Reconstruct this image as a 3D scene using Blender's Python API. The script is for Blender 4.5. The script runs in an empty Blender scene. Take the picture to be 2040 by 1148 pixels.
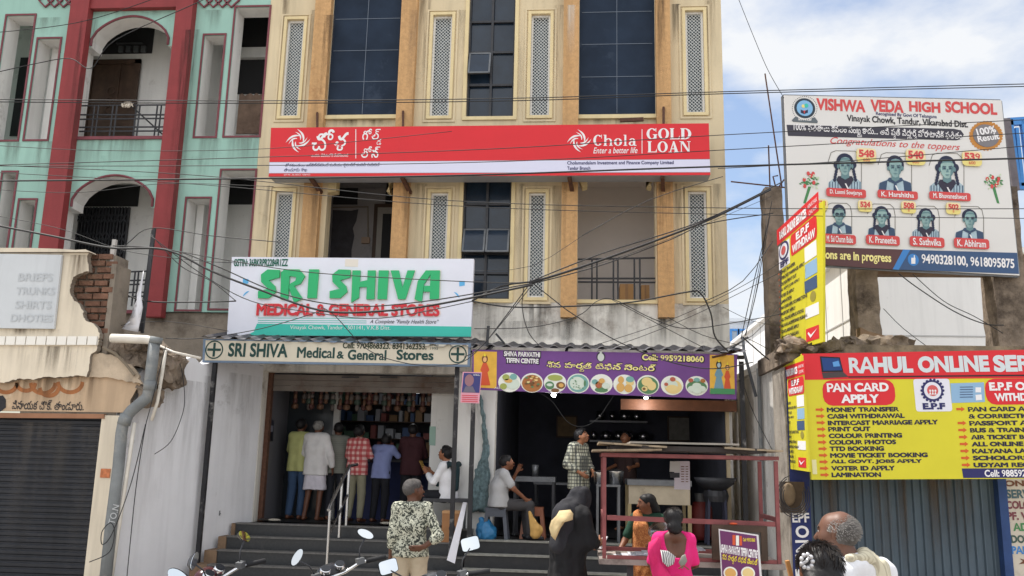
import bpy, math, random
import numpy as np
from mathutils import Vector, Matrix, noise
from mathutils.geometry import tessellate_polygon
R = math.radians
random.seed(7)
SC = bpy.context.scene
COL = SC.collection

# ---------------- camera ----------------
CAM_F, CAM_PITCH, CAM_YAW, CAM_ROLL, CAM_H = 1732.0, R(11.3046), R(4.8135), R(1.3171), 1.85
def cam_axes():
    p, y, r = CAM_PITCH, CAM_YAW, CAM_ROLL
    right = Vector((1, 0, 0)); fw = Vector((0, math.cos(p), math.sin(p))); up = Vector((0, -math.sin(p), math.cos(p)))
    r2 = right * math.cos(r) + up * math.sin(r); u2 = up * math.cos(r) - right * math.sin(r)
    Z = Matrix.Rotation(y, 3, 'Z')
    return Z @ r2, Z @ u2, Z @ fw
CR, CU, CF = cam_axes()
EYE = Vector((0, 0, CAM_H))
cam = bpy.data.cameras.new('camera'); camo = bpy.data.objects.new('camera', cam); COL.objects.link(camo)
m = Matrix((CR, CU, -CF)).transposed().to_4x4(); m.translation = EYE
camo.matrix_world = m
cam.sensor_width = 36; cam.lens = 36 * CAM_F / 2040; cam.clip_end = 3000; cam.clip_start = .05
SC.camera = camo

# ---------------- light ----------------
SUN_DIR = Vector((-.36, .13, .92)).normalized()
SUN_EL = math.asin(SUN_DIR.z)
SC.view_settings.view_transform = 'Standard'; SC.view_settings.look = 'None'
SC.view_settings.gamma = 1; SC.view_settings.exposure = .9
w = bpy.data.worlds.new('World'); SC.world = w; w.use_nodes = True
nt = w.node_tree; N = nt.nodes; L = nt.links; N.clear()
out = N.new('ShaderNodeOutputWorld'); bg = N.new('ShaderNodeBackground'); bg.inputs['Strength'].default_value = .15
sky = N.new('ShaderNodeTexSky'); sky.sky_type = 'NISHITA'; sky.sun_disc = False
sky.sun_elevation = SUN_EL; sky.sun_rotation = math.atan2(SUN_DIR.x, SUN_DIR.y); sky.dust_density = 2.0; sky.air_density = 1.0
tc = N.new('ShaderNodeTexCoord'); mp = N.new('ShaderNodeMapping'); mp.inputs['Scale'].default_value = (1, 1, 2.1)
mp.inputs['Location'].default_value = (1.5, .3, .6)
n1 = N.new('ShaderNodeTexNoise'); n1.inputs['Scale'].default_value = 2.6; n1.inputs['Detail'].default_value = 9; n1.inputs['Roughness'].default_value = .56
cr = N.new('ShaderNodeValToRGB'); cr.color_ramp.elements[0].position = .42; cr.color_ramp.elements[1].position = .58
cr.color_ramp.elements[0].color = (.04, .04, .04, 1)
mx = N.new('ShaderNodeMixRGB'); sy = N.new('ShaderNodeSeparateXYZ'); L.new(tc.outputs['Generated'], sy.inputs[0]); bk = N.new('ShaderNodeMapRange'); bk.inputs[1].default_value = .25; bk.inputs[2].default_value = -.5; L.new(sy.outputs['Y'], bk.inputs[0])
cc = N.new('ShaderNodeMixRGB'); cc.inputs[1].default_value = (3.3, 3.38, 3.5, 1); cc.inputs[2].default_value = (5.4, 5.5, 5.6, 1); L.new(bk.outputs[0], cc.inputs[0]); L.new(cc.outputs[0], mx.inputs[2])   # brighter, fuller cloud bank added behind the camera, lifts fill on the shaded fronts
L.new(tc.outputs['Generated'], mp.inputs[0]); L.new(mp.outputs[0], n1.inputs[0]); L.new(n1.outputs['Fac'], cr.inputs[0])
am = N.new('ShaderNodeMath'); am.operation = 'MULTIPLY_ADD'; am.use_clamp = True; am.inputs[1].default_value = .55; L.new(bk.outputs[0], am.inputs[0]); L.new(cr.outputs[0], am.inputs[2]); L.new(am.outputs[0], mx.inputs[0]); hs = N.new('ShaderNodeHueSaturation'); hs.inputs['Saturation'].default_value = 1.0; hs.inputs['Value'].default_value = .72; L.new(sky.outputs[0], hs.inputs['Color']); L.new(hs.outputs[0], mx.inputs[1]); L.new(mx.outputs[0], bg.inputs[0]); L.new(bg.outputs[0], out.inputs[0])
sl = bpy.data.lights.new('sun', 'SUN'); sl.energy = 3.3; sl.angle = R(.5); sl.color = (1, .95, .87)
so = bpy.data.objects.new('sun', sl); COL.objects.link(so); so.rotation_euler = SUN_DIR.to_track_quat('Z', 'Y').to_euler(); so.location = (0, 0, 30)

# ---------------- pixel <-> world ----------------
def ray(x, y): return CR * ((x - 1020) / CAM_F) + CU * ((574 - y) / CAM_F) + CF
def at(x, y, Y): d = ray(x, y); return EYE + d * (Y / d.y)
def atz(x, y, z): d = ray(x, y); return EYE + d * ((z - CAM_H) / d.z)
def atx(x, y, X): d = ray(x, y); return EYE + d * (X / d.x)
def fr(x0, y0, x1, y1, Y):
    a = at(x0, y1, Y); b = at(x1, y1, Y); t = at((x0 + x1) / 2, y0, Y); u = at((x0 + x1) / 2, y1, Y)
    return a.x, b.x, u.z, t.z

# ---------------- materials ----------------
def lin(c): return c / 12.92 if c <= .04045 else ((c + .055) / 1.055) ** 2.4
def rgb(r, g, b): return (lin(r / 255), lin(g / 255), lin(b / 255), 1)
_M = {}
def mat(name, c, rough=.7, var=0, scale=3, bump=0, bscale=None, streak=0, metal=0, dirt=None, dirt_at=.6, emit=0, trans=0, spec=.4, coords='Object'):
    if name in _M: return _M[name]
    m = bpy.data.materials.new(name); m.use_nodes = True; _M[name] = m
    nt = m.node_tree; N = nt.nodes; L = nt.links; p = N['Principled BSDF']
    col = rgb(*c) if max(c) > 1 else (*c, 1)
    p.inputs['Base Color'].default_value = col; p.inputs['Roughness'].default_value = rough
    p.inputs['Metallic'].default_value = metal; p.inputs['Specular IOR Level'].default_value = spec
    if trans: p.inputs['Transmission Weight'].default_value = trans; p.inputs['IOR'].default_value = 1.2
    if emit: p.inputs['Emission Color'].default_value = col; p.inputs['Emission Strength'].default_value = emit
    if var or bump or streak or dirt:
        tc = N.new('ShaderNodeTexCoord'); src = tc.outputs[coords]; cur = None
        def nz(sc, det=6, stretch=None, rgh=.6):
            n = N.new('ShaderNodeTexNoise'); n.inputs['Scale'].default_value = sc; n.inputs['Detail'].default_value = det; n.inputs['Roughness'].default_value = rgh
            if stretch:
                mp = N.new('ShaderNodeMapping'); mp.inputs['Scale'].default_value = stretch; L.new(src, mp.inputs[0]); L.new(mp.outputs[0], n.inputs[0])
            else: L.new(src, n.inputs[0])
            return n.outputs['Fac']
        def mixc(fac, a, b, lo, hi):
            r = N.new('ShaderNodeMapRange'); r.inputs[1].default_value = lo; r.inputs[2].default_value = hi; L.new(fac, r.inputs[0])
            x = N.new('ShaderNodeMixRGB'); L.new(r.outputs[0], x.inputs[0])
            if isinstance(a, tuple): x.inputs[1].default_value = a
            else: L.new(a, x.inputs[1])
            x.inputs[2].default_value = b
            return x.outputs[0]
        k = lambda f: (min(1, col[0] * f), min(1, col[1] * f), min(1, col[2] * f), 1)
        cur = col
        if var: cur = mixc(nz(scale), k(1 + var * .6), k(1 - var), .3, .72)
        if streak:
            s = nz(1.0, 5, (5, 5, .35)); cur = mixc(s, cur, k(1 - streak), .47, .72)
        if dirt:
            d = nz(1.3, 10, None, .72); cur = mixc(d, cur, rgb(*dirt), dirt_at - .05, dirt_at + .1)
        if not isinstance(cur, tuple): L.new(cur, p.inputs['Base Color'])
        if bump:
            b = N.new('ShaderNodeBump'); b.inputs['Strength'].default_value = bump; b.inputs['Distance'].default_value = .02
            L.new(nz(bscale or scale * 8, 5), b.inputs['Height']); L.new(b.outputs[0], p.inputs['Normal'])
    return m

# ---------------- objects ----------------
WORG = {}
def tag(o, label=None, cat=None, group=None, kind=None):
    if label: o['label'] = label
    if cat: o['category'] = cat
    if group: o['group'] = group
    if kind: o['kind'] = kind
    return o
def thing(name, label, cat, loc=(0, 0, 0), group=None):
    o = bpy.data.objects.new(name, None); COL.objects.link(o); o.location = loc; o.empty_display_size = .2
    WORG[o] = Vector(loc); return tag(o, label, cat, group)
class MB:
    def __init__(s): s.v = []; s.f = []; s.mi = []; s.sm = []; s.cur = 0; s.smooth = False
    def add(s, vs, fs):
        b = len(s.v); s.v += [tuple(v) for v in vs]; s.f += [tuple(i + b for i in f) for f in fs]
        s.mi += [s.cur] * len(fs); s.sm += [s.smooth] * len(fs); return s
    def box(s, x0, x1, y0, y1, z0, z1):
        x0, x1 = sorted((x0, x1)); y0, y1 = sorted((y0, y1)); z0, z1 = sorted((z0, z1))
        return s.add([(x0, y0, z0), (x1, y0, z0), (x1, y1, z0), (x0, y1, z0), (x0, y0, z1), (x1, y0, z1), (x1, y1, z1), (x0, y1, z1)],
              [(0, 3, 2, 1), (4, 5, 6, 7), (0, 1, 5, 4), (1, 2, 6, 5), (2, 3, 7, 6), (3, 0, 4, 7)])
    def obox(s, c, ux, uy, uz, hx, hy, hz):
        c = Vector(c); P = [c + ux * (hx * a) + uy * (hy * b) + uz * (hz * d) for d in (-1, 1) for a, b in ((-1, -1), (1, -1), (1, 1), (-1, 1))]
        return s.add(P, [(0, 3, 2, 1), (4, 5, 6, 7), (0, 1, 5, 4), (1, 2, 6, 5), (2, 3, 7, 6), (3, 0, 4, 7)])
    def bar(s, a, b, w, h, up=Vector((0, 0, 1))):
        a = Vector(a); b = Vector(b); d = (b - a).normalized()
        if abs(d.dot(up)) > .98: up = Vector((0, 1, 0))
        x = d.cross(up).normalized(); u = x.cross(d).normalized()
        return s.obox((a + b) / 2, d, x, u, (b - a).length / 2, w / 2, h / 2)
    def quad(s, a, b, c, d): return s.add([a, b, c, d], [(0, 1, 2, 3)])
    def tube(s, pts, r, n=8, caps=True):
        pts = [Vector(p) for p in pts]; k = len(pts); rs = r if isinstance(r, (list, tuple)) else [r] * k
        vs = []; x = None
        for i, p in enumerate(pts):
            d = (pts[min(i + 1, k - 1)] - pts[max(i - 1, 0)]).normalized()
            if x is None: x = d.cross(Vector((.13, .31, .94)) if abs(d.z) < .9 else Vector((1, .1, 0))).normalized()
            else: x = (x - d * x.dot(d)).normalized()
            y = d.cross(x)
            vs += [p + (x * math.cos(2 * math.pi * j / n) + y * math.sin(2 * math.pi * j / n)) * rs[i] for j in range(n)]
        fs = [(i * n + j, i * n + (j + 1) % n, (i + 1) * n + (j + 1) % n, (i + 1) * n + j) for i in range(k - 1) for j in range(n)]
        if caps: fs += [tuple(range(n))[::-1], tuple((k - 1) * n + j for j in range(n))]
        return s.add(vs, fs)
    def cyl(s, a, b, r, n=16, r2=None): return s.tube([a, b], [r, r if r2 is None else r2], n)
    def lathe(s, c, prof, n=20, ax=None):
        c = Vector(c); ax = Vector(ax).normalized() if ax is not None else Vector((0, 0, 1))
        x = ax.cross(Vector((0, 1, .01)) if abs(ax.y) < .9 else Vector((1, 0, 0))).normalized(); y = ax.cross(x)
        vs = [c + ax * h + (x * math.cos(2 * math.pi * j / n) + y * math.sin(2 * math.pi * j / n)) * max(r, 1e-4) for r, h in prof for j in range(n)]
        fs = [(i * n + j, i * n + (j + 1) % n, (i + 1) * n + (j + 1) % n, (i + 1) * n + j) for i in range(len(prof) - 1) for j in range(n)]
        return s.add(vs, fs)
    def ell(s, c, r, n=14, m=8):
        c = Vector(c); prof = []
        vs = []; 
        for i in range(m + 1):
            t = math.pi * i / m
            for j in range(n):
                a = 2 * math.pi * j / n
                vs.append((c.x + r[0] * math.sin(t) * math.cos(a), c.y + r[1] * math.sin(t) * math.sin(a), c.z + r[2] * math.cos(t)))
        return s.add(vs, [(i * n + j, (i + 1) * n + j, (i + 1) * n + (j + 1) % n, i * n + (j + 1) % n) for i in range(m) for j in range(n)])
    def poly(s, pts, thick=None, side=None):
        """filled outline (list of Vectors in one plane); thick = Vector to extrude by"""
        pts = [Vector(p) for p in pts]; n = len(pts); tr = tessellate_polygon([pts])
        s.add(pts, [tuple(t) for t in tr])
        if thick is not None:
            q = [p + thick for p in pts]; s.add(q, [tuple(t)[::-1] for t in tr]); c0 = s.cur; s.cur = side if side is not None else c0
            s.add(pts + q, [(i, (i + 1) % n, n + (i + 1) % n, n + i) for i in range(n)]); s.cur = c0
        return s
    def build(s, name, mats, parent=None, world=True, recalc=True):
        me = bpy.data.meshes.new(name); off = WORG.get(parent, Vector()) if (parent and world) else Vector()
        me.from_pydata([(v[0] - off.x, v[1] - off.y, v[2] - off.z) for v in s.v], [], s.f)
        for m in (mats if isinstance(mats, (list, tuple)) else [mats]): me.materials.append(m)
        me.polygons.foreach_set('material_index', s.mi); me.polygons.foreach_set('use_smooth', s.sm)
        me.update()
        if recalc:
            import bmesh
            bm = bmesh.new(); bm.from_mesh(me); bmesh.ops.recalc_face_normals(bm, faces=bm.faces); bm.to_mesh(me); bm.free()
        o = bpy.data.objects.new(name, me); COL.objects.link(o)
        if parent: o.parent = parent; WORG[o] = off
        return o
def children(o): return [c for c in bpy.data.objects if c.parent == o]
def copy_tree(o, parent=None):
    c = o.copy(); COL.objects.link(c); c.parent = parent
    for ch in children(o): copy_tree(ch, c)
    return c
def wall_holes(mb, x0, x1, z0, z1, holes, Y, th):
    xs = sorted({x0, x1} | {min(max(h[i], x0), x1) for h in holes for i in (0, 1)}); zs = sorted({z0, z1} | {min(max(h[i], z0), z1) for h in holes for i in (2, 3)})
    inh = lambda x, z: any(h[0] < x < h[1] and h[2] < z < h[3] for h in holes)
    for a, b in zip(xs, xs[1:]):
        run = None
        for c, d in list(zip(zs, zs[1:])) + [(None, None)]:
            solid = c is not None and not inh((a + b) / 2, (c + d) / 2)
            if solid: run = (run[0], d) if run else (c, d)
            if not solid and run:
                c0, d0 = run; run = None
                mb.quad((a, Y, c0), (b, Y, c0), (b, Y, d0), (a, Y, d0)); mb.quad((a, Y + th, c0), (a, Y + th, d0), (b, Y + th, d0), (b, Y + th, c0))
    for h in holes:
        a, b, c, d = h[:4]
        mb.quad((a, Y, c), (a, Y, d), (a, Y + th, d), (a, Y + th, c)); mb.quad((b, Y, c), (b, Y + th, c), (b, Y + th, d), (b, Y, d))
        mb.quad((a, Y, c), (a, Y + th, c), (b, Y + th, c), (b, Y, c)); mb.quad((a, Y, d), (b, Y, d), (b, Y + th, d), (a, Y + th, d))
    for x in (x0, x1): mb.quad((x, Y, z0), (x, Y + th, z0), (x, Y + th, z1), (x, Y, z1))
def ring(mb, x0, x1, z0, z1, w, ya, yb):
    """picture-frame of bar width w outside the given rectangle"""
    mb.box(x0 - w, x0, ya, yb, z0 - w, z1 + w); mb.box(x1, x1 + w, ya, yb, z0 - w, z1 + w)
    mb.box(x0, x1, ya, yb, z1, z1 + w); mb.box(x0, x1, ya, yb, z0 - w, z0)

# ---------------- lettering ----------------
_G = {}
def outlines(s, bold=0):
    """text -> list of (outer loop, [holes]) in 2D, made from the built-in font"""
    if (s, bold) in _G: return _G[(s, bold)]
    c = bpy.data.curves.new('t', 'FONT'); c.body = s; c.size = 1; c.fill_mode = 'NONE'; c.resolution_u = 4
    o = bpy.data.objects.new('t', c); me = bpy.data.meshes.new_from_object(o)
    co = [v.co.copy() for v in me.vertices]; nb = {}
    for e in me.edges:
        a, b = e.vertices; nb.setdefault(a, []).append(b); nb.setdefault(b, []).append(a)
    seen = set(); loops = []
    for st in nb:
        if st in seen: continue
        lp = [st]; seen.add(st); cur = st
        while True:
            nx = [q for q in nb[cur] if q not in seen]
            if not nx: break
            cur = nx[0]; seen.add(cur); lp.append(cur)
        q = []
        for i in lp:
            p = (co[i].x, co[i].y)
            if not q or abs(p[0] - q[-1][0]) + abs(p[1] - q[-1][1]) > .006: q.append(p)
        if len(q) > 3 and abs(q[0][0] - q[-1][0]) + abs(q[0][1] - q[-1][1]) <= .006: q.pop()
        if len(q) > 2: loops.append(q)
    bpy.data.objects.remove(o); bpy.data.curves.remove(c); bpy.data.meshes.remove(me)
    def area(l): return sum(l[i][0] * l[(i + 1) % len(l)][1] - l[(i + 1) % len(l)][0] * l[i][1] for i in range(len(l))) / 2
    def inside(p, l):
        r = False; n = len(l)
        for i in range(n):
            (x1, y1), (x2, y2) = l[i], l[(i + 1) % n]
            if (y1 > p[1]) != (y2 > p[1]) and p[0] < (x2 - x1) * (p[1] - y1) / (y2 - y1) + x1: r = not r
        return r
    A = [area(l) for l in loops]; par = {}
    for i, l in enumerate(loops):
        c_ = [j for j in range(len(loops)) if j != i and A[j] * A[i] < 0 and abs(A[j]) > abs(A[i]) and inside(l[0], loops[j]) and inside(l[len(l) // 2], loops[j])]
        par[i] = min(c_, key=lambda j: abs(A[j])) if c_ else None
    if bold:
        def grow(l, d):
            n = len(l); o = []
            for i in range(n):
                (ax, ay), (bx, by), (cx, cy) = l[i - 1], l[i], l[(i + 1) % n]
                u = Vector((bx - ax, by - ay)); v = Vector((cx - bx, cy - by))
                if u.length < 1e-6 or v.length < 1e-6: o.append((bx, by)); continue
                u.normalize(); v.normalize(); n1 = Vector((u.y, -u.x)); n2 = Vector((v.y, -v.x)); m_ = n1 + n2
                if m_.length < .3: m_ = n1.copy()
                else: m_ = m_.normalized() * min(1.6, 1 / max(.4, m_.normalized().dot(n1)))
                o.append((bx + m_.x * d, by + m_.y * d))
            return o
        for i in range(len(loops)):
            sg = 1 if A[i] > 0 else -1
            if par[i] is None: loops[i] = grow(loops[i], bold * sg)
            else:
                for f in (1, .7, .45, .2):
                    g = grow(loops[i], -bold * sg * f)
                    if area(g) * A[i] > 0 and abs(area(g)) > abs(A[i]) * .3: loops[i] = g; break
    res = {i: [] for i in par if par[i] is None}
    for i, j in par.items():
        if j is not None and j in res: res[j].append(loops[i])
    out = [(loops[i], h) for i, h in res.items()]
    if bold:
        for l, hs in out:
            lp = [[Vector((*p, 0)) for p in q] for q in [l] + hs]; fl = [p for q in lp for p in q]
            if len(tessellate_polygon(lp)) != len(fl) + 2 * len(hs) - 2: _bad = True; break
        else: _bad = False
        if _bad:
            if True: # build letter by letter so that only the difficult letter is thinner
                out = []; base = outlines(s, 0); used = [];
                for l, hs in base:
                    for f in (1, .8, .6, .4, .2, 0):
                        lo = grow(l, bold * f * (1 if area(l) > 0 else -1)) if f else l; ho = []
                        for h in hs:
                            g = grow(h, -bold * f * (1 if area(h) > 0 else -1)) if f else h
                            ho.append(g if area(g) * area(h) > 0 and abs(area(g)) > abs(area(h)) * .3 else h)
                        lp = [[Vector((*p, 0)) for p in q] for q in [lo] + ho]; fl = [p for q in lp for p in q]
                        if len(tessellate_polygon(lp)) == len(fl) + 2 * len(ho) - 2: break
                    out.append((lo, ho))
    _G[(s, bold)] = out; return out
def layout(s, bold=0):
    """handles {x}: the letter x small and under the line, joined to the letter before it"""
    if any(0xC00 <= ord(ch) < 0xC80 for ch in s): bold *= .5
    if '{' not in s: return outlines(s, bold)
    plain = ''; subs = []; i = 0
    while i < len(s):
        if s[i] == '{': j = s.index('}', i); subs.append((len(plain), s[i + 1:j])); i = j + 1
        else: plain += s[i]; i += 1
    out = list(outlines(plain, bold))
    for k, ch in subs:
        pre = outlines(plain[:k], bold); x = max(p[0] for l, _ in pre for p in l)
        g = outlines(ch, bold); gw = max(p[0] for l, _ in g for p in l)
        f = lambda l: [(x - gw * .45 + p[0] * .6, p[1] * .6 - .42) for p in l]
        out += [(f(l), [f(h) for h in hs]) for l, hs in g]
    return out
class Sign:
    """flat board: TL, TR, BR, BL corners seen at those pixels of the photograph, on a vertical plane through p with normal n"""
    def __init__(s, corners, p, n=(0, -1, 0)):
        s.n = Vector(n).normalized(); s.p = Vector(p); c = [s.hit(*q) for q in corners]
        s.O = c[3]; s.U = (c[2] - c[3]).normalized(); s.V = s.n.cross(s.U).normalized(); s.c = c
        if s.V.z < 0: s.V = -s.V
    def hit(s, x, y): d = ray(x, y); return EYE + d * ((s.p - EYE).dot(s.n) / d.dot(s.n))
    def uv(s, x, y): q = s.hit(x, y) - s.O; return q.dot(s.U), q.dot(s.V)
    def P(s, u, v, lay=0): return s.O + s.U * u + s.V * v + s.n * (lay * .003)
    def px(s, x, y, lay=0): return s.P(*s.uv(x, y), lay)
    def board(s, th, mb=None): mb = mb or MB(); return mb.poly(s.c, -s.n * th)
    def panel(s, pts, mb=None, lay=1): mb = mb or MB(); return mb.poly([s.px(x, y, lay) for x, y in pts], -s.n * .0025)
    def uvbox(s, b):
        x0, y0, x1, y1 = b; xm, ym = (x0 + x1) / 2, (y0 + y1) / 2
        return s.uv(x0, ym)[0], s.uv(xm, y1)[1], s.uv(x1, ym)[0], s.uv(xm, y0)[1]
    def disc(s, x, y, rx, ry=None, lay=1, n=24, mb=None, a0=0, a1=2 * math.pi):
        mb = mb or MB(); u0, v0, u1, v1 = s.uvbox((x - rx, y - (ry or rx), x + rx, y + (ry or rx))); cu, cv, ru, rv = (u0 + u1) / 2, (v0 + v1) / 2, (u1 - u0) / 2, (v1 - v0) / 2
        return mb.poly([s.P(cu + ru * math.cos(a0 + (a1 - a0) * i / n), cv + rv * math.sin(a0 + (a1 - a0) * i / n), lay) for i in range(n)], -s.n * .0025)
    def rrect(s, b, lay=1, r=.3, mb=None):
        mb = mb or MB(); u0, v0, u1, v1 = s.uvbox(b); q = r * min(u1 - u0, v1 - v0); pts = []
        for cx, cy, a in ((u1 - q, v1 - q, 0), (u0 + q, v1 - q, 90), (u0 + q, v0 + q, 180), (u1 - q, v0 + q, 270)):
            pts += [s.P(cx + q * math.cos(R(a + t)), cy + q * math.sin(R(a + t)), lay) for t in (0, 30, 60, 90)]
        return mb.poly(pts, -s.n * .0025)
    def text(s, t, b, lay=2, bold=0, shear=0, rot=0, mb=None, th=.002, ext=None):
        mb = mb or MB(); g = layout(t, bold)
        if shear: g = [([(x + y * shear, y) for x, y in l], [[(x + y * shear, y) for x, y in h] for h in hs]) for l, hs in g]
        xs = [p[0] for l, _ in g for p in l]; ys = [p[1] for l, _ in g for p in l]
        a0, a1, b0, b1 = min(xs), max(xs), min(ys), max(ys); u0, v0, u1, v1 = s.uvbox(b)
        cu, cv = (u0 + u1) / 2, (v0 + v1) / 2; c, sn = math.cos(rot), math.sin(rot)
        def T(p, l):
            u = u0 + (p[0] - a0) / (a1 - a0) * (u1 - u0) - cu; v = v0 + (p[1] - b0) / (b1 - b0) * (v1 - v0) - cv
            return s.P(cu + u * c - v * sn, cv + u * sn + v * c, l)
        for i, (l, hs) in enumerate(g):
            lp = [[T(p, lay + .12 * (i % 5)) for p in q] for q in [l] + hs]; flat = [p for q in lp for p in q]
            tr = tessellate_polygon(lp); mb.add(flat, [tuple(x) for x in tr])
            if ext:
                for q in lp:
                    n = len(q); mb.add(q + [p - s.n * ext for p in q], [(k, (k + 1) % n, n + (k + 1) % n, n + k) for k in range(n)])
        return mb
    def glyphs(s, shapes, b, lay=2, mb=None, ext=None):
        """shapes: list of outlines in a 0..1 box (x right, y up)"""
        mb = mb or MB(); u0, v0, u1, v1 = s.uvbox(b)
        for i, sh in enumerate(shapes):
            q = [s.P(u0 + x * (u1 - u0), v0 + y * (v1 - v0), lay + .12 * (i % 6)) for x, y in sh]
            mb.poly(q, -s.n * ext if ext else None)
        return mb
def flat(mb, name, m, par):
    return mb.build(name, m, par, recalc=False)
# ---------------- setting and buildings ----------------
YF = 13.5          # street front of the row of tall buildings
YC = 10.8          # front of the low broken shop
YS = 12.3          # shop signs and awning edge
YR = 11.3          # front of the low corner shop
FLP, FLT = .85, .75
M_ground = mat('dusty_concrete', (.32, .29, .25), .95, var=.3, scale=.8, bump=.3, dirt=(120, 105, 90), dirt_at=.58)
M_mint = mat('mint_paint', (152, 190, 178), .8, var=.1, scale=1.2, streak=.12, bump=.12, bscale=40, dirt=(122, 160, 148), dirt_at=.66)
M_red = mat('red_paint', (138, 54, 56), .7, var=.13, scale=4, bump=.15, streak=.15, dirt=(185, 110, 105), dirt_at=.7)
M_maroon = mat('maroon_trim', (118, 62, 70), .7, var=.2, scale=6)
M_white = mat('white_plaster', (222, 221, 218), .85, var=.08, scale=1.5, streak=.14, bump=.15, bscale=30, dirt=(165, 160, 155), dirt_at=.64)
M_beige = mat('beige_paint', (214, 197, 164), .8, var=.1, scale=1.1, streak=.2, bump=.1, bscale=45, dirt=(165, 140, 105), dirt_at=.66)
M_cream = mat('cream_trim', (224, 205, 160), .75, var=.09, scale=4, streak=.14)
M_orange = mat('orange_texture_paint', (202, 160, 112), .85, var=.2, scale=14, streak=.3, bump=.5, bscale=60, dirt=(150, 105, 65), dirt_at=.64)
M_band = mat('whitewashed_plaster', (226, 222, 214), .9, var=.1, scale=1.4, streak=.5, bump=.25, bscale=18, dirt=(150, 140, 130), dirt_at=.55)
M_glass = mat('dark_blue_glass', (.016, .028, .048), .1, var=.35, scale=3, spec=.45, bump=.06, bscale=5)
M_panel = mat('dusty_dark_panel', (.020, .032, .056), .6, var=.3, scale=2, spec=.12, dirt=(62, 72, 88), dirt_at=.62)
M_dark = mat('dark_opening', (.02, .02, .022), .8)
M_blackmetal = mat('black_metal', (.035, .036, .042), .5, var=.3, scale=12)
M_greymetal = mat('grey_metal', (110, 112, 115), .45, metal=.6, var=.2, scale=8)
M_rust = mat('rusty_iron', (92, 62, 48), .8, var=.4, scale=20, bump=.3)
M_steel = mat('stainless_steel', (.62, .62, .63), .25, metal=1)
M_granite = mat('black_granite', (.035, .037, .04), .35, var=.3, scale=30, dirt=(78, 76, 76), dirt_at=.6)
M_granite_edge = mat('worn_granite_nosing', (.13, .125, .12), .5, var=.3, scale=20)
M_mudbrown = mat('brown_stained_plaster', (128, 105, 84), .9, var=.3, scale=5, bump=.3)
M_cement = mat('grey_cement', (140, 130, 118), .95, var=.25, scale=3, bump=.5, bscale=14, dirt=(88, 78, 68), dirt_at=.54)
M_oldconc = mat('old_dark_concrete', (134, 120, 106), .95, var=.45, scale=5, bump=.9, bscale=12, dirt=(66, 56, 48), dirt_at=.52)
M_wood = mat('dark_wood', (74, 56, 44), .6, var=.4, scale=6, streak=.3)
M_brownwood = mat('brown_wood', (120, 78, 54), .6, var=.3, scale=8, streak=.2)
M_interior = mat('interior_plaster', (150, 146, 140), .9, var=.1, scale=2, dirt=(100, 96, 92), dirt_at=.6)
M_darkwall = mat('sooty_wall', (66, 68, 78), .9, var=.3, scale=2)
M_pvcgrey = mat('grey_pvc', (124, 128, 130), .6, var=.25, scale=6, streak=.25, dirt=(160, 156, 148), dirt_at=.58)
M_pvcwhite = mat('white_pvc', (214, 208, 198), .4, var=.15, scale=6)

g = MB(); g.quad((-600, -600, 0), (600, -600, 0), (600, 900, 0), (-600, 900, 0)); tag(g.build('ground', M_ground), kind='structure')
M_road = mat('asphalt_road', (.2, .19, .175), .95, var=.3, scale=2, bump=.4, dirt=(140, 125, 108), dirt_at=.55)
g = MB(); g.quad((-600, -14, .004), (600, -14, .004), (600, 3.5, .004), (-600, 3.5, .004)); tag(g.build('road', M_road), kind='structure')

# ---- mint green apartment house ----
XJ = at(517, 272, YF).x            # line where the two tall houses meet
mint = thing('apartment_building', 'mint green building with two red pillars, arched balconies and maroon window trims', 'building', (XJ - 3, YF, 0))
WT = .35; ZT = 10.4; XL = -13.0
Zb = at(400, 622, YF).z
op = {}   # name -> rect
def O(k, *a): op[k] = fr(*a, YF)
O('a', 7, 32, 35, 279); op['a'] = (at(-22, 279, YF).x, at(35, 279, YF).x, op['a'][2], op['a'][3])
O('b', 80, 78, 94, 278); op['b'] = (at(49, 278, YF).x, at(94, 278, YF).x, op['b'][2], op['b'][3])
def OB(k, xl, xr, yt, yb, xt=None):
    xt = xt if xt is not None else (xl + xr) / 2
    op[k] = (at(xl, yb, YF).x, at(xr, yb, YF).x, at((xl + xr) / 2, yb, YF).z, at(xt, yt, YF).z)
OB('arch', 141, 333, 35, 272, 270)
OB('n1', 388, 429, 71, 272); OB('w3', 447, 516, 15, 271)
OB('la', -30, -2, 344, 600, 10); OB('lb', 12, 45, 399, 600, 55); OB('larch', 98, 300, 352, 617, 227); OB('ln1', 351, 398, 396, 617); OB('lw3', 417, 486, 340, 615, 480)
mb = MB(); wall_holes(mb, XL, XJ, Zb, ZT, list(op.values()), YF, WT); mb.build('wall', [M_mint], mint)
# white reveals
mb = MB()
for k, (a, b, c, d) in op.items():
    e = .002; y0, y1 = YF + .02, YF + WT + .01
    mb.quad((a + e, y0, c), (a + e, y1, c), (a + e, y1, d), (a + e, y0, d)); mb.quad((b - e, y0, c), (b - e, y1, c), (b - e, y1, d), (b - e, y0, d))
    mb.quad((a, y0, d - e), (b, y0, d - e), (b, y1, d - e), (a, y1, d - e)); mb.quad((a, y0, c + e), (b, y0, c + e), (b, y1, c + e), (a, y1, c + e))
mb.build('reveal', M_white, mint)
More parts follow.
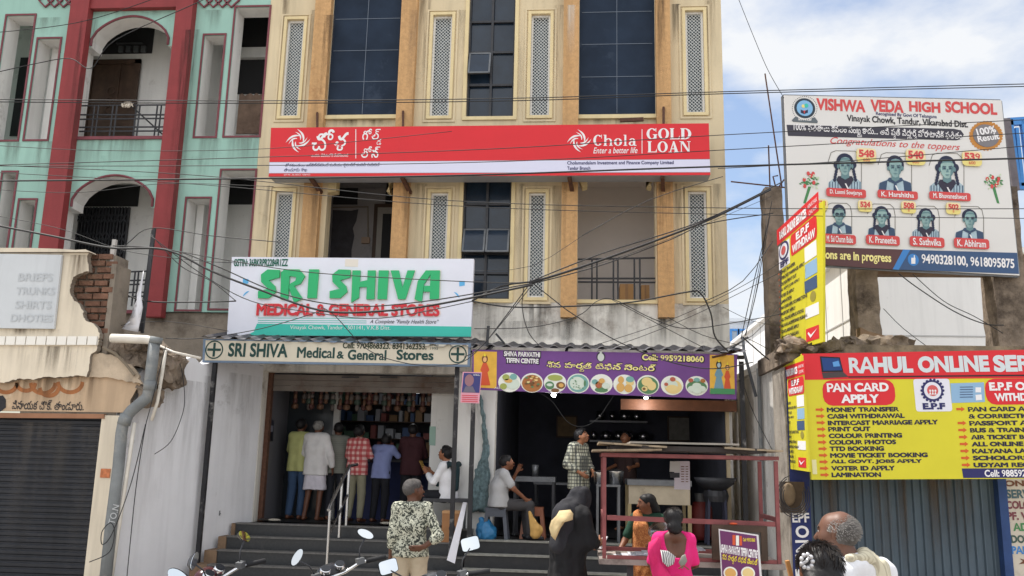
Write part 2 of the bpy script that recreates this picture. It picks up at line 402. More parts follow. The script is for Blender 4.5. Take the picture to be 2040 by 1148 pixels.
# arch spandrels
for k in ('arch', 'larch'):
    a, b, c, d = op[k]; zs = d - .42; pts = []
    n = 18; arc = [(a + .16 + (b - a - .32) * i / n, zs + .42 * math.sin(math.pi * i / n) ** .62) for i in range(n + 1)]
    pts = [Vector((a, YF + .003, zs - .13)), Vector((a + .16, YF + .003, zs - .13))] + [Vector((x, YF + .003, z - .004)) for x, z in arc] + [Vector((b - .16, YF + .003, zs - .13)), Vector((b, YF + .003, zs - .13)), Vector((b, YF + .003, d)), Vector((a, YF + .003, d))]
    mb = MB(); mb.poly(pts); mb.cur = 1
    prof = [(a + .16, zs - .13)] + arc + [(b - .16, zs - .13)]
    for (x0, z0), (x1, z1) in zip(prof, prof[1:]): mb.quad((x0, YF + .003, z0), (x1, YF + .003, z1), (x1, YF + WT, z1), (x0, YF + WT, z0))
    for x0, x1 in ((a, a + .16), (b - .16, b)): mb.quad((x0, YF + .003, zs - .13), (x1, YF + .003, zs - .13), (x1, YF + WT, zs - .13), (x0, YF + WT, zs - .13))
    mb.build('arch', [M_mint, M_white], mint)
    t = MB(); t.tube([(x, YF - .008, z + .02) for x, z in prof], .022, 6); t.build('arch_trim', M_maroon, mint)
    t = MB(); t.box(a - .0, b, YF - .03, YF - .002, c - .06, c - .005); t.build('sill', M_maroon, mint)
for k in ('a', 'b', 'n1', 'w3', 'la', 'lb', 'ln1', 'lw3'):
    a, b, c, d = op[k]; t = MB(); ring(t, a, b, c, d, .032, YF - .016, YF - .001); t.build('window_trim', M_maroon, mint)
# verandah rooms behind
YB = YF + WT + .85
zf1, zf2 = op['larch'][2], op['arch'][2]
for i, (z0, z1) in enumerate(((zf1, zf2 - .25), (zf2, ZT))):
    mb = MB(); mb.quad((XL, YB, z0), (XJ, YB, z0), (XJ, YB, z1), (XL, YB, z1)); mb.box(XL, XJ, YF + WT, YB, z0 - .24, z0 - .002); mb.quad((XL, YF + WT, z1), (XJ, YF + WT, z1), (XJ, YB, z1), (XL, YB, z1))
    mb.quad((XJ - .02, YF + WT, z0), (XJ - .02, YB, z0), (XJ - .02, YB, z1), (XJ - .02, YF + WT, z1))
    for px in (60, 372): x = at(px, 272 if i else 500, YF).x; mb.box(x - .06, x + .06, YF + WT + .01, YB - .01, z0, z1)
    mb.build('verandah', M_white, mint)
def brect(x0, y0, x1, y1, Y, m, name, par, th=.05, mbx=None):
    a, b, c, d = fr(x0, y0, x1, y1, Y); mb = MB(); mb.box(a, b, Y - th, Y - .004, c, d); return mb.build(name, m, par), (a, b, c, d)
brect(183, 57, 303, 108, YB, M_dark, 'ventilator', mint, .02); brect(160, 370, 275, 412, YB, M_dark, 'ventilator', mint, .02)
mb = MB()
for k in range(4): a, b, c, d = fr(236 + k * 15, 92, 245 + k * 15, 104, YB - .05); mb.box(a, b, YB - .07, YB - .03, c, d)
a, b, c, d = fr(232, 86, 284, 88, YB - .05); mb.box(a, b, YB - .07, YB - .03, c, d); mb.build('switch_fuse_board', M_greymetal, mint)
dr, (a, b, c, d) = brect(170, 130, 262, 274, YB, M_wood, 'door', mint, .06)
mb = MB(); mb.box(a - .04, a + .05, YB - .1, YB - .06, c, d + .06); mb.box(b - .05, b + .06, YB - .1, YB - .06, c, d + .06); mb.box(a - .04, b + .06, YB - .1, YB - .06, d - .02, d + .07); mb.box((a + b) / 2 + .1, (a + b) / 2 + .13, YB - .08, YB - .058, c, d); mb.build('door_frame', M_wood, dr)
mb = MB(); 
for z in (.62, .48, .36): mb.lathe((a + (b - a) * .48, YB - .062, c + (d - c) * z), [(.055, 0), (.055, .015), (.075, .02), (.085, .012), (.085, 0)], 16, (0, -1, 0))
mb.build('carved_roundel', M_wood, dr)
# collapsible gate on the lower balcony
gt, (a, b, c, d) = brect(136, 415, 240, 600, YB, M_dark, 'collapsible_gate', mint, .03)
mb = MB(); n = 16
for i in range(n + 1): x = a + (b - a) * i / n; mb.box(x - .012, x + .012, YB - .075, YB - .035, c, d)
for r in range(5):
    for i in range(0, n, 2):
        z = c + (d - c) * (r + .1) / 5; x0, x1 = a + (b - a) * i / n, a + (b - a) * (i + 2) / n; mb.bar((x0, YB - .08, z), (x1, YB - .08, z + .2), .012, .02); mb.bar((x1, YB - .085, z), (x0, YB - .085, z + .2), .012, .02)
mb.build('lattice_bar', M_blackmetal, gt)
# dark windows seen inside the side openings
for b4 in ((20, 116, 36, 272), (418, 88, 446, 108), (478, 95, 541, 128), (472, 34, 545, 98), (404, 108, 440, 236), (470, 128, 532, 188), (446, 356, 506, 408), (-20, 360, 20, 410)): brect(*b4, YB, M_dark, 'dark_window', mint, .02)
brect(474, 100, 542, 120, YB, M_white, 'lintel', mint, .12)
mb = MB(); a, b, c, d = fr(470, 188, 521, 266, YB - .45)
pts = [Vector((a, YB - .45, c)), Vector((b, YB - .45, c)), Vector((b, YB - .45, d - .02))] + [Vector((b + (a - b) * i / 9, YB - .45, d + random.uniform(-.03, .06))) for i in range(1, 9)] + [Vector((a, YB - .45, d))]
mb.poly(pts, Vector((0, .03, 0))); mb.build('rough_board', mat('weathered_board', (128, 106, 92), .9, var=.35, scale=6, dirt=(88, 70, 60), dirt_at=.55), mint)
# red pillars and beam
def pillar(xlb, xrb, yb, ybase, name, m, par, dep, ztop=ZT):
    x0, x1 = at(xlb, yb, YF).x, at(xrb, yb, YF).x; z = at((xlb + xrb) / 2, ybase, YF - dep).z; mb = MB(); mb.box(x0, x1, YF - dep, YF - .001, z, ztop); return mb.build(name, m, par), (x0, x1)
p1, pa = pillar(98, 136, 420, 640, 'red_pillar', M_red, mint, .16); p2, pb = pillar(302, 337, 560, 631, 'red_pillar', M_red, mint, .16)
mb = MB(); zb = at(270, 15, YF - .12).z; mb.box(pa[1], pb[0], YF - .12, YF - .001, zb, ZT); mb.build('red_beam', M_red, mint)
# lattice diamonds
for cx in (122, 438):
    mb = MB()
    for k in range(-1, 3):
        c0 = at(cx + k * 18 - 12, 0, YF - .02); h = .14
        for sx in (-1, 1):
            for sz in (-1, 1): mb.bar(c0 + Vector((sx * h, 0, 0)), c0 + Vector((0, 0, sz * h)), .025, .025, Vector((0, 1, 0)))
    mb.build('diamond_ornament', M_maroon, mint)
# balcony railings
def railing(px0, px1, rows, posts, Y, m, par, th=.028):
    r = MB()
    for (y0, y1) in rows: r.tube([at(px0, y0, Y), at(px1, y1, Y)], th / 2, 6)
    zt = at((px0 + px1) / 2, rows[0][0], Y).z
    for (px, yb, yt) in posts: a = at(px, yb, Y); r.tube([a, (a.x, Y, at(px, yt, Y).z)], th / 2, 6)
    return r.build('railing', m, par)
railing(158, 341, [(211, 209), (229, 229), (238, 236), (254, 253), (262, 261)], [(p, 272, 210) for p in (181, 189, 218, 226, 265, 272, 307, 315)], YF + .12, M_blackmetal, mint)
railing(226, 303, [(543, 540), (560, 558), (568, 566), (584, 582), (592, 590)], [(p, 610, 542) for p in (231, 238, 262, 269, 291, 298)], YF + .12, M_blackmetal, mint)
# cement wall at the foot of the mint house
mb = MB(); x0 = at(60, 640, YF).x; mb.box(x0, XJ - .004, YF + .05, YF + .4, 0, Zb - .002); mb.build('base_wall', M_cement, mint)

# mop hung over the rail
mop = thing('mop', 'white string mop head hanging over the arched balcony rail', 'mop', at(256, 214, YF + .05))
mb = MB(); c0 = at(256, 210, YF + .06)
for i in range(60):
    a = random.uniform(0, 6.28); rr = random.uniform(.02, .1); q = c0 + Vector((rr * math.cos(a), -.03 + rr * .3 * math.sin(a * 3), .05 - rr * .3)); e = q + Vector((random.uniform(-.05, .05), random.uniform(-.03, .01), random.uniform(-.1, .0)))
    mb.tube([c0 + Vector((0, 0, .03)), q, e], .011, 5)
mb.build('mop_head', mat('mop_yarn', (196, 186, 172), .95, var=.3, scale=30), mop)
mb = MB(); mb.tube([at(258, 208, YF + .16), at(326, 270, YF + .3)], .013, 6); mb.build('handle', M_blackmetal, mop)

# ---- beige three storey house ----
XR = at(1453, 640, YF).x
beige = thing('office_building', 'beige three storey building with orange pilasters and slim grilled windows', 'building', ((XJ + XR) / 2, YF, 0))
W = {}
def BW(k, xl, xr, yt, yb, xt=None): OB('_', xl, xr, yt, yb, xt); W[k] = op.pop('_')
BW('m1', 558, 593, 40, 232); BW('m2', 855, 894, 31, 232); BW('m3', 1055, 1094, 29, 231); BW('m4', 1368, 1405, 22, 225)
BW('m5', 536, 572, 382, 560, 562); BW('m6', 850, 886, 384, 594, 869); BW('m7', 1050, 1084, 384, 593); BW('m8', 1374, 1412, 381, 595)
ZTB = 10.4
def tall(k, xl, xr, yb, yt=None, zt=None): W[k] = (at(xl, yb, YF).x, at(xr, yb, YF).x, at((xl + xr) / 2, yb, YF).z, zt or at((xl + xr) / 2, yt, YF).z)
tall('d1', 650, 791, 231, zt=ZTB - .3); tall('g1', 928, 1022, 233, zt=ZTB - .3); tall('d2', 1153, 1306, 230, zt=ZTB - .3)
zs1 = at(1230, 352, YF).z
tall('b1', 638, 785, 600, zt=zs1); tall('g2', 916, 1014, 596, zt=zs1); tall('b2', 1150, 1307, 598, zt=zs1)
zband = at(1230, 604, YF).z
holes = list(W.values())
# ground floor openings of the two shops
PXL, PXR = at(506, 1000, YF).x, at(905, 900, YF).x
TXL, TXR = at(985, 900, YF).x, at(1472, 900, YF).x
zpt = at(700, 742, YF).z; ztt = at(1200, 745, YF).z
mb = MB(); wall_holes(mb, XJ + .003, XR, zband, ZTB, holes, YF, .25)
mb.build('wall', M_beige, beige)
mb = MB(); wall_holes(mb, XJ + .003, XR, 0, zband - .002, [(PXL, PXR, FLP, zpt), (TXL, TXR, FLT, ztt)], YF, .25); mb.build('lower_wall', M_band, beige)
mb = MB(); mb.box(XR - .06, XR - .001, YF + .251, YF + 9, 0, ZTB); mb.build('side_wall', M_beige, beige)
M_mesh = mat('white_grille_wire', (214, 216, 214), .5, metal=.2)
M_pane = mat('bluish_grey_pane', (.10, .125, .14), .35, var=.35, scale=9)
def mesh_window(k):
    a, b, c, d = W[k]; fo = MB(); ring(fo, a, b, c, d, .05, YF - .03, YF - .001); o = fo.build('window', M_cream, beige)
    t = MB(); ring(t, a - .075, b + .075, c - .075, d + .075, .03, YF - .018, YF - .001); t.build('outer_moulding', M_beige, o)
    t = MB(); w = .035; ring(t, a + w, b - w, c + w, d - w, w - .001, YF + .04, YF + .09); t.build('frame', M_white, o)
    t = MB(); t.box(a, b, YF + .13, YF + .15, c, d); t.build('pane', M_pane, o)
    t = MB(); x0, x1, z0, z1 = a + w, b - w, c + w, d - w; p = .058; wd, hg = x1 - x0, z1 - z0; Y = YF + .06
    for sgn in (1, -1):
        k2 = -hg
        while k2 < wd:
            # line x = k2 + s, z = s
            s0, s1 = max(0, -k2), min(hg, wd - k2)
            if s1 > s0:
                xa, xb = k2 + s0, k2 + s1
                if sgn < 0: xa, xb = wd - xa, wd - xb
                t.bar((x0 + xa, Y + sgn * .003, z0 + s0), (x0 + xb, Y + sgn * .003, z0 + s1), .007, .006, Vector((0, 1, 0)))
            k2 += p
    t.build('diamond_grille', M_mesh, o)
for k in ('m1', 'm2', 'm3', 'm4', 'm5', 'm6', 'm7', 'm8'): mesh_window(k)
M_line = mat('grey_joint', (110, 120, 134), .6)
for k, rows in (('d1', (38, 101, 163, 227)), ('d2', (24, 88, 153, 219))):
    a, b, c, d = W[k]; t = MB(); t.box(a, b, YF + .03, YF + .06, c, d); o = t.build('dark_panel', M_panel, beige); t = MB()
    cx = (a + b) / 2
    for y in rows[:-1]: z = at(720 if k == 'd1' else 1230, y, YF + .03).z; t.box(a + .04, b - .04, YF + .024, YF + .03, z - .004, z + .004)
    t.box(cx - .004, cx + .004, YF + .0255, YF + .0295, c + .05, d); t.build('joint', M_line, o)
    t = MB(); t.box(a - .03, b + .03, YF - .06, YF - .001, c - .07, c - .004); t.build('sill', M_cream, beige)
# glazed strip windows with mullions
def glazed(k, xm, rows, open_pane):
    a, b, c, d = W[k]; t = MB(); zs_ = [c] + sorted(rows) + [d]
    for z0, z1 in zip(zs_, zs_[1:]):
        for x0, x1 in ((a, xm), (xm, b)): e = [random.uniform(-.006, .006) for _ in range(3)]; t.quad((x0, YF + .125 + e[0], z0), (x1, YF + .125 + e[1], z0), (x1, YF + .125 + e[1] + e[2], z1), (x0, YF + .125 + e[0] + e[2], z1))
    o = t.build('glass_strip', M_glass, beige)
    t = MB(); fm = .03; ring(t, a + fm, b - fm, c + fm, d - fm, fm - .001, YF + .06, YF + .115)
    t.box(xm - .02, xm + .02, YF + .065, YF + .115, c + fm, d - fm)
    for z in rows: t.box(a + fm, xm - .021, YF + .07, YF + .115, z - .018, z + .018); t.box(xm + .021, b - fm, YF + .07, YF + .115, z - .018, z + .018)
    t.build('mullion', M_blackmetal, o)
    t = MB(); ring(t, a, b, c, d, .06, YF - .03, YF - .001); t.build('moulding', M_cream, o)
    for (x0, x1, z0, z1, ang) in open_pane:
        t = MB(); h = z1 - z0; e = Vector((0, -math.sin(ang), -math.cos(ang))); n = Vector((0, -math.cos(ang), math.sin(ang))); c0 = Vector(((x0 + x1) / 2, YF + .05, z1)) + e * h / 2
        t.obox(c0, Vector((1, 0, 0)), n, e, (x1 - x0) / 2, .008, h / 2); s = t.build('open_sash', M_glass, o)
        t = MB()
        for sx in (-1, 1): t.obox(c0 + Vector((sx * (x1 - x0) / 2, 0, 0)), Vector((1, 0, 0)), n, e, .014, .016, h / 2 + .01)
        for sz in (-1, 1): t.obox(c0 + e * (sz * h / 2), Vector((1, 0, 0)), n, e, (x1 - x0) / 2 - .015, .016, .014)
        t.build('sash_frame', M_greymetal, s)
xm = at(976, 200, YF).x; zz = lambda y, x=976: at(x, y, YF + .1).z
glazed('g1', xm, [zz(45), zz(106), zz(171)], [(W['g1'][0] + .03, xm - .02, zz(156), zz(110), .3)])
xm2 = at(967, 500, YF).x
glazed('g2', xm2, [zz(408), zz(458), zz(506), zz(545)], [(W['g2'][0] + .03, xm2 - .02, zz(510), zz(460), .35), (xm2 + .02, W['g2'][1] - .03, zz(510), zz(460), .35)])
# pilasters
ZM = at(1230, 300, YF).z
for (xl, xr, yb, ybase, ztop) in ((617, 649, 240, 300, ZTB), (792, 824, 240, 300, ZTB), (1121, 1152, 240, 300, ZTB), (1307, 1336, 240, 300, ZTB), (601, 633, 513, 640, ZM - .01), (784, 815, 440, 640, ZM - .01), (1117, 1149, 600, 632, ZM - .01), (1310, 1342, 600, 632, ZM - .01)):
    pillar(xl, xr, yb, ybase, 'pilaster', M_orange, beige, .14, ztop)
# balconies behind the first floor openings
for k, m in (('b1', mat('damp_grey_wall', (150, 146, 146), .9, var=.2, scale=2, dirt=(90, 90, 94), dirt_at=.6)), ('b2', mat('greige_wall', (214, 206, 200), .9, var=.06, scale=2, dirt=(190, 180, 172), dirt_at=.66))):
    a, b, c, d = W[k]; y0, y1 = YF + .25, YF + 1.35; t = MB(); x0, x1 = a - .3, b + .3; zt = d + .25
    t.quad((x0, y1, c), (x1, y1, c), (x1, y1, zt), (x0, y1, zt)); t.quad((x0, y0, c), (x0, y1, c), (x0, y1, zt), (x0, y0, zt)); t.quad((x1, y0, c), (x1, y1, c), (x1, y1, zt), (x1, y0, zt))
    t.quad((x0, y0, c - .003), (x1, y0, c - .003), (x1, y1, c - .003), (x0, y1, c - .003)); t.quad((x0, y0, zt), (x1, y0, zt), (x1, y1, zt), (x0, y1, zt)); t.build('balcony', m, beige)
for (x0, x1, y0, y1) in ((640, 672, 363, 384), (772, 786, 363, 384), (1150, 1170, 363, 374), (1288, 1307, 363, 374)):
    a, b, c, d = fr(x0, y0, x1, y1, YF + .1); t = MB(); t.poly([Vector((a, YF + .02, d + .1)), Vector((b, YF + .02, d + .1)), Vector((b if x0 in (640, 1150) else a, YF + .02, c)), Vector(((a + b) / 2, YF + .02, c - .02))], Vector((0, .2, 0))); t.build('corner_bracket', M_cream, beige)
YBk = YF + 1.35
brect(655, 362, 712, 408, YBk, M_dark, 'dark_window', beige, .03); brect(768, 365, 790, 408, YBk, M_dark, 'dark_window', beige, .03)
o, (a, b, c, d) = brect(746, 415, 796, 560, YBk, M_interior, 'door', beige, .05)
t = MB(); t.box(a + .1, b, YBk - .055, YBk - .03, c, d - .12); t.build('doorway', M_dark, o); t = MB(); t.box(a - .06, a, YBk - .07, YBk - .004, c, d + .06); t.box(a, b, YBk - .07, YBk - .004, d, d + .06); t.build('door_frame', M_wood, o)
o, q = brect(721, 474, 737, 486, YBk, mat('tan_box', (150, 128, 110), .7), 'switch_box', beige, .05)
t = MB(); t.tube([at(733, 474, YBk - .02), at(733, 412, YBk - .02), at(655, 414, YBk - .02)], .012, 6); t.build('conduit_pipe', mat('tan_conduit', (120, 108, 92), .6), beige)
M_patch = mat('bare_dark_plaster', (70, 68, 72), .95, var=.3, scale=6, bump=.4)
t = MB(); pts = [(650, 418), (700, 420), (714, 417), (710, 440), (703, 455), (706, 470), (700, 500), (702, 560), (640, 560)]
t.poly([at(x, y, YBk - .006) for x, y in pts]); t.build('bare_patch', M_patch, beige)
railing(1151, 1306, [(517, 514), (555, 555), (562, 563)], [(p, 597, 516) for p in (1179, 1189, 1222, 1231, 1264, 1275)], YF + .1, M_blackmetal, beige, .03)
t = MB(); a, b = W['b2'][0], W['b2'][1]; t.box(a - .12, b + .12, YF - .05, YF - .001, W['b2'][2] - .06, W['b2'][2] - .003); t.box(W['g2'][0], W['g2'][1], YF - .052, YF - .033, W['g2'][2] - .062, W['g2'][2] - .061); t.build('balcony_sill', M_cream, beige)
# boxes on the right balcony
M_card = mat('cardboard', (176, 136, 92), .9, var=.2, scale=5)
for i, (x0, x1, y0, y1, l) in enumerate(((1235, 1262, 566, 597, 'tan cardboard carton on balcony floor behind the railing, left one'), (1278, 1294, 568, 597, 'smaller tan cardboard carton on balcony floor, beside the orange pilaster'))):
    a, b, c, d = fr(x0, y0, x1, y1, YF + .5); b0 = thing('carton', l, 'carton', ((a + b) / 2, YF + .65, W['b2'][2]), 'cartons on the upper balcony')
    t = MB(); t.box(a, b, YF + .5, YF + .85, W['b2'][2], d); t.build('box_body', M_card, b0); t = MB(); t.box(a + (b - a) * .4, a + (b - a) * .6, YF + .494, YF + .499, W['b2'][2] + .01, d); t.build('tape_strip', mat('brown_tape', (150, 110, 70), .4), b0)

# ---- shop rooms on the ground floor ----
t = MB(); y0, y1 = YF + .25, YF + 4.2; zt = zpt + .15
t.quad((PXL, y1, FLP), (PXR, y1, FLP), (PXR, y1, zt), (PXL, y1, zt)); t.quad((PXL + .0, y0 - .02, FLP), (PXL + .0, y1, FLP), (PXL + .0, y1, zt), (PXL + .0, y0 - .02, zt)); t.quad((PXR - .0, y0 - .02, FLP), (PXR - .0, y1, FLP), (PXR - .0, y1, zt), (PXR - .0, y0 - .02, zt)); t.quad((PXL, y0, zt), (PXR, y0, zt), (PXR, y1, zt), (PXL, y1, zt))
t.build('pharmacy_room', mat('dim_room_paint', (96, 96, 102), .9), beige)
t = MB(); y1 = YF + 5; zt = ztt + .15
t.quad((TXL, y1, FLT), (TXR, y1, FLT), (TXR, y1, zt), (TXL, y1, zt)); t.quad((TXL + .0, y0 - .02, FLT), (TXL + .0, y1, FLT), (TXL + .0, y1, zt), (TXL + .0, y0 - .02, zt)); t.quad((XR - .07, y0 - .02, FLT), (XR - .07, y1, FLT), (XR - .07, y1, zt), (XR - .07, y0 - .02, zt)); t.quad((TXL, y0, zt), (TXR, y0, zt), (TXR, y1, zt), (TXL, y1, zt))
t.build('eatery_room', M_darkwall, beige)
XD = at(935, 1050, 12.8).x     # divide between the two flights of steps
# pharmacy floor + steps
def steps(name, label, x0, x1, yf, z, n, rise, tread, mats, side=None):
    o = thing(name, label, 'steps', ((x0 + x1) / 2, yf, 0)); t = MB(); e = MB()
    t.box(x0, x1, yf, YF + 5.2, 0, z)
    for i in range(n):
        zz_ = z - rise * (i + 1); y1 = yf - tread * i
        if zz_ <= .02: break
        t.box(x0, x1, y1 - tread, y1 - .001, 0, zz_)
    for i in range(n + 1):
        zz_ = z - rise * i
        if zz_ <= .02: break
        e.box(x0, x1, yf - tread * i - .02, yf - tread * i + .14, zz_ + .001, zz_ + .022)
    t.build('riser', mats[0], o); e.build('nosing', mats[1], o)
    if side:
        t = MB()
        for i in range(n + 1):
            zz_ = z - rise * i
            if zz_ > .02: t.box(x0 - side - .06 * i, x0 - .002, yf - tread * i - .02, yf - tread * i + tread - .021, 0, zz_ + .01)
        t.build('side_step', M_mudbrown, o)
    return o
XPL = at(470, 1045, 13.0).x
steps('shop_steps', 'dark granite steps leading up to the medical store', XPL, XD - .02, 13.0, FLP, 5, .165, .3, (M_granite, M_granite_edge), .06)
steps('shop_steps', 'dark stone steps with pale nosings below the tiffin eatery', XD + .02, XR, 12.55, FLT, 4, .16, .33, (mat('dark_step_stone', (.03, .03, .032), .6, var=.3, scale=12, dirt=(60, 58, 56), dirt_at=.58), mat('pale_worn_nosing', (.24, .235, .21), .7, var=.3, scale=14)))
t = MB(); t.box(XJ + .3, XR, YF - .05, YF + 9, ZTB + .001, ZTB + .2); t.box(XJ + .004, XR - .251, YF + 8.8, YF + 9, 0, ZTB); t.box(XJ + .004, XJ + .25, YF + .251, YF + 8.8, 0, ZTB); t.build('roof', M_band, beige)
t = MB(); t.box(XL, XJ, YF - .1, YF + 6, ZT + .001, ZT + .2); t.build('roof', M_band, mint)
# divider between shops: white pier
t = MB(); a = at(907, 900, YF).x; b = at(985, 900, YF).x; t.box(a, b, YF - .02, YF - .003, FLP - .1, zpt + .02); t.build('white_pier', M_white, beige)
t = MB(); a = at(860, 900, YF + .7).x; b = at(912, 900, YF + .7).x; t.box(a, PXR + .005, YF + .5, YF + .7, FLP, zpt + .1); t.build('inner_pier', M_white, beige)

# side wall of the broken shop running back to the pharmacy
# ---- broken cream shop on the left ----
shop = thing('broken_shop', 'low cream shop with torn brickwork, rolling shutter and faded painted sign', 'building', (at(100, 900, YC).x, YC, 0))
M_shop = mat('cream_wall_paint', (222, 210, 190), .85, var=.1, scale=1.3, streak=.24, bump=.15, bscale=25, dirt=(190, 170, 145), dirt_at=.66)
M_brick = mat('broken_brick', (118, 86, 70), .95, var=.5, scale=7, bump=.8, bscale=16, dirt=(140, 118, 98), dirt_at=.56)
def ragged(pts, amp, m=4):
    o = []
    for (x0, y0), (x1, y1) in zip(pts, pts[1:]): o += [(x0 + (x1 - x0) * i / m + (random.uniform(-amp, amp) if i else 0), y0 + (y1 - y0) * i / m + (random.uniform(-amp, amp) if i else 0)) for i in range(m)]
    return o + [pts[-1]]
A = lambda pts, Y: [at(x, y, Y) for x, y in pts]
edge = ragged([(177, 503), (174, 516), (177, 541), (160, 545), (146, 552), (141, 566), (139, 580), (146, 596), (158, 606), (165, 618), (166, 630), (172, 640), (186, 645), (194, 654), (198, 669), (196, 682), (193, 696), (184, 704), (179, 713), (177, 733), (172, 751), (150, 748), (130, 751), (110, 753), (86, 751), (66, 757), (40, 754), (22, 758), (8, 763), (-60, 760)], 1.5, 4)
t = MB(); t.poly(A([(-60, 503)] + edge, YC), Vector((0, .09, 0)), 1); t.poly(A([(-60, 494), (60, 494), (120, 496), (150, 498), (170, 497), (178, 502), (-60, 502.5)], YC - .05), Vector((0, .3, 0)), 1); t.build('cream_plaster', [M_shop, M_cement], shop)
# brick core: courses of single bricks
XB = at(222, 580, YC + .1).x; z0, z1 = at(200, 690, YC).z, at(200, 500, YC).z
t = MB(); t.box(-12, XB - .03, YC + .18, YC + .5, at(200, 760, YC).z, z1 - .02); t.build('brick_backing', M_cement, shop)
t = MB(); z = z0; row = 0
while z < z1 - .05:
    x = at(128, 580, YC).x - (row % 2) * .11
    while x < XB - .05:
        d = random.uniform(0, .05); t.box(x, min(x + random.uniform(.17, .21), XB), YC + .1 + d, YC + .179, z + .006, z + .075 + random.uniform(-.01, .004)); x += .225
    z += .092; row += 1
t.build('brick_course', M_brick, shop)
t = MB(); t.box(XB - .05, XB + .02, YC + .12, YC + .5, z0 - .2, z1 - .15); t.build('cement_edge', M_cement, shop)
# dentils
t = MB()
for i in range(-2, 10):
    a, b, c, d = fr(i * 20.3 - 6, 671, i * 20.3 + 12, 688, YC); t.box(a, b, YC - .04, YC - .001, c, d)
t.build('dentil', mat('white_tile', (232, 228, 220), .5), shop)
# faded painted board
S = Sign([(-40, 505), (123, 508), (107, 655), (-60, 653)], (0, YC - .05, 0)); fb = flat(S.board(.04), 'faded_board', mat('faded_white_board', (202, 206, 210), .7, var=.06, scale=2, streak=.12), shop)
M_fade = mat('faded_grey_letters', (186, 190, 194), .8)
for s, b in (('BRIEFS', (37, 545, 106, 561)), ('TRUNKS', (33, 573, 110, 588)), ('SHIRTS', (31, 600, 103, 616)), ('DHOTIES', (22, 627, 106, 642))): flat(S.text(s, b, bold=.02), 'lettering', M_fade, fb)
# tan fascia with painted name
M_tan = mat('tan_fascia', (192, 166, 138), .85, var=.14, scale=2.5, streak=.2, dirt=(212, 196, 172), dirt_at=.6)
Yfa = YC + .1
t = MB(); t.poly(A([(-60, 735), (150, 735)] + ragged([(205, 745), (262, 752), (280, 766), (264, 790), (250, 822)], 3) + [(-60, 818)], Yfa), Vector((0, .07, 0)), 1); t.build('fascia', [M_tan, M_cement], shop)
S = Sign([(-60, 735), (200, 740), (200, 830), (-60, 825)], (0, Yfa, 0))
flat(S.text('వినాయక చౌక్. తాండూరు.', (25, 797, 168, 817), bold=.022), 'lettering', mat('black_letter_paint', (.02, .02, .025), .7), shop)
# big orange letters cut off at the top by the broken plaster (only lower bowls remain)
t = MB(); M_ol = mat('orange_letter_paint', (168, 108, 66), .8, var=.35, scale=8)
for cx, cy, rr in ((12, 764, 26), (52, 764, 22), (86, 764, 28), (98, 774, 22), (140, 762, 28)):
    pts = [(cx + rr * math.cos(R(a)) * (1 if a <= 180 else 1), cy + rr * .85 * math.sin(R(a))) for a in range(0, 181, 15)]; inn = [(cx + (rr - 7) * math.cos(R(a)), cy - 2 + (rr * .85 - 6) * math.sin(R(a))) for a in range(180, -1, -15)]
    S.panel(pts + inn, t, lay=1 + .3 * (cx % 5))
flat(t, 'painted_bowl', M_ol, shop)
t = MB(); 
for i in range(10): x = -5; 
pts = [(-8, 790), (6, 788), (12, 796), (12, 812), (2, 820), (-8, 822)]; S.panel(pts, t, lay=2); flat(t, 'lettering', mat('black_letter_paint', (.02, .02, .025), .7), shop)
t = MB(); t.poly(A([(-60, 822), (207, 825), (207, 834), (-60, 832)], Yfa - .02), Vector((0, .06, 0))); t.build('brown_band', mat('brown_band_paint', (150, 108, 82), .8, var=.2, scale=4), shop)
# shutter
M_shut = mat('dark_steel_shutter', (44, 46, 52), .45, metal=.25, var=.25, scale=3, streak=.3, dirt=(70, 70, 74), dirt_at=.6)
xs0, xs1 = at(-120, 1000, YC + .2).x, at(195, 1000, YC + .2).x; zt = at(100, 828, YC + .2).z
t = MB(); z = .02; k = 0; prof = []
while z < zt: prof += [(z, .0), (z + .016, -.014), (z + .05, -.016), (z + .064, 0)]; z += .075
for (za, ya), (zb_, yb_) in zip(prof, prof[1:]): t.quad((xs0, YC + .2 + ya, za), (xs1, YC + .2 + ya, za), (xs1, YC + .2 + yb_, zb_), (xs0, YC + .2 + yb_, zb_))
t.build('rolling_shutter', M_shut, shop)
xj1 = at(228, 1000, YC + .1).x
t = MB(); t.box(xs1 - .02, xj1, YC + .1, YC + .4, 0, at(230, 828, YC + .1).z); t.build('door_jamb', M_shop, shop)
t = MB(); a, b, c, d = fr(199, 934, 218, 952, YC + .09); t.box(a, b, YC + .088, YC + .098, c, d); t.build('orange_smear', mat('orange_smear', (196, 120, 80), .8, var=.4, scale=20), shop)
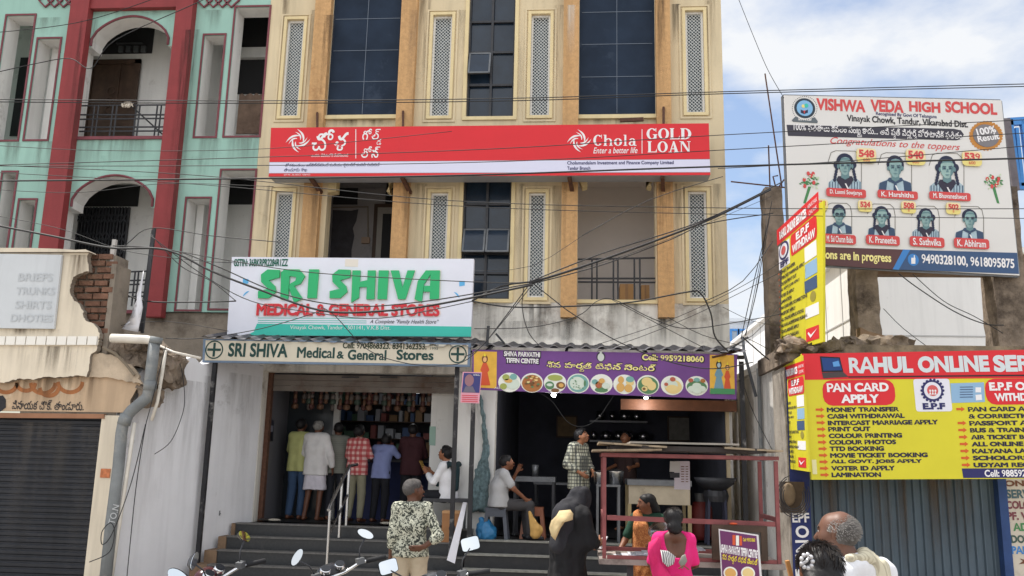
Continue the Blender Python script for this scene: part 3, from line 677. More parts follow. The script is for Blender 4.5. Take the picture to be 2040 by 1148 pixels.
# side wall: from the front corner back to the pharmacy
p0 = at(240, 950, YC + .15); p1 = at(413, 900, YS + .15); p2 = at(512, 900, YF - .01)
ztop = at(370, 715, 11.9).z
M_side = mat('bluish_white_plaster', (222, 222, 226), .85, var=.07, scale=1.2, streak=.1, bump=.2, bscale=20, dirt=(150, 148, 148), dirt_at=.65)
t = MB(); n = 26
base = [p0, p1, p2]
def along(s):
    L1 = (p1.xy - p0.xy).length; L2 = (p2.xy - p1.xy).length; d = s * (L1 + L2)
    q = p0.lerp(p1, d / L1) if d < L1 else p1.lerp(p2, (d - L1) / L2); return q.x, q.y
zr = [ztop - .35 + .35 * min(1, i / 8) + random.uniform(-.05, .05) + (.1 if i > 14 else 0) for i in range(n + 1)]
for i in range(n):
    (xa, ya), (xb, yb2) = along(i / n), along((i + 1) / n); t.quad((xa, ya, 0), (xb, yb2, 0), (xb, yb2, zr[i + 1]), (xa, ya, zr[i])); t.quad((xa - .15, ya, 0), (xa - .15, ya, zr[i]), (xb - .15, yb2, zr[i + 1]), (xb - .15, yb2, 0)); t.quad((xa, ya, zr[i]), (xb, yb2, zr[i + 1]), (xb - .15, yb2, zr[i + 1]), (xa - .15, ya, zr[i]))
t.build('side_wall', M_side, shop)
t = MB(); t.add([(p0.x, p0.y, 0), (xj1, YC + .12, 0), (xj1, YC + .12, 3.0), (p0.x, p0.y, 3.0)], [(0, 1, 2, 3)]); t.build('corner_wall', M_shop, shop)
# rubble of the broken slab above
def rough(c, h, amp, t=None, n=14, seed=0):
    """a lump of broken masonry: a subdivided block pushed about by noise"""
    t = t or MB(); c = Vector(c)
    for ax_ in range(3):
        for sg in (-1, 1):
            b_, c_ = (ax_ + 1) % 3, (ax_ + 2) % 3; vs = []
            for i in range(n + 1):
                for j in range(n + 1):
                    p = [0, 0, 0]; p[ax_] = sg * h[ax_]; p[b_] = (2 * i / n - 1) * h[b_]; p[c_] = (2 * j / n - 1) * h[c_]; p = Vector(p); q = c + p
                    d = Vector((noise.noise(q * 3.1 + Vector((seed, 0, 0))), noise.noise(q * 3.1 + Vector((0, 7, seed))), noise.noise(q * 3.1 + Vector((9, seed, 3))))) * amp + Vector((noise.noise(q * 11), noise.noise(q * 11 + Vector((5, 0, 0))), noise.noise(q * 11 + Vector((0, 5, 0))))) * amp * .7
                    vs.append(q + d)
            f = [(i * (n + 1) + j, (i + 1) * (n + 1) + j, (i + 1) * (n + 1) + j + 1, i * (n + 1) + j + 1) for i in range(n) for j in range(n)]; t.add(vs, f)
    return t
c0 = at(250, 722, YC + .7); t = rough(at(262, 712, YC + .45), (.34, .3, .18), .13, None, 18, 1); rough(at(338, 738, YC + .55), (.1, .3, .2), .1, t, 14, 2); rough(at(300, 790, YC + .3), (.1, .2, .1), .08, t, 12, 3); t.build('broken_slab', M_oldconc, shop)
t = MB(); t.poly(A(ragged([(182, 706), (205, 704), (232, 712), (258, 726), (272, 742), (283, 766), (262, 760), (226, 754), (172, 752)], 2.5), YC + .06), Vector((0, .05, 0))); t.build('patched_plaster', mat('stained_patch', (190, 172, 150), .9, var=.2, scale=5, dirt=(140, 128, 116), dirt_at=.56, bump=.4), shop)
t = MB(); t.tube(A([(205, 692), (230, 705), (250, 725), (268, 748)], YC + .02), .02, 6); t.build('bent_conduit', mat('tan_conduit', (120, 108, 92), .6), shop)
# ---------------- signs ----------------
def ink(name, c, **k): return mat(name, c, k.pop('rough', .6), **k)
I_white = ink('white_print', (232, 230, 232)); I_black = ink('black_print', (30, 28, 36)); I_red = ink('red_print', (206, 40, 48)); I_yellow = ink('yellow_print', (232, 212, 60))
I_navy = ink('navy_print', (40, 40, 96)); I_blue = ink('blue_print', (62, 128, 196)); I_green = ink('green_print', (70, 130, 80)); I_pgreen = ink('pale_green_print', (196, 214, 180))
# --- red loan sign ---
M_sred = mat('sign_red', (212, 36, 46), .5, var=.04, scale=2, dirt=(196, 60, 66), dirt_at=.7)
S = Sign([(540, 255), (1412, 246), (1415, 349), (535, 352)], (0, YF - .55, 0))
ls = thing('sign_board', 'long red and white illuminated loan sign across the beige building', 'sign', S.O.lerp(S.c[2], .5))
mb = S.board(.32); mb.build('sign_box', mat('grey_sign_case', (150, 152, 158), .5, var=.1), ls)
def pan(S, pts, name, m, par, lay=1): return flat(S.panel(pts, None, lay), name, m, par)
pan(S, [(540, 255), (1412, 246), (1414, 317), (537, 323)], 'red_panel', M_sred, ls); pan(S, [(537, 324), (1414, 318), (1415, 343), (536, 345)], 'white_panel', mat('lilac_white', (214, 214, 236), .5), ls); pan(S, [(536, 346), (1415, 344), (1415, 349), (535, 352)], 'red_strip', M_sred, ls)
def serif(ch):
    """outlines of a heavy serif capital / small letter in a unit box"""
    el = lambda cx, cy, rx, ry, a0, a1, n=14: [(cx + rx * math.cos(R(a0 + (a1 - a0) * i / n)), cy + ry * math.sin(R(a0 + (a1 - a0) * i / n))) for i in range(n + 1)]
    rg = lambda cx, cy, rx, ry, ix, iy, a0, a1: el(cx, cy, rx, ry, a0, a1) + el(cx, cy, ix, iy, a1, a0)
    bx = lambda a, b, c, d: [(a, c), (b, c), (b, d), (a, d)]
    stem = lambda x, w=.26, y=1: [bx(x, x + w, 0, y), bx(x - .08, x + w + .08, 0, .07), bx(x - .08, x + w + .08, y - .07, y)]
    if ch == 'O': return [rg(.5, .5, .5, .5, .24, .43, 0, 180), rg(.5, .5, .5, .5, .24, .43, 180, 360)]
    if ch == 'G': return [rg(.5, .5, .5, .5, .24, .43, 40, 200), rg(.5, .5, .5, .5, .24, .43, 200, 330), bx(.68, .92, .05, .42), bx(.58, 1.0, .38, .45), bx(.84, .9, .68, 1.0)]
    if ch == 'C': return [rg(.5, .5, .5, .5, .22, .43, 45, 190), rg(.5, .5, .5, .5, .22, .43, 190, 318), bx(.84, .9, .66, 1.0)]
    if ch == 'L': return stem(.08, .28) + [bx(.3, 1, 0, .07), [(.86, .07), (1, .07), (1, .36)]]
    if ch == 'D': return stem(.08, .28) + [rg(.4, .5, .6, .5, .32, .43, -90, 90)]
    if ch == 'A': return [[(.1, 0), (.2, 0), (.52, .86), (.46, 1)], [(.42, 1), (.58, 1), (.94, 0), (.62, 0)], bx(.28, .66, .28, .36), bx(0, .32, 0, .06), bx(.52, 1, 0, .06)]
    if ch == 'N': return [bx(.12, .2, 0, 1), bx(0, .32, 0, .06), [(.08, 1), (.34, 1), (.9, .1), (.9, 0), (.76, 0)], bx(.8, .88, 0, 1), bx(.68, 1, .94, 1), bx(0, .2, .94, 1)]
    if ch == 'h': return [bx(.08, .3, 0, 1), bx(0, .38, 0, .06), bx(0, .2, .94, 1), rg(.52, .42, .36, .26, .16, .18, 0, 150), bx(.68, .88, 0, .44), bx(.6, .98, 0, .06)]
    if ch == 'o': return [rg(.5, .34, .48, .34, .2, .28, 0, 180), rg(.5, .34, .48, .34, .2, .28, 180, 360)]
    if ch == 'l': return [bx(.3, .7, 0, 1), bx(.1, .9, 0, .06), bx(.12, .5, .94, 1)]
    if ch == 'a': return [bx(.56, .84, .04, .48), bx(.7, 1, 0, .08), rg(.46, .46, .38, .22, .14, .15, 0, 160), rg(.4, .2, .38, .2, .14, .13, 60, 330)]
def serif_word(S, word, boxes, par, m=I_white, lay=2):
    mb = MB()
    for ch, b in zip(word, boxes): S.glyphs(serif(ch), b, lay, mb)
    return flat(mb, 'lettering', m, par)
def spread(x0, x1, y0, y1, ws, gap=.08):
    tot = sum(ws) + gap * (len(ws) - 1); k = (x1 - x0) / tot; out = []; x = x0
    for w_ in ws: out.append((x, y0, x + w_ * k, y1)); x += (w_ + gap) * k
    return out
serif_word(S, 'GOLD', spread(1288, 1377, 256, 278, (1, 1, .9, 1)), ls); serif_word(S, 'LOAN', spread(1290, 1376, 282, 304, (.9, 1, 1, 1.1)), ls)
serif_word(S, 'Chola', spread(1182, 1268, 269, 291, (1, 1, .9, .5, .85)), ls)
flat(S.text('Enter a better life', (1182, 294, 1270, 306), shear=.25, bold=.008), 'lettering', I_white, ls)
flat(S.text('Cholamandalam Investment and Finance Company Limited', (1130, 321, 1342, 330), bold=.02), 'lettering', I_navy, ls); flat(S.text('Tandur Branch', (1130, 332, 1176, 339), bold=.02), 'lettering', I_navy, ls)
flat(S.text('చోళ', (622, 258, 694, 301), bold=.035), 'lettering', I_white, ls); flat(S.text('గోల్{డ}్', (722, 257, 760, 289), bold=.03), 'lettering', I_white, ls); flat(S.text('లోన్', (720, 292, 757, 315), bold=.03), 'lettering', I_white, ls)
flat(S.text('అందరం జీవితంలోకి ప్రవేశించండి', (620, 306, 694, 313), bold=.01), 'lettering', I_white, ls)
flat(S.text('చోళమండలం ఇన్వెస్ట్మెంట్ మరియు ఫైనాన్స్ కంపెనీ లిమిటెడ్', (568, 325, 757, 334), bold=.012), 'lettering', I_navy, ls); flat(S.text('తాండూరు శాఖ', (566, 335, 612, 343), bold=.012), 'lettering', I_navy, ls)
flat(S.text('GST No : 36 AAACC 1226H1Z1', (566, 347, 618, 350)), 'lettering', I_white, ls)
for x in (709, 1279):
    pan(S, [(x - .7, 258), (x + .7, 258), (x + .7, 316 if x < 800 else 306), (x - .7, 316 if x < 800 else 306)], 'divider_line', I_white, ls, 2)
def swirl(S, cx, cy, r, par):
    mb = MB(); u0, v0, u1, v1 = S.uvbox((cx - r, cy - r, cx + r, cy + r)); cu, cv, k = (u0 + u1) / 2, (v0 + v1) / 2, (u1 - u0) / 2
    bez = lambda p, c, e, t: ((1 - t) ** 2 * p[0] + 2 * t * (1 - t) * c[0] + t * t * e[0], (1 - t) ** 2 * p[1] + 2 * t * (1 - t) * c[1] + t * t * e[1])
    for q in range(4):
        ca, sa = math.cos(R(90 * q + 8)), math.sin(R(90 * q + 8))
        for j, (p0, c0, e0, wd) in enumerate((((.42, -.12), (.62, .5), (-.02, 1.02), .17), ((.2, .06), (.36, .48), (-.2, .8), .12))):
            up, dn = [], []
            for i in range(11):
                t_ = i / 10; x, y = bez(p0, c0, e0, t_); x2, y2 = bez(p0, c0, e0, min(1, t_ + .02) if t_ < 1 else t_); x1, y1 = bez(p0, c0, e0, max(0, t_ - .02)); dx, dy = x2 - x1, y2 - y1; l = math.hypot(dx, dy) or 1; h = wd * .5 * math.sin(math.pi * (.12 + .88 * t_)); up.append((x - dy / l * h, y + dx / l * h)); dn.append((x + dy / l * h, y - dx / l * h))
            mb.poly([S.P(cu + (x * ca - y * sa) * k, cv + (x * sa + y * ca) * k, 2 + .2 * q + .1 * j) for x, y in up + dn[::-1]])
    return flat(mb, 'emblem', I_white, par)
swirl(S, 594, 281, 24, ls); swirl(S, 1154, 281, 24, ls)
t = MB()
for x, y0, y1 in ((632, 225, 256), (803, 222, 254), (1322, 214, 248)): t = MB(); t.tube([at(x, y0, YF - .16), at(x, y1, YF - .3)], .022, 6); t.build('support_bracket', M_rust, ls)
for x in (618, 801, 1134, 1320): q = at(x, 353, YF - .5); t = MB(); t.bar(q, q + Vector((.05, .45, -.12)), .06, .05); t.build('support_bracket', M_rust, ls)

t = MB(); t.bar(at(1235, 240, YF - .2), at(1282, 238, YF - .2), .04, .06); tag(t.build('rusty_bar', M_rust), 'short rusty iron bar on the ledge above the GOLD LOAN sign', 'bar')

# --- SRI SHIVA sign ---
Yss = 12.75
S = Sign([(462, 512), (944, 516), (938, 671), (452, 668)], (0, Yss, 0))
ss = thing('shop_sign', 'white flex sign with raised green and red letters above medical shop awning', 'sign', S.O.lerp(S.c[2], .5))
S.board(.12).build('board', mat('flex_white', (226, 228, 240), .5, var=.05, scale=2, dirt=(200, 200, 208), dirt_at=.68), ss)
M_teal = ink('teal_print', (62, 190, 172)); M_g3 = ink('green_acrylic', (38, 176, 110), rough=.35); M_r3 = ink('red_acrylic', (206, 40, 52), rough=.35)
M_glow = ink('pinkish_white_border', (232, 224, 222), rough=.5)
gl = [ # S
 ([(.02, .0), (.55, 0), (.9, .22), (.82, .42), (.5, .62), (1, .72), (1, .98), (.4, 1), (.08, .82), (.12, .56), (.5, .32), (0, .24)],),
 # R
 ([(.05, 0), (.36, 0), (.36, 1), (.12, 1), (.0, .9)], [(.36, .78), (.36, 1), (.75, 1), (1, .78), (.84, .52), (.58, .44), (.96, .02), (.62, -.12), (.38, .36), (.38, .5), (.62, .62), (.64, .74)]),
 ([(.1, 0), (.9, 0), (.95, 1), (.1, 1)],),
]
def sris(ch):
    if ch == 'S': return gl[0]
    if ch == 'R': return gl[1]
    if ch == 'I': return gl[2]
    if ch == 'H': return ([(.02, -.12), (.34, .05), (.34, 1), (.0, 1)], [(.34, .42), (.66, .42), (.66, .66), (.34, .6)], [(.66, 0), (1, 0), (1, 1), (.66, 1)])
    if ch == 'V': return ([(0, 1), (.34, 1), (.52, .4), (.7, 1), (1, 1), (.66, 0), (.36, 0)],)
    if ch == 'A': return ([(.0, .0), (.3, -.12), (.36, .52), (.62, .86), (.62, 1), (.42, 1), (.1, .62)], [(.36, .26), (.66, .26), (.66, .46), (.36, .46)], [(.62, 0), (1, 0), (1, 1), (.62, 1)])
ub = [(517, 538, 557, 595), (560, 538, 608, 597), (613, 538, 636, 595), (659, 538, 698, 595), (702, 540, 748, 597), (752, 540, 775, 597), (778, 540, 826, 597), (828, 540, 876, 597)]
u0, v0, u1, v1 = 0, 0, 0, 0
mb = MB(); mg = MB()
for ch, b in zip('SRISHIVA', ub):
    S.glyphs(sris(ch), b, 14, mb, ext=.04); cx, cy = (b[0] + b[2]) / 2, (b[1] + b[3]) / 2
    S.glyphs(sris(ch), (cx + (b[0] - cx) * 1.1, cy + (b[1] - cy) * 1.07, cx + (b[2] - cx) * 1.1, cy + (b[3] - cy) * 1.07), 1, mg)
flat(mb, 'raised_lettering', M_g3, ss); flat(mg, 'letter_outline', M_glow, ss)
flat(S.text('MEDICAL & GENERAL STORES', (512, 606, 876, 630), lay=8, bold=.04, ext=.02), 'raised_lettering', M_r3, ss)
flat(S.text('MEDICAL & GENERAL STORES', (510, 604, 879, 632), lay=1, bold=.07), 'letter_outline', M_glow, ss)
flat(S.text('GSTIN: 36BKRPR2284R1ZZ', (466, 516, 574, 531), bold=.035), 'lettering', ink('dark_green_print', (22, 96, 78)), ss)
flat(S.text('A Complete "Family Health Store"', (737, 637, 874, 647), shear=.35), 'lettering', I_black, ss)
mb = MB()
for y in (633, 638, 642): S.panel([(514, y), (730, y + 1), (730, y + 2.2), (514, y + 1.2)], mb)
flat(mb, 'printed_line', M_teal, ss)
pan(S, [(506, 661), (512, 645), (939.5, 651), (938, 671), (490, 668)], 'teal_band', M_teal, ss)
flat(S.text('Vinayak Chowk, Tandur - 501141, V.K.B Dist.', (578, 649, 778, 659)), 'lettering', I_white, ss)
mb = MB(); mb2 = MB()
for x, y, f in ((484, 556, 1), (484, 582, 1), (915, 560, -1), (915, 584, -1)):
    S.disc(x + (12 if f > 0 else -12) * (y > 570), y + (10 if y > 570 else -8), 12, 12, mb=mb, a0=R(90 if f > 0 else 0), a1=R(180 if f > 0 else 90)) if y > 570 else S.panel([(x, y), (x + 11, y), (x + 11, y + 9), (x, y + 11)], mb)
flat(mb, 'blue_mark', ink('sky_blue_print', (96, 176, 226)), ss)
pan(S, [(688, 516), (714, 517), (713, 532), (687, 531)], 'pale_patch', ink('cream_patch', (226, 218, 208)), ss)

# --- corrugated awnings and lower signs ---
M_tin = mat('corrugated_tin', (92, 92, 98), .6, metal=.3, var=.3, scale=4, streak=.2, dirt=(66, 60, 58), dirt_at=.56)
def awning(pl, pr, yfront, yback, dz, name, label, posts):
    a = at(*pl, yfront); b = at(*pr, yfront); o = thing(name, label, 'awning', a.lerp(b, .5)); t = MB(); L_ = b.x - a.x; n = int(L_ / .021)
    for i in range(n):
        def P(j, back):
            x = a.x + L_ * j / n; f = j / n; z = a.z + (b.z - a.z) * f + .028 * max(-.35, math.sin(2 * math.pi * (L_ * f) / .225)); return (x, yback if back else yfront, z + (dz if back else 0))
        t.quad(P(i, 0), P(i + 1, 0), P(i + 1, 1), P(i, 1))
    t.build('corrugated_sheet', M_tin, o)
    t = MB(); t.bar(Vector((a.x, yfront + .24, a.z - .05)), Vector((b.x, yfront + .24, b.z - .05)), .05, .05); t.bar(Vector((a.x, yback - .15, a.z + dz - .06)), Vector((b.x, yback - .15, b.z + dz - .06)), .05, .05)
    for f in (.05, .35, .65, .95): t.bar(Vector((a.x + L_ * f, yfront + .22, a.z + (b.z - a.z) * f - .055)), Vector((a.x + L_ * f, yback - .1, a.z + (b.z - a.z) * f + dz - .055)), .04, .04)
    t.build('rafter', M_blackmetal, o)
    for (px, py, zb, Y) in posts:
        q = at(px, py, Y); p = MB(); p.box(q.x - .03, q.x + .03, Y - .03, Y + .03, zb, at(px, 735, Y).z + .1); p.build('post', mat('peeling_black_post', (38, 38, 42), .6, var=.3, scale=10, dirt=(196, 194, 190), dirt_at=.56), o)
    return o
aw1 = awning((400, 672), (948, 692), YS - .1, YF - .05, .28, 'awning', 'corrugated tin awning over the medical store steps', [(413, 900, 0, YS), (907, 850, .5, YS + .1)])
aw2 = awning((938, 689), (1488, 701), YS - .1, YF - .05, .22, 'awning', 'corrugated tin awning over the tiffin eatery', [(940, 900, .4, YS + .1), (1479, 800, 0, YS + .05)])
S = Sign([(405, 675), (938, 684), (936, 731), (403, 722)], (0, YS - .06, 0))
lsn = thing('shop_sign', 'hand painted cream medical store sign with green crosses under the awning edge', 'sign', S.O.lerp(S.c[2], .5))
S.board(.05).build('board', mat('blue_grey_frame', (108, 126, 148), .6, var=.15, scale=5), lsn)
pan(S, [(410, 678), (933, 687.5), (931, 726.5), (408, 718)], 'painted_panel', mat('cream_painted_tin', (206, 198, 180), .6, var=.07, scale=2, streak=.1, dirt=(176, 164, 146), dirt_at=.68), lsn)
M_bg = ink('bottle_green_paint', (24, 62, 58))
flat(S.text('SRI SHIVA', (455, 684, 574, 712), bold=.035), 'lettering', M_bg, lsn); flat(S.text('Medical', (592, 692, 667, 714), bold=.035), 'lettering', M_bg, lsn); flat(S.text('&', (671, 700, 686, 715), bold=.03), 'lettering', M_bg, lsn); flat(S.text('General', (693, 697, 770, 718), bold=.035), 'lettering', M_bg, lsn); flat(S.text('Stores', (790, 697, 864, 718), bold=.035), 'lettering', M_bg, lsn)
flat(S.text('Cell: 9704868323. 8341362353.', (683, 683, 850, 696), bold=.035), 'lettering', ink('dark_green_brown', (44, 56, 40)), lsn); flat(S.text('Since', (856, 685, 874, 690)), 'lettering', M_bg, lsn); flat(S.text('1995', (857, 692, 873, 697)), 'lettering', M_bg, lsn)
for cx, cy in ((427, 697), (912, 706)):
    mb = MB(); u0, v0, u1, v1 = S.uvbox((cx - 18, cy - 18, cx + 18, cy + 18)); cu, cv, r = (u0 + u1) / 2, (v0 + v1) / 2, (u1 - u0) / 2
    for a0 in (0, 180):
        ang = [R(a0 + 12 * i) for i in range(16)]; mb.poly([S.P(cu + r * math.cos(a), cv + r * math.sin(a), 2) for a in ang] + [S.P(cu + r * .86 * math.cos(a), cv + r * .86 * math.sin(a), 2) for a in ang[::-1]])
    mb.poly([S.P(cu + x * r, cv + y * r, 2.4) for x, y in ((-.75, -.13), (-.13, -.13), (-.13, -.75), (.13, -.75), (.13, -.13), (.75, -.13), (.75, .13), (.13, .13), (.13, .75), (-.13, .75), (-.13, .13), (-.75, .13))]); flat(mb, 'green_cross', M_bg, lsn)

# --- tiffin sign ---
Yt = YS - .05
S = Sign([(941, 697), (1469, 706), (1467, 796), (941, 776)], (0, Yt, 0))
ts = thing('eatery_sign', 'purple tiffin centre banner with a row of nine food pictures', 'sign', S.O.lerp(S.c[2], .5))
S.board(.05).build('board', mat('purple_flex', (112, 66, 138), .5, var=.16, scale=1.6), ts)
pan(S, [(944, 700), (990, 701), (989, 774), (944, 772)], 'picture', mat('golden_print', (226, 178, 66), .5, var=.15, scale=8), ts); pan(S, [(1414, 707), (1462, 708), (1464, 786), (1414, 785)], 'picture', mat('golden_print', (226, 178, 66), .5), ts)
# simple standing figures in the two pictures
def figure(S, cx, y0, y1, robe, skin, hair, par, wd=1):
    h = y1 - y0; k = h / 70 * wd; mb = MB(); S.panel([(cx - 4 * k, y0 + .3 * h), (cx + 4 * k, y0 + .3 * h), (cx + 10 * k, y0 + .52 * h), (cx + 6 * k, y0 + .6 * h), (cx + 12 * k, y1), (cx - 12 * k, y1), (cx - 6 * k, y0 + .6 * h), (cx - 10 * k, y0 + .52 * h)], mb, 2); flat(mb, 'robe', robe, par)
    flat(S.disc(cx, y0 + .18 * h, 6.5 * k, 9 * k, 2), 'hair', hair, par); flat(S.disc(cx, y0 + .2 * h, 4 * k, 5.6 * k, 3), 'face', skin, par); flat(S.panel([(cx - 3 * k, y0 + .1 * h), (cx, y0 - .02 * h), (cx + 3 * k, y0 + .1 * h)], None, 4), 'crown', I_yellow, par)
F_or = ink('vermilion_print', (206, 86, 50)); F_tan = ink('tan_print', (228, 178, 120)); F_br = ink('brown_print', (110, 66, 44)); F_bl = ink('dusty_blue_print', (110, 150, 170)); F_wh = ink('plate_white', (230, 232, 224)); F_gr = ink('leaf_green_print', (70, 140, 92)); F_ye = ink('pale_yellow_print', (226, 210, 130))
figure(S, 966, 704, 768, F_or, F_tan, F_br, ts); figure(S, 1432, 716, 776, F_bl, ink('pale_blue_print', (170, 190, 200)), I_black, ts); figure(S, 1449, 722, 778, F_or, F_tan, F_br, ts, .8)
pan(S, [(1415, 774), (1463.5, 775), (1464, 786), (1414, 785)], 'picture_base', F_gr, ts, 4)
for s, b in (('SHIVA PARVATHI', (1004, 701, 1076, 711)), ('TIFFIN CENTRE', (1008, 714, 1073, 724))):
    x0, y0, x1, y1 = b; flat(S.text(s, (x0 - 2, y0 - 2, x1 + 2, y1 + 2), 1, bold=.09), 'letter_shadow', I_black, ts); flat(S.text(s, b, 2, bold=.045), 'lettering', I_white, ts)
tl = 'శివ పార్{వ}తి టిఫిన్ సెంటర్'.replace('ర్{వ}', 'ర{వ}')
flat(S.text(tl, (1087, 721, 1309, 744), 1.2, bold=.1), 'letter_shadow', I_black, ts); flat(S.text(tl, (1089, 723, 1307, 742), 2.4, bold=.045), 'lettering', ink('cream_yellow_print', (238, 226, 150)), ts)
flat(S.text('Cell: 9959218060', (1277, 706, 1404, 722), 1, bold=.09), 'letter_shadow', I_black, ts); flat(S.text('Cell: 9959218060', (1279, 708, 1402, 720), 2, bold=.04), 'lettering', ink('cream_yellow_print', (238, 226, 150)), ts)
flat(S.disc(1197, 711, 9, 10, 1), 'emblem_back', ink('dark_emblem', (60, 52, 70)), ts); mb = MB(); S.disc(1197, 712, 6.5, 8, 2, mb=mb); S.panel([(1194, 704), (1197, 699), (1200, 704)], mb, 2); flat(mb, 'emblem', ink('grey_white_print', (206, 210, 206)), ts)
rnd = random.Random(3)
FD = [(1015, 762), (1060, 763), (1106, 763), (1152, 764), (1198, 765), (1244, 766), (1291, 767), (1339, 768), (1388, 769)]
M_food = {k: ink('food_' + k, c) for k, c in dict(rice=(206, 218, 206), curry=(170, 110, 60), chutney=(160, 170, 90), dosa=(226, 202, 140), gravy=(120, 84, 50), vada=(214, 168, 96), green=(88, 132, 92), teal=(120, 170, 165), red=(180, 96, 74)).items()}
for i, (cx, cy) in enumerate(FD):
    f = flat(S.disc(cx, cy, 22.5, 19.5, 1), 'food_picture', F_wh, ts)
    fl = lambda x, y, rx, ry, m, l=3, **k: flat(S.disc(cx + x, cy + y, rx, ry, l, **k), 'food', M_food[m], f)
    if i == 0: fl(6, 3, 14, 11, 'rice'); fl(-7, -10, 7, 6, 'chutney', 4); fl(8, -11, 7, 6, 'teal', 4); fl(-2, -3, 8, 4, 'vada', 4); fl(-12, 8, 7, 6, 'chutney', 4)
    if i == 1:
        fl(0, 1, 20, 17, 'curry')
        for k in range(26): a = rnd.uniform(0, 6.28); r = rnd.uniform(2, 16); fl(r * math.cos(a), r * .85 * math.sin(a), 3, 1.8, rnd.choice(['vada', 'dosa', 'green', 'gravy', 'red']), 4 + .2 * k)
    if i == 2: fl(0, -10, 15, 6, 'chutney'); fl(-11, 5, 9, 8, 'green'); fl(11, 5, 9, 7, 'gravy'); fl(0, 15, 8, 4, 'gravy', 3.5); fl(-11, 4, 6, 3, 'rice', 5); fl(12, 5, 5, 4, 'vada', 5)
    if i == 3:
        fl(0, 0, 20, 17.5, 'teal'); fl(-2, 0, 15, 13, 'rice', 4)
        for k in range(12): fl(rnd.uniform(-12, 10), rnd.uniform(-10, 10), 1.5, .9, 'green', 5 + .2 * k)
        fl(13, 0, 2, 6, 'green', 7)
    if i == 4: fl(0, 12, 13, 5, 'green'); fl(-5, 2, 7, 7, 'curry', 4); fl(1, -6, 6, 5, 'vada', 5); fl(9, 4, 8, 6, 'rice', 4.5); fl(-13, -4, 6, 5, 'teal', 4); fl(-6, 4, 3, 3, 'red', 6)
    if i == 5: fl(-7, -9, 6, 7, 'vada'); fl(-8, 6, 8, 9, 'vada', 4); fl(8, 8, 8, 8, 'vada', 3.5); fl(11, -10, 8, 6, 'teal', 4); fl(11, -3, 8, 6, 'dosa', 3.4)
    if i == 6: fl(0, 1, 20, 17, 'green'); fl(-2, -6, 11, 9, 'dosa', 4); fl(7, 2, 9, 9, 'dosa', 4.6); fl(-7, 8, 6, 5, 'dosa', 5.2); fl(-8, 8, 3, 2.4, 'gravy', 6)
    if i == 7: fl(2, 3, 17, 14, 'dosa'); fl(-2, 0, 13, 11, 'rice', 3.8); fl(0, 6, 12, 7, 'dosa', 4.4); fl(1, -12, 5.5, 4.5, 'red', 5); fl(-12, -2, 4, 3.5, 'red', 5)
    if i == 8:
        fl(0, 2, 20, 12, 'green')
        for x, y in ((-9, 6), (9, 6), (0, 0), (0, 10)): fl(x, y, 9, 6, 'rice', 4 + .3 * y)
        fl(-12, -11, 5, 4, 'red', 5); fl(0, -12, 6, 4, 'teal', 5); fl(12, -10, 5, 4, 'curry', 5)
flat(S.text('ADS', (985, 771, 1000, 775)), 'lettering', I_white, ts)
# hanging pink notice on the post
S = Sign([(922, 741), (960, 742), (954, 804), (917, 802)], (0, YS - .35, 0))
pn = thing('notice_board', 'small pink notice with a face picture hung on the post between the two shops', 'notice', S.O.lerp(S.c[2], .5))
S.board(.02).build('board', ink('pink_paper', (222, 158, 176)), pn); pan(S, [(924, 743), (958, 744), (955, 783), (920, 782)], 'picture', ink('indigo_print', (60, 62, 120)), pn); flat(S.disc(935, 758, 9, 12, 2), 'portrait', ink('muted_portrait', (150, 110, 118)), pn); flat(S.panel([(922, 782), (928, 770), (942, 770), (948, 782.5)], None, 2.4), 'portrait_shirt', ink('muted_shirt', (110, 104, 120)), pn)
flat(S.text('దినోత్సవం', (943, 745, 956, 749)), 'lettering', I_white, pn)
mb = MB(); 
for k in range(4): S.panel([(920, 787 + k * 4), (952, 788 + k * 4), (952, 789.2 + k * 4), (920, 788.2 + k * 4)], mb, 2)
flat(mb, 'text_lines', I_red, pn)
# ---------------- right hand side: corner shop, billboard, far houses ----------------
cs = thing('corner_shop', 'single storey corner shop with blue corrugated shutter and bare concrete stubs on its roof', 'building', (at(1800, 1000, YR).x, YR, 0))
M_bshut = mat('blue_corrugated_shutter', (84, 98, 110), .6, metal=.15, var=.16, scale=2, streak=.25, dirt=(92, 96, 100), dirt_at=.62)
xa, xb = at(1617, 1050, YR).x, at(1996, 1050, YR).x; ztp = at(1800, 930, YR).z
t = MB(); x = xa; prof = []
while x < xb: prof += [(x, 0), (x + .05, 0), (x + .062, -.03), (x + .075, -.03), (x + .087, 0)]; x += .1
for (x0, y0), (x1, y1) in zip(prof, prof[1:]): t.quad((x0, YR + .1 + y0, 0), (x1, YR + .1 + y1, 0), (x1, YR + .1 + y1, ztp + .5), (x0, YR + .1 + y0, ztp + .5))
t.build('shutter', M_bshut, cs)
xc = at(1577, 1050, YR).x
M_blue = mat('navy_wall_paint', (42, 52, 104), .8, var=.2, scale=5, streak=.2, dirt=(84, 82, 96), dirt_at=.62)
M_stain = mat('stained_white_wall', (232, 228, 222), .9, var=.12, scale=1.6, streak=.2, bump=.3, bscale=14, dirt=(130, 118, 106), dirt_at=.6)
ZRoof = at(1700, 700, YR + .3).z
t = MB(); t.box(xc, xa - .003, YR, YR + .6, 0, ZRoof - .3); o = t.build('painted_column', M_blue, cs)
S = Sign([(1577, 1000), (1617, 1000), (1622, 1148), (1580, 1148)], (0, YR, 0))
flat(S.text('EPF', (1578, 1022, 1612, 1041), bold=.03), 'lettering', I_white, o)
for i, ch in enumerate('ONLI'): # letters lie on their side down the column
    flat(S.text(ch, (1578 + 8, 1046 + i * 29, 1578 + 32, 1046 + i * 29 + 27), bold=.03, rot=R(-90)), 'lettering', I_white, o)
X0 = xc
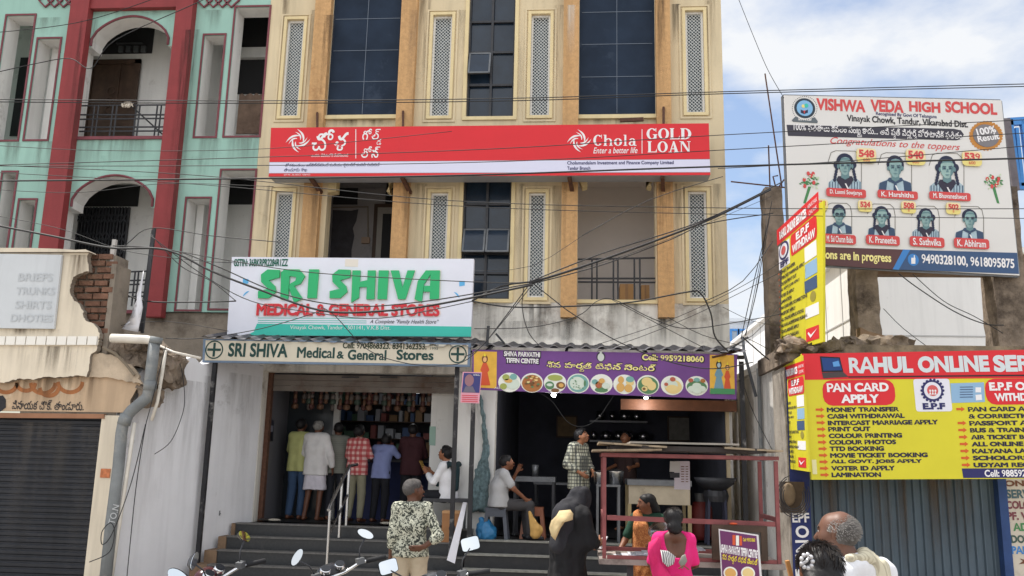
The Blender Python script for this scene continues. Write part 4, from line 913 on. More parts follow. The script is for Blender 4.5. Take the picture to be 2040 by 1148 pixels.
t = MB(); t.box(X0 - .02, X0 - .001, YR + .004, YR + .7, 0, ZRoof - .25); t.build('side_pier', mat('grey_stained_pier', (150, 142, 132), .9, var=.25, scale=4, dirt=(96, 88, 80), dirt_at=.54, bump=.4), cs)
za = at(1536, 727, 12.3).z
t = MB(); t.box(X0 + .003, X0 + .2, YR + .7, 16.5, 0, za); t.box(X0 - .03, X0 + .23, YR + .9, 16.6, za, za + .1); t.build('side_wall', M_stain, cs)
t = MB(); t.tube([(X0 - .04, 12.8, 0), (X0 - .04, 12.8, za)], .03, 8); t.build('drain_pipe', M_pvcgrey, cs)
t = MB(); a = at(1993, 1050, YR).x; t.box(a, a + .1, YR - .03, YR + .3, 0, ztp + .3); t.build('blue_jamb', mat('blue_jamb', (46, 72, 122), .7, var=.2, scale=5), cs)
t = MB(); t.box(a + .1, a + 1.2, YR, YR + .3, 0, ztp + .4); o = t.build('painted_wall', mat('pale_painted_wall', (202, 192, 178), .85, var=.1, scale=2, dirt=(160, 148, 134), dirt_at=.6), cs)
S = Sign([(2000, 960), (2100, 960), (2110, 1148), (2010, 1148)], (0, YR - .002, 0))
for s, b, m in (('ONLINE', (2001, 957, 2092, 969), F_br), ('SERVICES', (2004, 975, 2092, 993), ink('slate_paint', (70, 96, 104))), ('COLOUR', (2004, 998, 2075, 1014), ink('maroon_paint', (120, 60, 70))), ('PF. WITHDRAW', (2006, 1020, 2150, 1036), ink('maroon_paint', (120, 60, 70))), ('ADHAR', (2018, 1042, 2090, 1058), I_green), ('DOWNLOAD', (2014, 1066, 2120, 1082), ink('sage_paint', (60, 84, 76))), ('PAN CARD', (2015, 1088, 2110, 1104), I_blue)): flat(S.text(s, b, 1, bold=.04), 'lettering', m, o)
flat(S.panel([(2032, 1113), (2050, 1118), (2050, 1122), (2030, 1124), (2038, 1118)], None, 1), 'painted_star', F_br, o)
# roof slab, ragged
t = MB(); zs_ = ZRoof; t.box(X0 - .05, 7, YR - .35, YR + 1.5, zs_ - .22, zs_); t.build('roof_slab', M_oldconc, cs)
t = rough((X0 + .35, YR - .05, zs_ - .03), (.45, .3, .1), .12, None, 18, 4); rough((X0 + 1.1, YR + .1, zs_ + .0), (.5, .3, .1), .1, t, 18, 5); t.build('crumbled_edge', M_oldconc, cs)
t = MB(); pts = [(1714, 652), (1730, 660), (1760, 668), (1790, 680), (1830, 692), (1860, 702), (1714, 702)]; t.poly(A(pts, YR + .9), Vector((0, .2, 0))); t.build('broken_parapet', M_mudbrown, cs)
def stub(x0, x1, ya, yb, Y, dep, name='concrete_stub'):
    a, b, c, d = fr(x0, ya, x1, yb, Y); return rough(((a + b) / 2, Y + dep / 2, (c + d) / 2), ((b - a) / 2, dep / 2, (d - c) / 2), .02, None, 16, x0).build(name, M_oldconc, cs)
YK = 12.75
stub(1536, 1572, 372, 722, YK, .35); stub(1713, 1758, 470, 702, YK, .4); stub(1992, 2056, 372, 704, YK, .4)
t = MB(); a, b, c, d = fr(1713, 520, 2056, 545, YK + .05); t.box(a, b, YK + .12, YK + .33, c, d + .12); t.build('ring_beam', M_mudbrown, cs)
t = MB()
for pts in ([(1558, 375), (1524, 147)], [(1534, 375), (1531, 290)], [(1566, 374), (1456, 362)], [(1545, 372), (1540, 352), (1550, 350)], [(1552, 372), (1562, 358)]): t.tube(A(pts, YK + .15), .011, 6)
t.build('reinforcing_bar', M_rust, cs)
# meter box on the column
mbx = thing('meter_box', 'rusty electric meter box with wound cables on the corner shop pier', 'meter box', at(1585, 985, YR - .12))
t = MB(); a, b, c, d = fr(1556, 960, 1604, 1022, YR - .05); t.box(a, b, YR - .07, YR - .004, c, d); t.build('back_plate', mat('brown_sheet', (84, 68, 52), .8, var=.3, scale=8), mbx)
t = MB(); t.smooth = True; q = at(1571, 985, YR - .1); t.ell(q, (.085, .06, .14), 16, 10); t.build('cover', mat('dusty_brown_cover', (112, 94, 72), .7, var=.25, scale=12), mbx)
t = MB()
for k in range(5):
    r = .12 + .02 * k; t.tube([q + Vector((r * math.cos(R(x)) + .04, -.06 - .008 * k, r * 1.25 * math.sin(R(x)) - .02)) for x in range(150 - k * 12, 400, 18)], .006, 5)
t.build('cable_loop', M_blackmetal, mbx)
# ---- shop front sign ----
Yrs = 10.55
S = Sign([(1597, 705), (2100, 696), (2104, 953.5), (1617, 956)], (0, Yrs, 0))
rs = thing('shop_sign', 'big yellow and red online services sign with two columns of arrows', 'sign', S.O.lerp(S.c[2], .3))
M_ylw = mat('yellow_flex', (212, 202, 44), .5, var=.07, scale=1.5, dirt=(196, 180, 46), dirt_at=.66)
S.board(.06).build('board', M_ylw, rs)
pan(S, [(1597.2, 705), (2100, 696), (2100, 753), (1601, 757)], 'red_band', M_sred, rs); pan(S, [(1690, 750), (2100, 746), (2100, 749), (1690, 752.5)], 'dark_line', I_black, rs, 2)
flat(S.text('RAHUL ONLINE SERVICES', (1692, 706, 2203, 744), 2, bold=.06), 'lettering', ink('silver_grey_letters', (206, 214, 218)), rs) if False else None
for s, b in (('RAHUL', (1691, 711, 1818, 744)), ('ONLINE', (1828, 709, 1970, 742)), ('SERV', (1978, 707, 2086, 741))): flat(S.text(s, b, 2, bold=.055), 'lettering', ink('silver_letters', (206, 214, 218)), rs)
o = flat(S.panel([(1633, 710), (1673, 712), (1680, 741), (1637, 742)], None, 2), 'laptop_picture', I_black, rs); flat(S.panel([(1636, 713), (1671, 714.5), (1677, 738), (1640, 739)], None, 3), 'screen', ink('screen_blue', (28, 62, 122)), o); flat(S.panel([(1658, 722), (1670, 719), (1673, 730), (1660, 731)], None, 4), 'screen_glow', ink('pale_screen_blue', (90, 150, 210)), o); flat(S.panel([(1637, 743), (1679, 741), (1690, 751), (1640, 754)], None, 3), 'keyboard', ink('laptop_grey', (70, 60, 62)), o)
def pill(S, b, lines, par):
    o = flat(S.rrect(b, 1, .35), 'red_pill', M_sred, par)
    for s, bb in lines: flat(S.text(s, bb, 2, bold=.05), 'lettering', I_white, o)
pill(S, (1639, 757, 1783, 808), (('PAN CARD', (1647, 763, 1770, 781)), ('APPLY', (1675, 786, 1751, 803))), rs); pill(S, (1963, 754, 2110, 806), (('E.P.F ONLINE', (1970, 761, 2110, 778)), ('WITHDRAW', (1981, 783, 2090, 799))), rs)
def epf(S, b, par, big=True):
    x0, y0, x1, y1 = b; w_, h_ = x1 - x0, y1 - y0; o = flat(S.rrect(b, 1, .08), 'logo_card', ink('card_white', (222, 222, 232)), par); cx, cy = x0 + w_ * .49, y0 + h_ * .36; r = w_ * .33; ry = r * (1 if big else h_ / w_ * .75)
    mb = MB(); S.disc(cx, cy, r * .88, ry * .88, 2, mb=mb)
    for k in range(18): a = R(20 * k); S.disc(cx + r * .9 * math.cos(a), cy + ry * .9 * math.sin(a), r * .12, ry * .12, 2.2 + .02 * k, 6, mb)
    flat(mb, 'gear', I_navy, o); flat(S.disc(cx, cy, r * .72, ry * .72, 3.2), 'gear_centre', ink('card_white', (222, 222, 232)), o); mb = MB(); S.disc(cx, cy, r * .46, ry * .46, 4.2, mb=mb); flat(mb, 'emblem', ink('soft_red_print', (206, 92, 92)), o)
    mb = MB()
    for dx in (-.22, 0, .22): S.disc(cx + r * dx, cy + ry * .02, r * .08, ry * .1, 5.2, 8, mb); S.panel([(cx + r * (dx - .1), cy + ry * .34), (cx + r * dx, cy + ry * .1), (cx + r * (dx + .1), cy + ry * .34)], mb, 5.2)
    flat(mb, 'emblem_figure', I_white, o)
    flat(S.text('E.P.F' if big else 'EPF', (x0 + w_ * .22, y0 + h_ * .74, x0 + w_ * .84, y0 + h_ * .94), 2, bold=.06), 'lettering', I_navy, o)
epf(S, (1822, 755, 1894, 820), rs)
o = flat(S.panel([(1893, 764), (1960, 762), (1962, 801), (1896, 803)], None, 1), 'card_picture', ink('pan_blue', (140, 176, 208)), rs)
mb = MB(); 
for k in range(5): S.panel([(1912, 771 + 5 * k), (1938, 770.5 + 5 * k), (1938, 771.7 + 5 * k), (1912, 772.2 + 5 * k)], mb, 2)
flat(mb, 'card_lines', I_navy, o); mb = MB(); S.panel([(1943, 772), (1954, 772), (1954, 782), (1943, 782)], mb, 2); S.panel([(1943, 787), (1955, 786), (1956, 797), (1944, 798)], mb, 2); flat(mb, 'card_photo', I_white, o)
def items(S, L_, x_ar, x_tx, y0, dy, dx, par, h=9.5):
    ar = MB()
    for i, (s, x1) in enumerate(L_):
        y = y0 + dy * i; ox = dx * i
        if not s.startswith('&'):
            S.panel([(x_ar + ox, y - 2), (x_ar + ox + 10, y - 2), (x_ar + ox + 10, y - 4.5), (x_ar + ox + 17, y + .3), (x_ar + ox + 10, y + 5), (x_ar + ox + 10, y + 2.5), (x_ar + ox, y + 2.5)], ar, 1 + .05 * i)
        flat(S.text(s, (x_tx + ox, y - h / 2, x1, y + h / 2), 1, bold=.055), 'lettering', I_navy if i % 1 else ink('dark_ink', (34, 30, 58)), par)
    flat(ar, 'arrow', ink('orange_arrow', (206, 92, 36)), par)
items(S, [('MONEY TRANSFER', 1791), ('CASH WITHDRAWAL', 1802), ('INTERCAST MARRIAGE APPLY', 1869), ('PRINT OUT', 1734), ('COLOUR PRINTING', 1797), ('COLOUR PHOTOS', 1785), ('TTD BOOKING', 1761), ('MOVIE TICKET BOOKING', 1848), ('ALL GOVT. JOBS APPLY', 1837), ('VOTER ID APPLY', 1783), ('LAMINATION', 1755)], 1625, 1647, 816, 13.0, .95, rs)
items(S, [('PAN CARD APPLY', 2084), ('& CORRECTIONS', 2078), ('PASSPORT APPLY', 2092), ('BUS & TRAIN TICKET', 2110), ('AIR TICKET BOOKING', 2112), ('ALL ONLINE APPLY', 2096), ('KALYANA LAKSHMI', 2094), ('SCHOLORSHIPS', 2092), ('UDYAM REGISTER', 2100)], 1905, 1928, 815, 13.9, 1.4, rs)
o = flat(S.panel([(1916, 933.5), (2100, 933), (2102, 952), (1919, 952.5)], None, 1), 'navy_panel', I_navy, rs); flat(S.text('Cell: 98859294', (1961, 936, 2060, 950), 2, bold=.03), 'lettering', I_white, o)
flat(S.rrect((1618, 916, 1627, 945), 1, .1), 'printer_mark', ink('pale_yellow_mark', (226, 220, 170)), rs)
# ---- two side signs, square to the street, same artwork ----
SIDE = [('MONEY TRANSFER', .55), ('INTERCAST MARRIAGE APPLY', .85), ('COLOUR PRINT OUT', .58), ('ALL GOVT. JOBS APPLY', .68), ('VOTER ID APPLY', .5), ('LAMINATION', .4), ('PAN CARD APPLY/CORRECTIONS', .9), ('PASSPORT APPLY', .52), ('ALL ONLINE APPLICATIONS', .78), ('KALYANA LAKSHMI/SHADI MUBARAK', .9), ('SCHOLARSHIPS APPLY', .62), ('POLICE E-CHALLAN', .6), ('UDYAM REGISTRATION', .68)]
def side_sign(name, label, corners, X):
    p = atx(*corners[1], X); S = Sign(corners, p, (-1, 0, 0)); o = thing(name, label, 'sign', S.O)
    H = (S.c[0] - S.c[3]).length; W_ = (S.c[2] - S.c[3]).length
    # work in a 0..1 frame of the board
    S2 = S; S2.uvbox0 = S.uvbox
    def box(u0, v0, u1, v1): return (u0 * W_, v0 * H, u1 * W_, v1 * H)
    S.uvbox = lambda b: b
    S.board(.025).build('board', M_ylw, o)
    def q(u0, v0, u1, v1, m, nm, lay=1): mb = MB(); b = box(u0, v0, u1, v1); mb.poly([S.P(b[0], b[1], lay), S.P(b[2], b[1], lay), S.P(b[2], b[3], lay), S.P(b[0], b[3], lay)], -S.n * .0025); return flat(mb, nm, m, o)
    q(0, .87, 1, .998, M_sred, 'red_band'); flat(S.text('RAHUL ONLINE SERVICES', box(.08, .895, .75, .965), 2, bold=.06), 'lettering', I_white, o); flat(S.text('VINAYAK', box(.78, .94, .98, .97), 2), 'lettering', I_white, o); flat(S.text('CHOWK', box(.8, .89, .97, .92), 2), 'lettering', I_white, o)
    k = flat(S.rrect(box(.36, .7, .95, .86), 1, .25), 'red_pill', M_sred, o); flat(S.text('E.P.F', box(.5, .79, .8, .845), 2, bold=.05), 'lettering', I_white, k); flat(S.text('WITHDRAW', box(.4, .715, .92, .775), 2, bold=.05), 'lettering', I_white, k)
    q(.04, .66, .33, .85, ink('card_white', (222, 222, 232)), 'logo_card'); flat(S.text('EPF', box(.08, .67, .3, .715), 2, bold=.05), 'lettering', I_navy, o)
    for r, m, l in ((.13, I_navy, 2), (.1, ink('card_white', (222, 222, 232)), 3), (.06, ink('soft_red_print', (206, 92, 92)), 4)):
        mb = MB(); mb.poly([S.P((.185 + r * math.cos(a * .2618)) * W_, (.79 + .55 * r * math.sin(a * .2618)) * H, l) for a in range(24)]); flat(mb, 'emblem', m, o)
    for i, (s, u) in enumerate(SIDE): v = .62 - i * .0465; flat(S.text(s, box(.06, v, .06 + u * .72, v + .026), 1, bold=.03), 'lettering', ink('dark_ink', (34, 30, 58)), o)
    mb = MB()
    for i in range(13): v = .633 - i * .0465; mb.poly([S.P(.02 * W_, (v - .01) * H, 1), S.P(.05 * W_, v * H, 1), S.P(.02 * W_, (v + .01) * H, 1)])
    flat(mb, 'arrow', ink('orange_arrow', (206, 92, 36)), o)
    q(.68, .585, .93, .69, I_white, 'card_picture'); q(.68, .47, .93, .57, ink('pan_blue', (140, 176, 208)), 'card_picture'); q(.66, .37, .92, .455, ink('bus_blue', (60, 84, 120)), 'bus_picture'); q(.66, .19, .94, .27, I_white, 'card_picture'); k = q(.66, .03, .93, .12, I_red, 'red_mark')
    mb = MB(); mb.poly([S.P(x * W_, y * H, 2) for x, y in ((.7, .085), (.76, .05), (.9, .1), (.77, .07), (.72, .095))]); flat(mb, 'white_swoosh', I_white, k)
    mb = MB(); mb.poly([S.P((.83 + .06 * math.cos(a * .35)) * W_, .325 * H + .036 * H * math.sin(a * .35), 1) for a in range(18)]); flat(mb, 'round_seal', ink('olive_print', (150, 140, 60)), o)
    return o
side_sign('projecting_sign', 'tall yellow sign projecting over the street in front of the school billboard', [(1560, 453), (1640, 400), (1640, 681), (1554, 706)], 2.82)
side_sign('projecting_sign', 'smaller yellow side sign joined to the left end of the big yellow shop sign', [(1553, 735), (1596, 708), (1611, 940), (1558, 932)], (S.c[0].x - .01))
# ---- billboard ----
nb = Vector((CF.x, CF.y, 0)).normalized()
S = Sign([(1562, 190), (1995, 200), (2031, 549), (1576, 524)], at(1780, 370, 12.5), -nb)
bb = thing('billboard', 'school results billboard with seven student portraits on the ruined roof', 'billboard', S.O.lerp(S.c[2], .5))
M_bb = mat('billboard_vinyl', (218, 216, 214), .6, var=.03, scale=1.5)
S.board(.08).build('board', M_bb, bb)
t = MB(); c = S.c
for a_, b_ in ((0, 1), (1, 2), (2, 3), (3, 0)): t.bar(c[a_] - S.n * .05, c[b_] - S.n * .05, .05, .05)
t.build('frame', M_greymetal, bb)
M_sr = ink('school_red', (204, 74, 74)); M_chr = ink('charcoal_print', (58, 56, 68))
for s, b in (('VISHWA', (1626, 198, 1724, 222)), ('VEDA', (1734, 200, 1800, 224)), ('HIGH', (1811, 203, 1873, 224)), ('SCHOOL', (1883, 204, 1986, 227))): flat(S.text(s, b, 1, bold=.045), 'lettering', M_sr, bb)
flat(S.text('Recognised By Govt Of Telangana', (1745, 226, 1866, 235), 1, bold=.02), 'lettering', I_navy, bb)
flat(S.text('Vinayak Chowk, Tandur, Vikarabad Dist.', (1687, 235, 1928, 252), 1, bold=.03), 'lettering', I_black, bb)
o = flat(S.panel([(1567, 249), (1900, 257), (1914, 260), (1920, 268), (1916, 277), (1905, 280), (1570, 271)], None, 1), 'dark_strip', M_chr, bb)
flat(S.text('100% ఫలితాలు కేవలం సంఖ{య} కాదు... అవి ప{ర}తి విద{య}ార{థ}ి పోరాటానికి ఫలితం', (1581, 253, 1916, 277), 2, bold=.02), 'lettering', I_white, o)
flat(S.text('Congratulations to the toppers', (1654, 280, 1912, 297), 1, shear=.4, bold=.004), 'lettering', M_sr, bb)
# school emblem
o = flat(S.disc(1603, 216, 21, 20, 1), 'round_emblem', ink('emblem_dark', (40, 56, 70)), bb); flat(S.disc(1603, 216, 16, 15.5, 2), 'emblem_centre', ink('emblem_blue', (130, 180, 220)), o); mb = MB(); S.panel([(1595, 219), (1602, 222), (1609, 219), (1609, 225), (1602, 228), (1595, 225)], mb, 3); flat(mb, 'open_book', ink('book_navy', (40, 44, 70)), o); flat(S.panel([(1600, 221), (1604, 221), (1602, 228)], None, 4), 'book_mark', M_sr, o); flat(S.disc(1600, 212, 3.4, 3.4, 3), 'yellow_dot', F_ye, o); flat(S.disc(1606, 211, 4, 4, 3.2), 'teal_dot', M_teal, o)
mb = MB(); S.panel([(1577, 240), (1584, 233), (1590, 234), (1590, 240), (1616, 241), (1617, 236), (1623, 234), (1629, 242), (1628, 246), (1580, 243)], mb, 2); flat(mb, 'ribbon', ink('ribbon_grey', (96, 104, 110)), o)
mb = MB()
for k in range(40): a = R(9 * k); S.disc(1603 + 24.5 * math.cos(a), 216 + 23.5 * math.sin(a), .9, .9, 1, 5, mb)
flat(mb, 'dotted_ring', I_black, o)
# seal
mb = MB(); S.disc(1964, 271, 31, 27, 1, mb=mb)
for k in range(30): a = R(12 * k); S.disc(1964 + 31 * math.cos(a), 271 + 27 * math.sin(a), 3.2, 3, 1.3 + .02 * k, 6, mb)
o = flat(mb, 'result_seal', ink('seal_gold', (190, 130, 60)), bb); flat(S.disc(1964, 271, 26, 22.5, 3), 'seal_centre', ink('seal_grey', (122, 118, 122)), o)
flat(S.text('100%', (1944, 254, 1983, 268), 4, bold=.03, rot=R(14)), 'lettering', I_white, o); flat(S.text('Result', (1946, 268, 1990, 281), 4, bold=.04, rot=R(12)), 'lettering', I_white, o)
# portraits
P_sh = ink('portrait_skin_shade', (98, 130, 136)); P_sk = mat('portrait_skin', (146, 176, 174), .6, var=.22, scale=9); P_hr = ink('portrait_hair', (34, 40, 66)); P_st = mat('portrait_shirt', (166, 188, 200), .6, var=.2, scale=12); P_vs = ink('portrait_vest', (56, 76, 104)); P_col = ink('portrait_collar', (48, 44, 62))
P_sks = [P_sk, mat('portrait_skin_dark', (134, 164, 164), .6, var=.25, scale=9), mat('portrait_skin_mid', (152, 182, 178), .6, var=.25, scale=9)]
def portrait(cx, yt, yb, girl, name, nb_, score, sb, plait=0, glasses=False, cap=1):
    h = yb - yt; k = h / 80; rj = random.Random(name); fw_, fh_ = rj.uniform(.86, 1.05), rj.uniform(.94, 1.06); X = lambda x: cx + x * k; Y = lambda y: yt + y * k
    o = flat(S.panel([(X(-37), Y(20)), (X(-30), Y(-2)), (X(-20), Y(-6)), (X(22), Y(-5)), (X(32), Y(4)), (X(36), Y(24)), (X(36), Y(80)), (X(-37), Y(79))], None, .6), 'portrait', M_bb, bb)
    mb = MB(); fr_ = [(X(-37), Y(20)), (X(-30), Y(-2)), (X(-20), Y(-6)), (X(22), Y(-5)), (X(32), Y(4)), (X(36), Y(24)), (X(36), Y(80)), (X(-37), Y(79))]
    for a_, b_ in zip(fr_, fr_[1:]): mb.tube([S.px(*a_, 1.2), S.px(*b_, 1.2)], .005, 4)
    mb.build('outline', ink('outline_grey', (120, 116, 110)), o)
    flat(S.panel([(X(-36), Y(80)), (X(-36), Y(64)), (X(-28), Y(57)), (X(-10), Y(50)), (X(10), Y(50)), (X(28), Y(57)), (X(36), Y(64)), (X(36), Y(80.5))], None, 2), 'shirt', P_st, o)
    mb = MB(); vest = rj.random() < .45
    if vest: S.panel([(X(-36), Y(80)), (X(-34), Y(60)), (X(-17), Y(54)), (X(-20), Y(80))], mb, 2.6); S.panel([(X(36), Y(80)), (X(34), Y(60)), (X(17), Y(54)), (X(20), Y(80))], mb, 2.6)
    for i in range(12):
        x = -34 + i * 6
        if abs(x) > 11 and not vest: S.panel([(X(x), Y(80)), (X(x), Y(62)), (X(x + 1.6), Y(62)), (X(x + 1.6), Y(80))], mb, 3)
    flat(mb, 'stripe', P_vs, o)
    if girl: flat(S.panel([(X(-15), Y(50)), (X(15), Y(50)), (X(19), Y(58)), (X(4), Y(80.5)), (X(-4), Y(80.3)), (X(-19), Y(58))], None, 4), 'collar', P_col, o)
    else: flat(S.panel([(X(-14), Y(49)), (X(14), Y(49)), (X(18), Y(55)), (X(3), Y(62)), (X(4), Y(80)), (X(-4), Y(80)), (X(-3), Y(62)), (X(-18), Y(55))], None, 4), 'collar', P_vs, o)
    mb = MB(); S.panel([(X(-1), Y(66)), (X(5), Y(78)), (X(8), Y(78)), (X(2), Y(66))], mb, 5); flat(mb, 'tie_stripe', I_white, o)
    flat(S.panel([(X(-8), Y(42)), (X(8), Y(42)), (X(9), Y(53)), (X(0), Y(58)), (X(-9), Y(53))], None, 5.4), 'neck', P_sh, o)
    mb = MB(); S.disc(X(0), Y(20), 19 * k, 20 * k * cap, 3, mb=mb)
    if plait:
        for sx in (-1, 1):
            S.disc(X(sx * 19), Y(25), 6 * k, 8 * k, 3.2 + sx * .05, mb=mb)
            for j in range(5): S.disc(X(sx * (18 + (2 if plait > 1 else .8) * j * .6)), Y(34 + j * 6), 3.4 * k, 4.4 * k, 3.4 + .1 * j, 10, mb)
    flat(mb, 'hair', P_hr, o)
    mb = MB()
    for sx in (-1, 1): S.disc(X(sx * 15.5), Y(29), 2.6 * k, 5 * k, 5.5, 10, mb)
    flat(mb, 'ear', P_sh, o)
    mb = MB(); S.panel([(X(x), Y(y)), ] and [(X(x), Y(y)) for x, y in ((x * fw_, 28 + (y - 28) * fh_) for x, y in ((-14, 18), (-9, 10), (0, 8), (9, 10), (14, 18), (14.5, 28), (12, 39), (6, 47), (0, 49), (-6, 47), (-12, 39), (-14.5, 28)))], mb, 6); flat(mb, 'face', P_sks[rj.randrange(3)], o)
    mb = MB()
    for sx in (-1, 1): S.disc(X(sx * 6), Y(26.5), 3 * k, 1.5 * k, 7, 10, mb); S.panel([(X(sx * 2.5), Y(22.6)), (X(sx * 10), Y(21.4)), (X(sx * 10), Y(22.8)), (X(sx * 2.5), Y(23.8))], mb, 7)
    flat(mb, 'eyes', ink('portrait_eyes', (46, 56, 78)), o)
    mb = MB(); S.panel([(X(-1), Y(28)), (X(1.4), Y(28)), (X(3), Y(35)), (X(-2.6), Y(35))], mb, 7); S.panel([(X(-5), Y(40)), (X(0), Y(39)), (X(5), Y(40)), (X(0), Y(42.4))], mb, 7); S.panel([(X(7.5 * fw_), Y(30)), (X(13.8 * fw_), Y(20)), (X(14 * fw_), Y(28)), (X(11.6 * fw_), Y(38.6)), (X(5), Y(47)), (X(6.5), Y(40))], mb, 6.6); S.panel([(X(-12 * fw_), Y(23)), (X(-2.5), Y(23.5)), (X(-3), Y(30)), (X(-10.5 * fw_), Y(30))], mb, 6.6); S.panel([(X(12 * fw_), Y(23)), (X(2.5), Y(23.5)), (X(3), Y(30)), (X(10.5 * fw_), Y(30))], mb, 6.6); S.panel([(X(-13 * fw_), Y(17)), (X(-8), Y(10.5)), (X(8), Y(10.5)), (X(13 * fw_), Y(17)), (X(6), Y(14.5)), (X(-6), Y(14.5))], mb, 6.6); flat(mb, 'face_shading', P_sh, o)
    if glasses:
        mb = MB()
        for sx in (-1, 1): mb.tube([S.px(X(sx * 6.2 + 4.6 * math.cos(R(a))), Y(27 + 3.6 * math.sin(R(a))), 8) for a in range(0, 361, 40)], .004, 4)
        mb.build('spectacles', P_hr, o)
    p = flat(S.rrect(nb_, 8, .25), 'name_plate', M_sr, bb); flat(S.text(name, (nb_[0] + (nb_[2] - nb_[0]) * .09, nb_[1] + 3.2, nb_[2] - (nb_[2] - nb_[0]) * .1, nb_[3] - 3), 9, bold=.02), 'lettering', I_white, p)
    x0, y0, x1, y1 = sb; p = flat(S.rrect(sb, 9, .25), 'score_badge', F_ye, bb); flat(S.rrect((x0 + 1, y0 + .5, x1 - 1, y0 + (y1 - y0) * .66), 10, .2), 'badge_top', ink('badge_cream', (232, 214, 170)), p); flat(S.text(score, (x0 + 4, y0 + 3, x1 - 4, y0 + 20 * (y1 - y0) / 32), 11, bold=.05), 'lettering', M_sr, p); flat(S.text('600', (x0 + 13, y1 - 9, x1 - 13, y1 - 3), 11), 'lettering', M_sr, p)
portrait(1683, 306, 379, True, 'D. Laxmi Sowjanya', (1645, 377, 1724, 394), '548', (1705, 297, 1744, 326), 2)
portrait(1783, 310, 383, False, 'K. Harshitha', (1747, 381, 1827, 397), '540', (1803, 299, 1842, 330))
portrait(1886, 311, 387, True, 'M. Bhuvaneshwari', (1850, 384, 1932, 400), '539', (1915, 303, 1954, 332), 2)
portrait(1671, 409, 466, False, 'M. Sai Charan Babu', (1640, 468, 1704, 487), '533', (1622, 398, 1648, 420), 0, True, 1.1)
portrait(1756, 411, 471, True, 'K. Praneetha', (1724, 470, 1791, 489), '524', (1708, 400, 1736, 423), 1)
portrait(1844, 415, 475, True, 'S. Sathvika', (1811, 473, 1880, 493), '508', (1794, 402, 1823, 426), 1)
portrait(1931, 416, 479, False, 'K. Abhiram', (1899, 476, 1969, 496), '502', (1883, 405, 1912, 428), cap=.92)
# bouquets
for cx, f in ((1613, 1), (1979, -1)):
    mb = MB(); mr = MB(); rq = random.Random(cx)
    for k in range(34):
        a = rq.uniform(.2, 2.94); r = rq.uniform(4, 24); x, y = cx + f * r * math.cos(a) * .8, 372 - r * math.sin(a) * 1.1; S.panel([(x - 3, y), (x, y - 1.4), (x + 3, y + 1.2), (x, y + 2)], mb, 1 + .05 * k)
    S.panel([(cx - 3, 372), (cx + 3, 372), (cx - f * 10 + 2, 406), (cx - f * 10 - 3, 405)], mb, 1); o = flat(mb, 'bouquet_picture', I_green, bb)
    for k in range(6): S.disc(cx + f * rq.uniform(-12, 14), rq.uniform(346, 372), 3.2, 4.2, 3 + .2 * k, 9, mr)
    flat(mr, 'rose', M_sr, o); mw = MB()
    for k in range(16): S.disc(cx + f * rq.uniform(-16, 18), rq.uniform(348, 376), 1.6, 1.6, 3 + .2 * k, 6, mw)
    flat(mw, 'white_bud', I_pgreen, o)
# bottom band
o = flat(S.panel([(1577, 490), (1799, 497.5), (1778, 537), (1576, 524)], None, 1), 'maroon_band', ink('maroon_print', (88, 58, 60)), bb); flat(S.text('Admissions are in progress', (1590, 500, 1775, 523), 2, bold=.035), 'lettering', ink('cream_yellow_print', (238, 226, 150)), o)
flat(S.panel([(1799, 497.5), (1813, 498), (1790, 538), (1778, 537)], None, 2), 'blue_slash', I_blue, bb)
o = flat(S.panel([(1813, 498), (2026, 504), (2030, 546), (1790, 537.5)], None, 1), 'blue_band', ink('slate_blue_print', (58, 84, 122)), bb); flat(S.text('9490328100, 9618095875', (1836, 511, 2020, 533), 2, bold=.03), 'lettering', I_white, o)
flat(S.disc(1819, 518, 11, 12, 2), 'phone_disc', I_blue, o); mb = MB(); S.panel([(1815, 514), (1823, 514), (1823, 526), (1815, 526)], mb, 3); S.panel([(1820, 509), (1822, 509), (1822, 514), (1820, 514)], mb, 3); flat(mb, 'phone_icon', I_white, o)
t = MB()
for k in range(5): q = at(1720 + 70 * k, 400, YK - .02); t.bar(Vector((q.x, YK - .05 + (k * .03), S.c[3].z + .2)), Vector((q.x, YK - .05 + (k * .03), S.c[0].z - .2)), .05, .05)
t.build('backing_post', M_greymetal, bb)
# blue steel frame and old post at the far right
bf = thing('scaffolding', 'bright blue steel frame standing behind the right edge of the billboard', 'frame', at(2030, 400, 13.3))
t = MB(); Yb = 13.3
for (x0, y0, x1, y1, w_) in ((2009, 240, 2026, 372, .1), (2040, 240, 2056, 376, .12), (2024, 256, 2036, 372, .05)): t.bar(at(x0, y0, Yb), at(x1, y1, Yb), w_, .08)
t.bar(at(2006, 244, Yb), at(2070, 240, Yb), .08, .12); t.bar(at(2022, 372, Yb), at(2080, 372, Yb), .08, .1); t.build('frame_bar', mat('bright_blue_paint', (66, 134, 204), .5, var=.12, scale=6), bf)
t = MB(); t.bar(at(2003, 238, Yb - .1), at(2022, 380, Yb - .1), .1, .1); t.build('post', mat('grey_brown_post', (110, 104, 110), .7, var=.3, scale=6), bf)
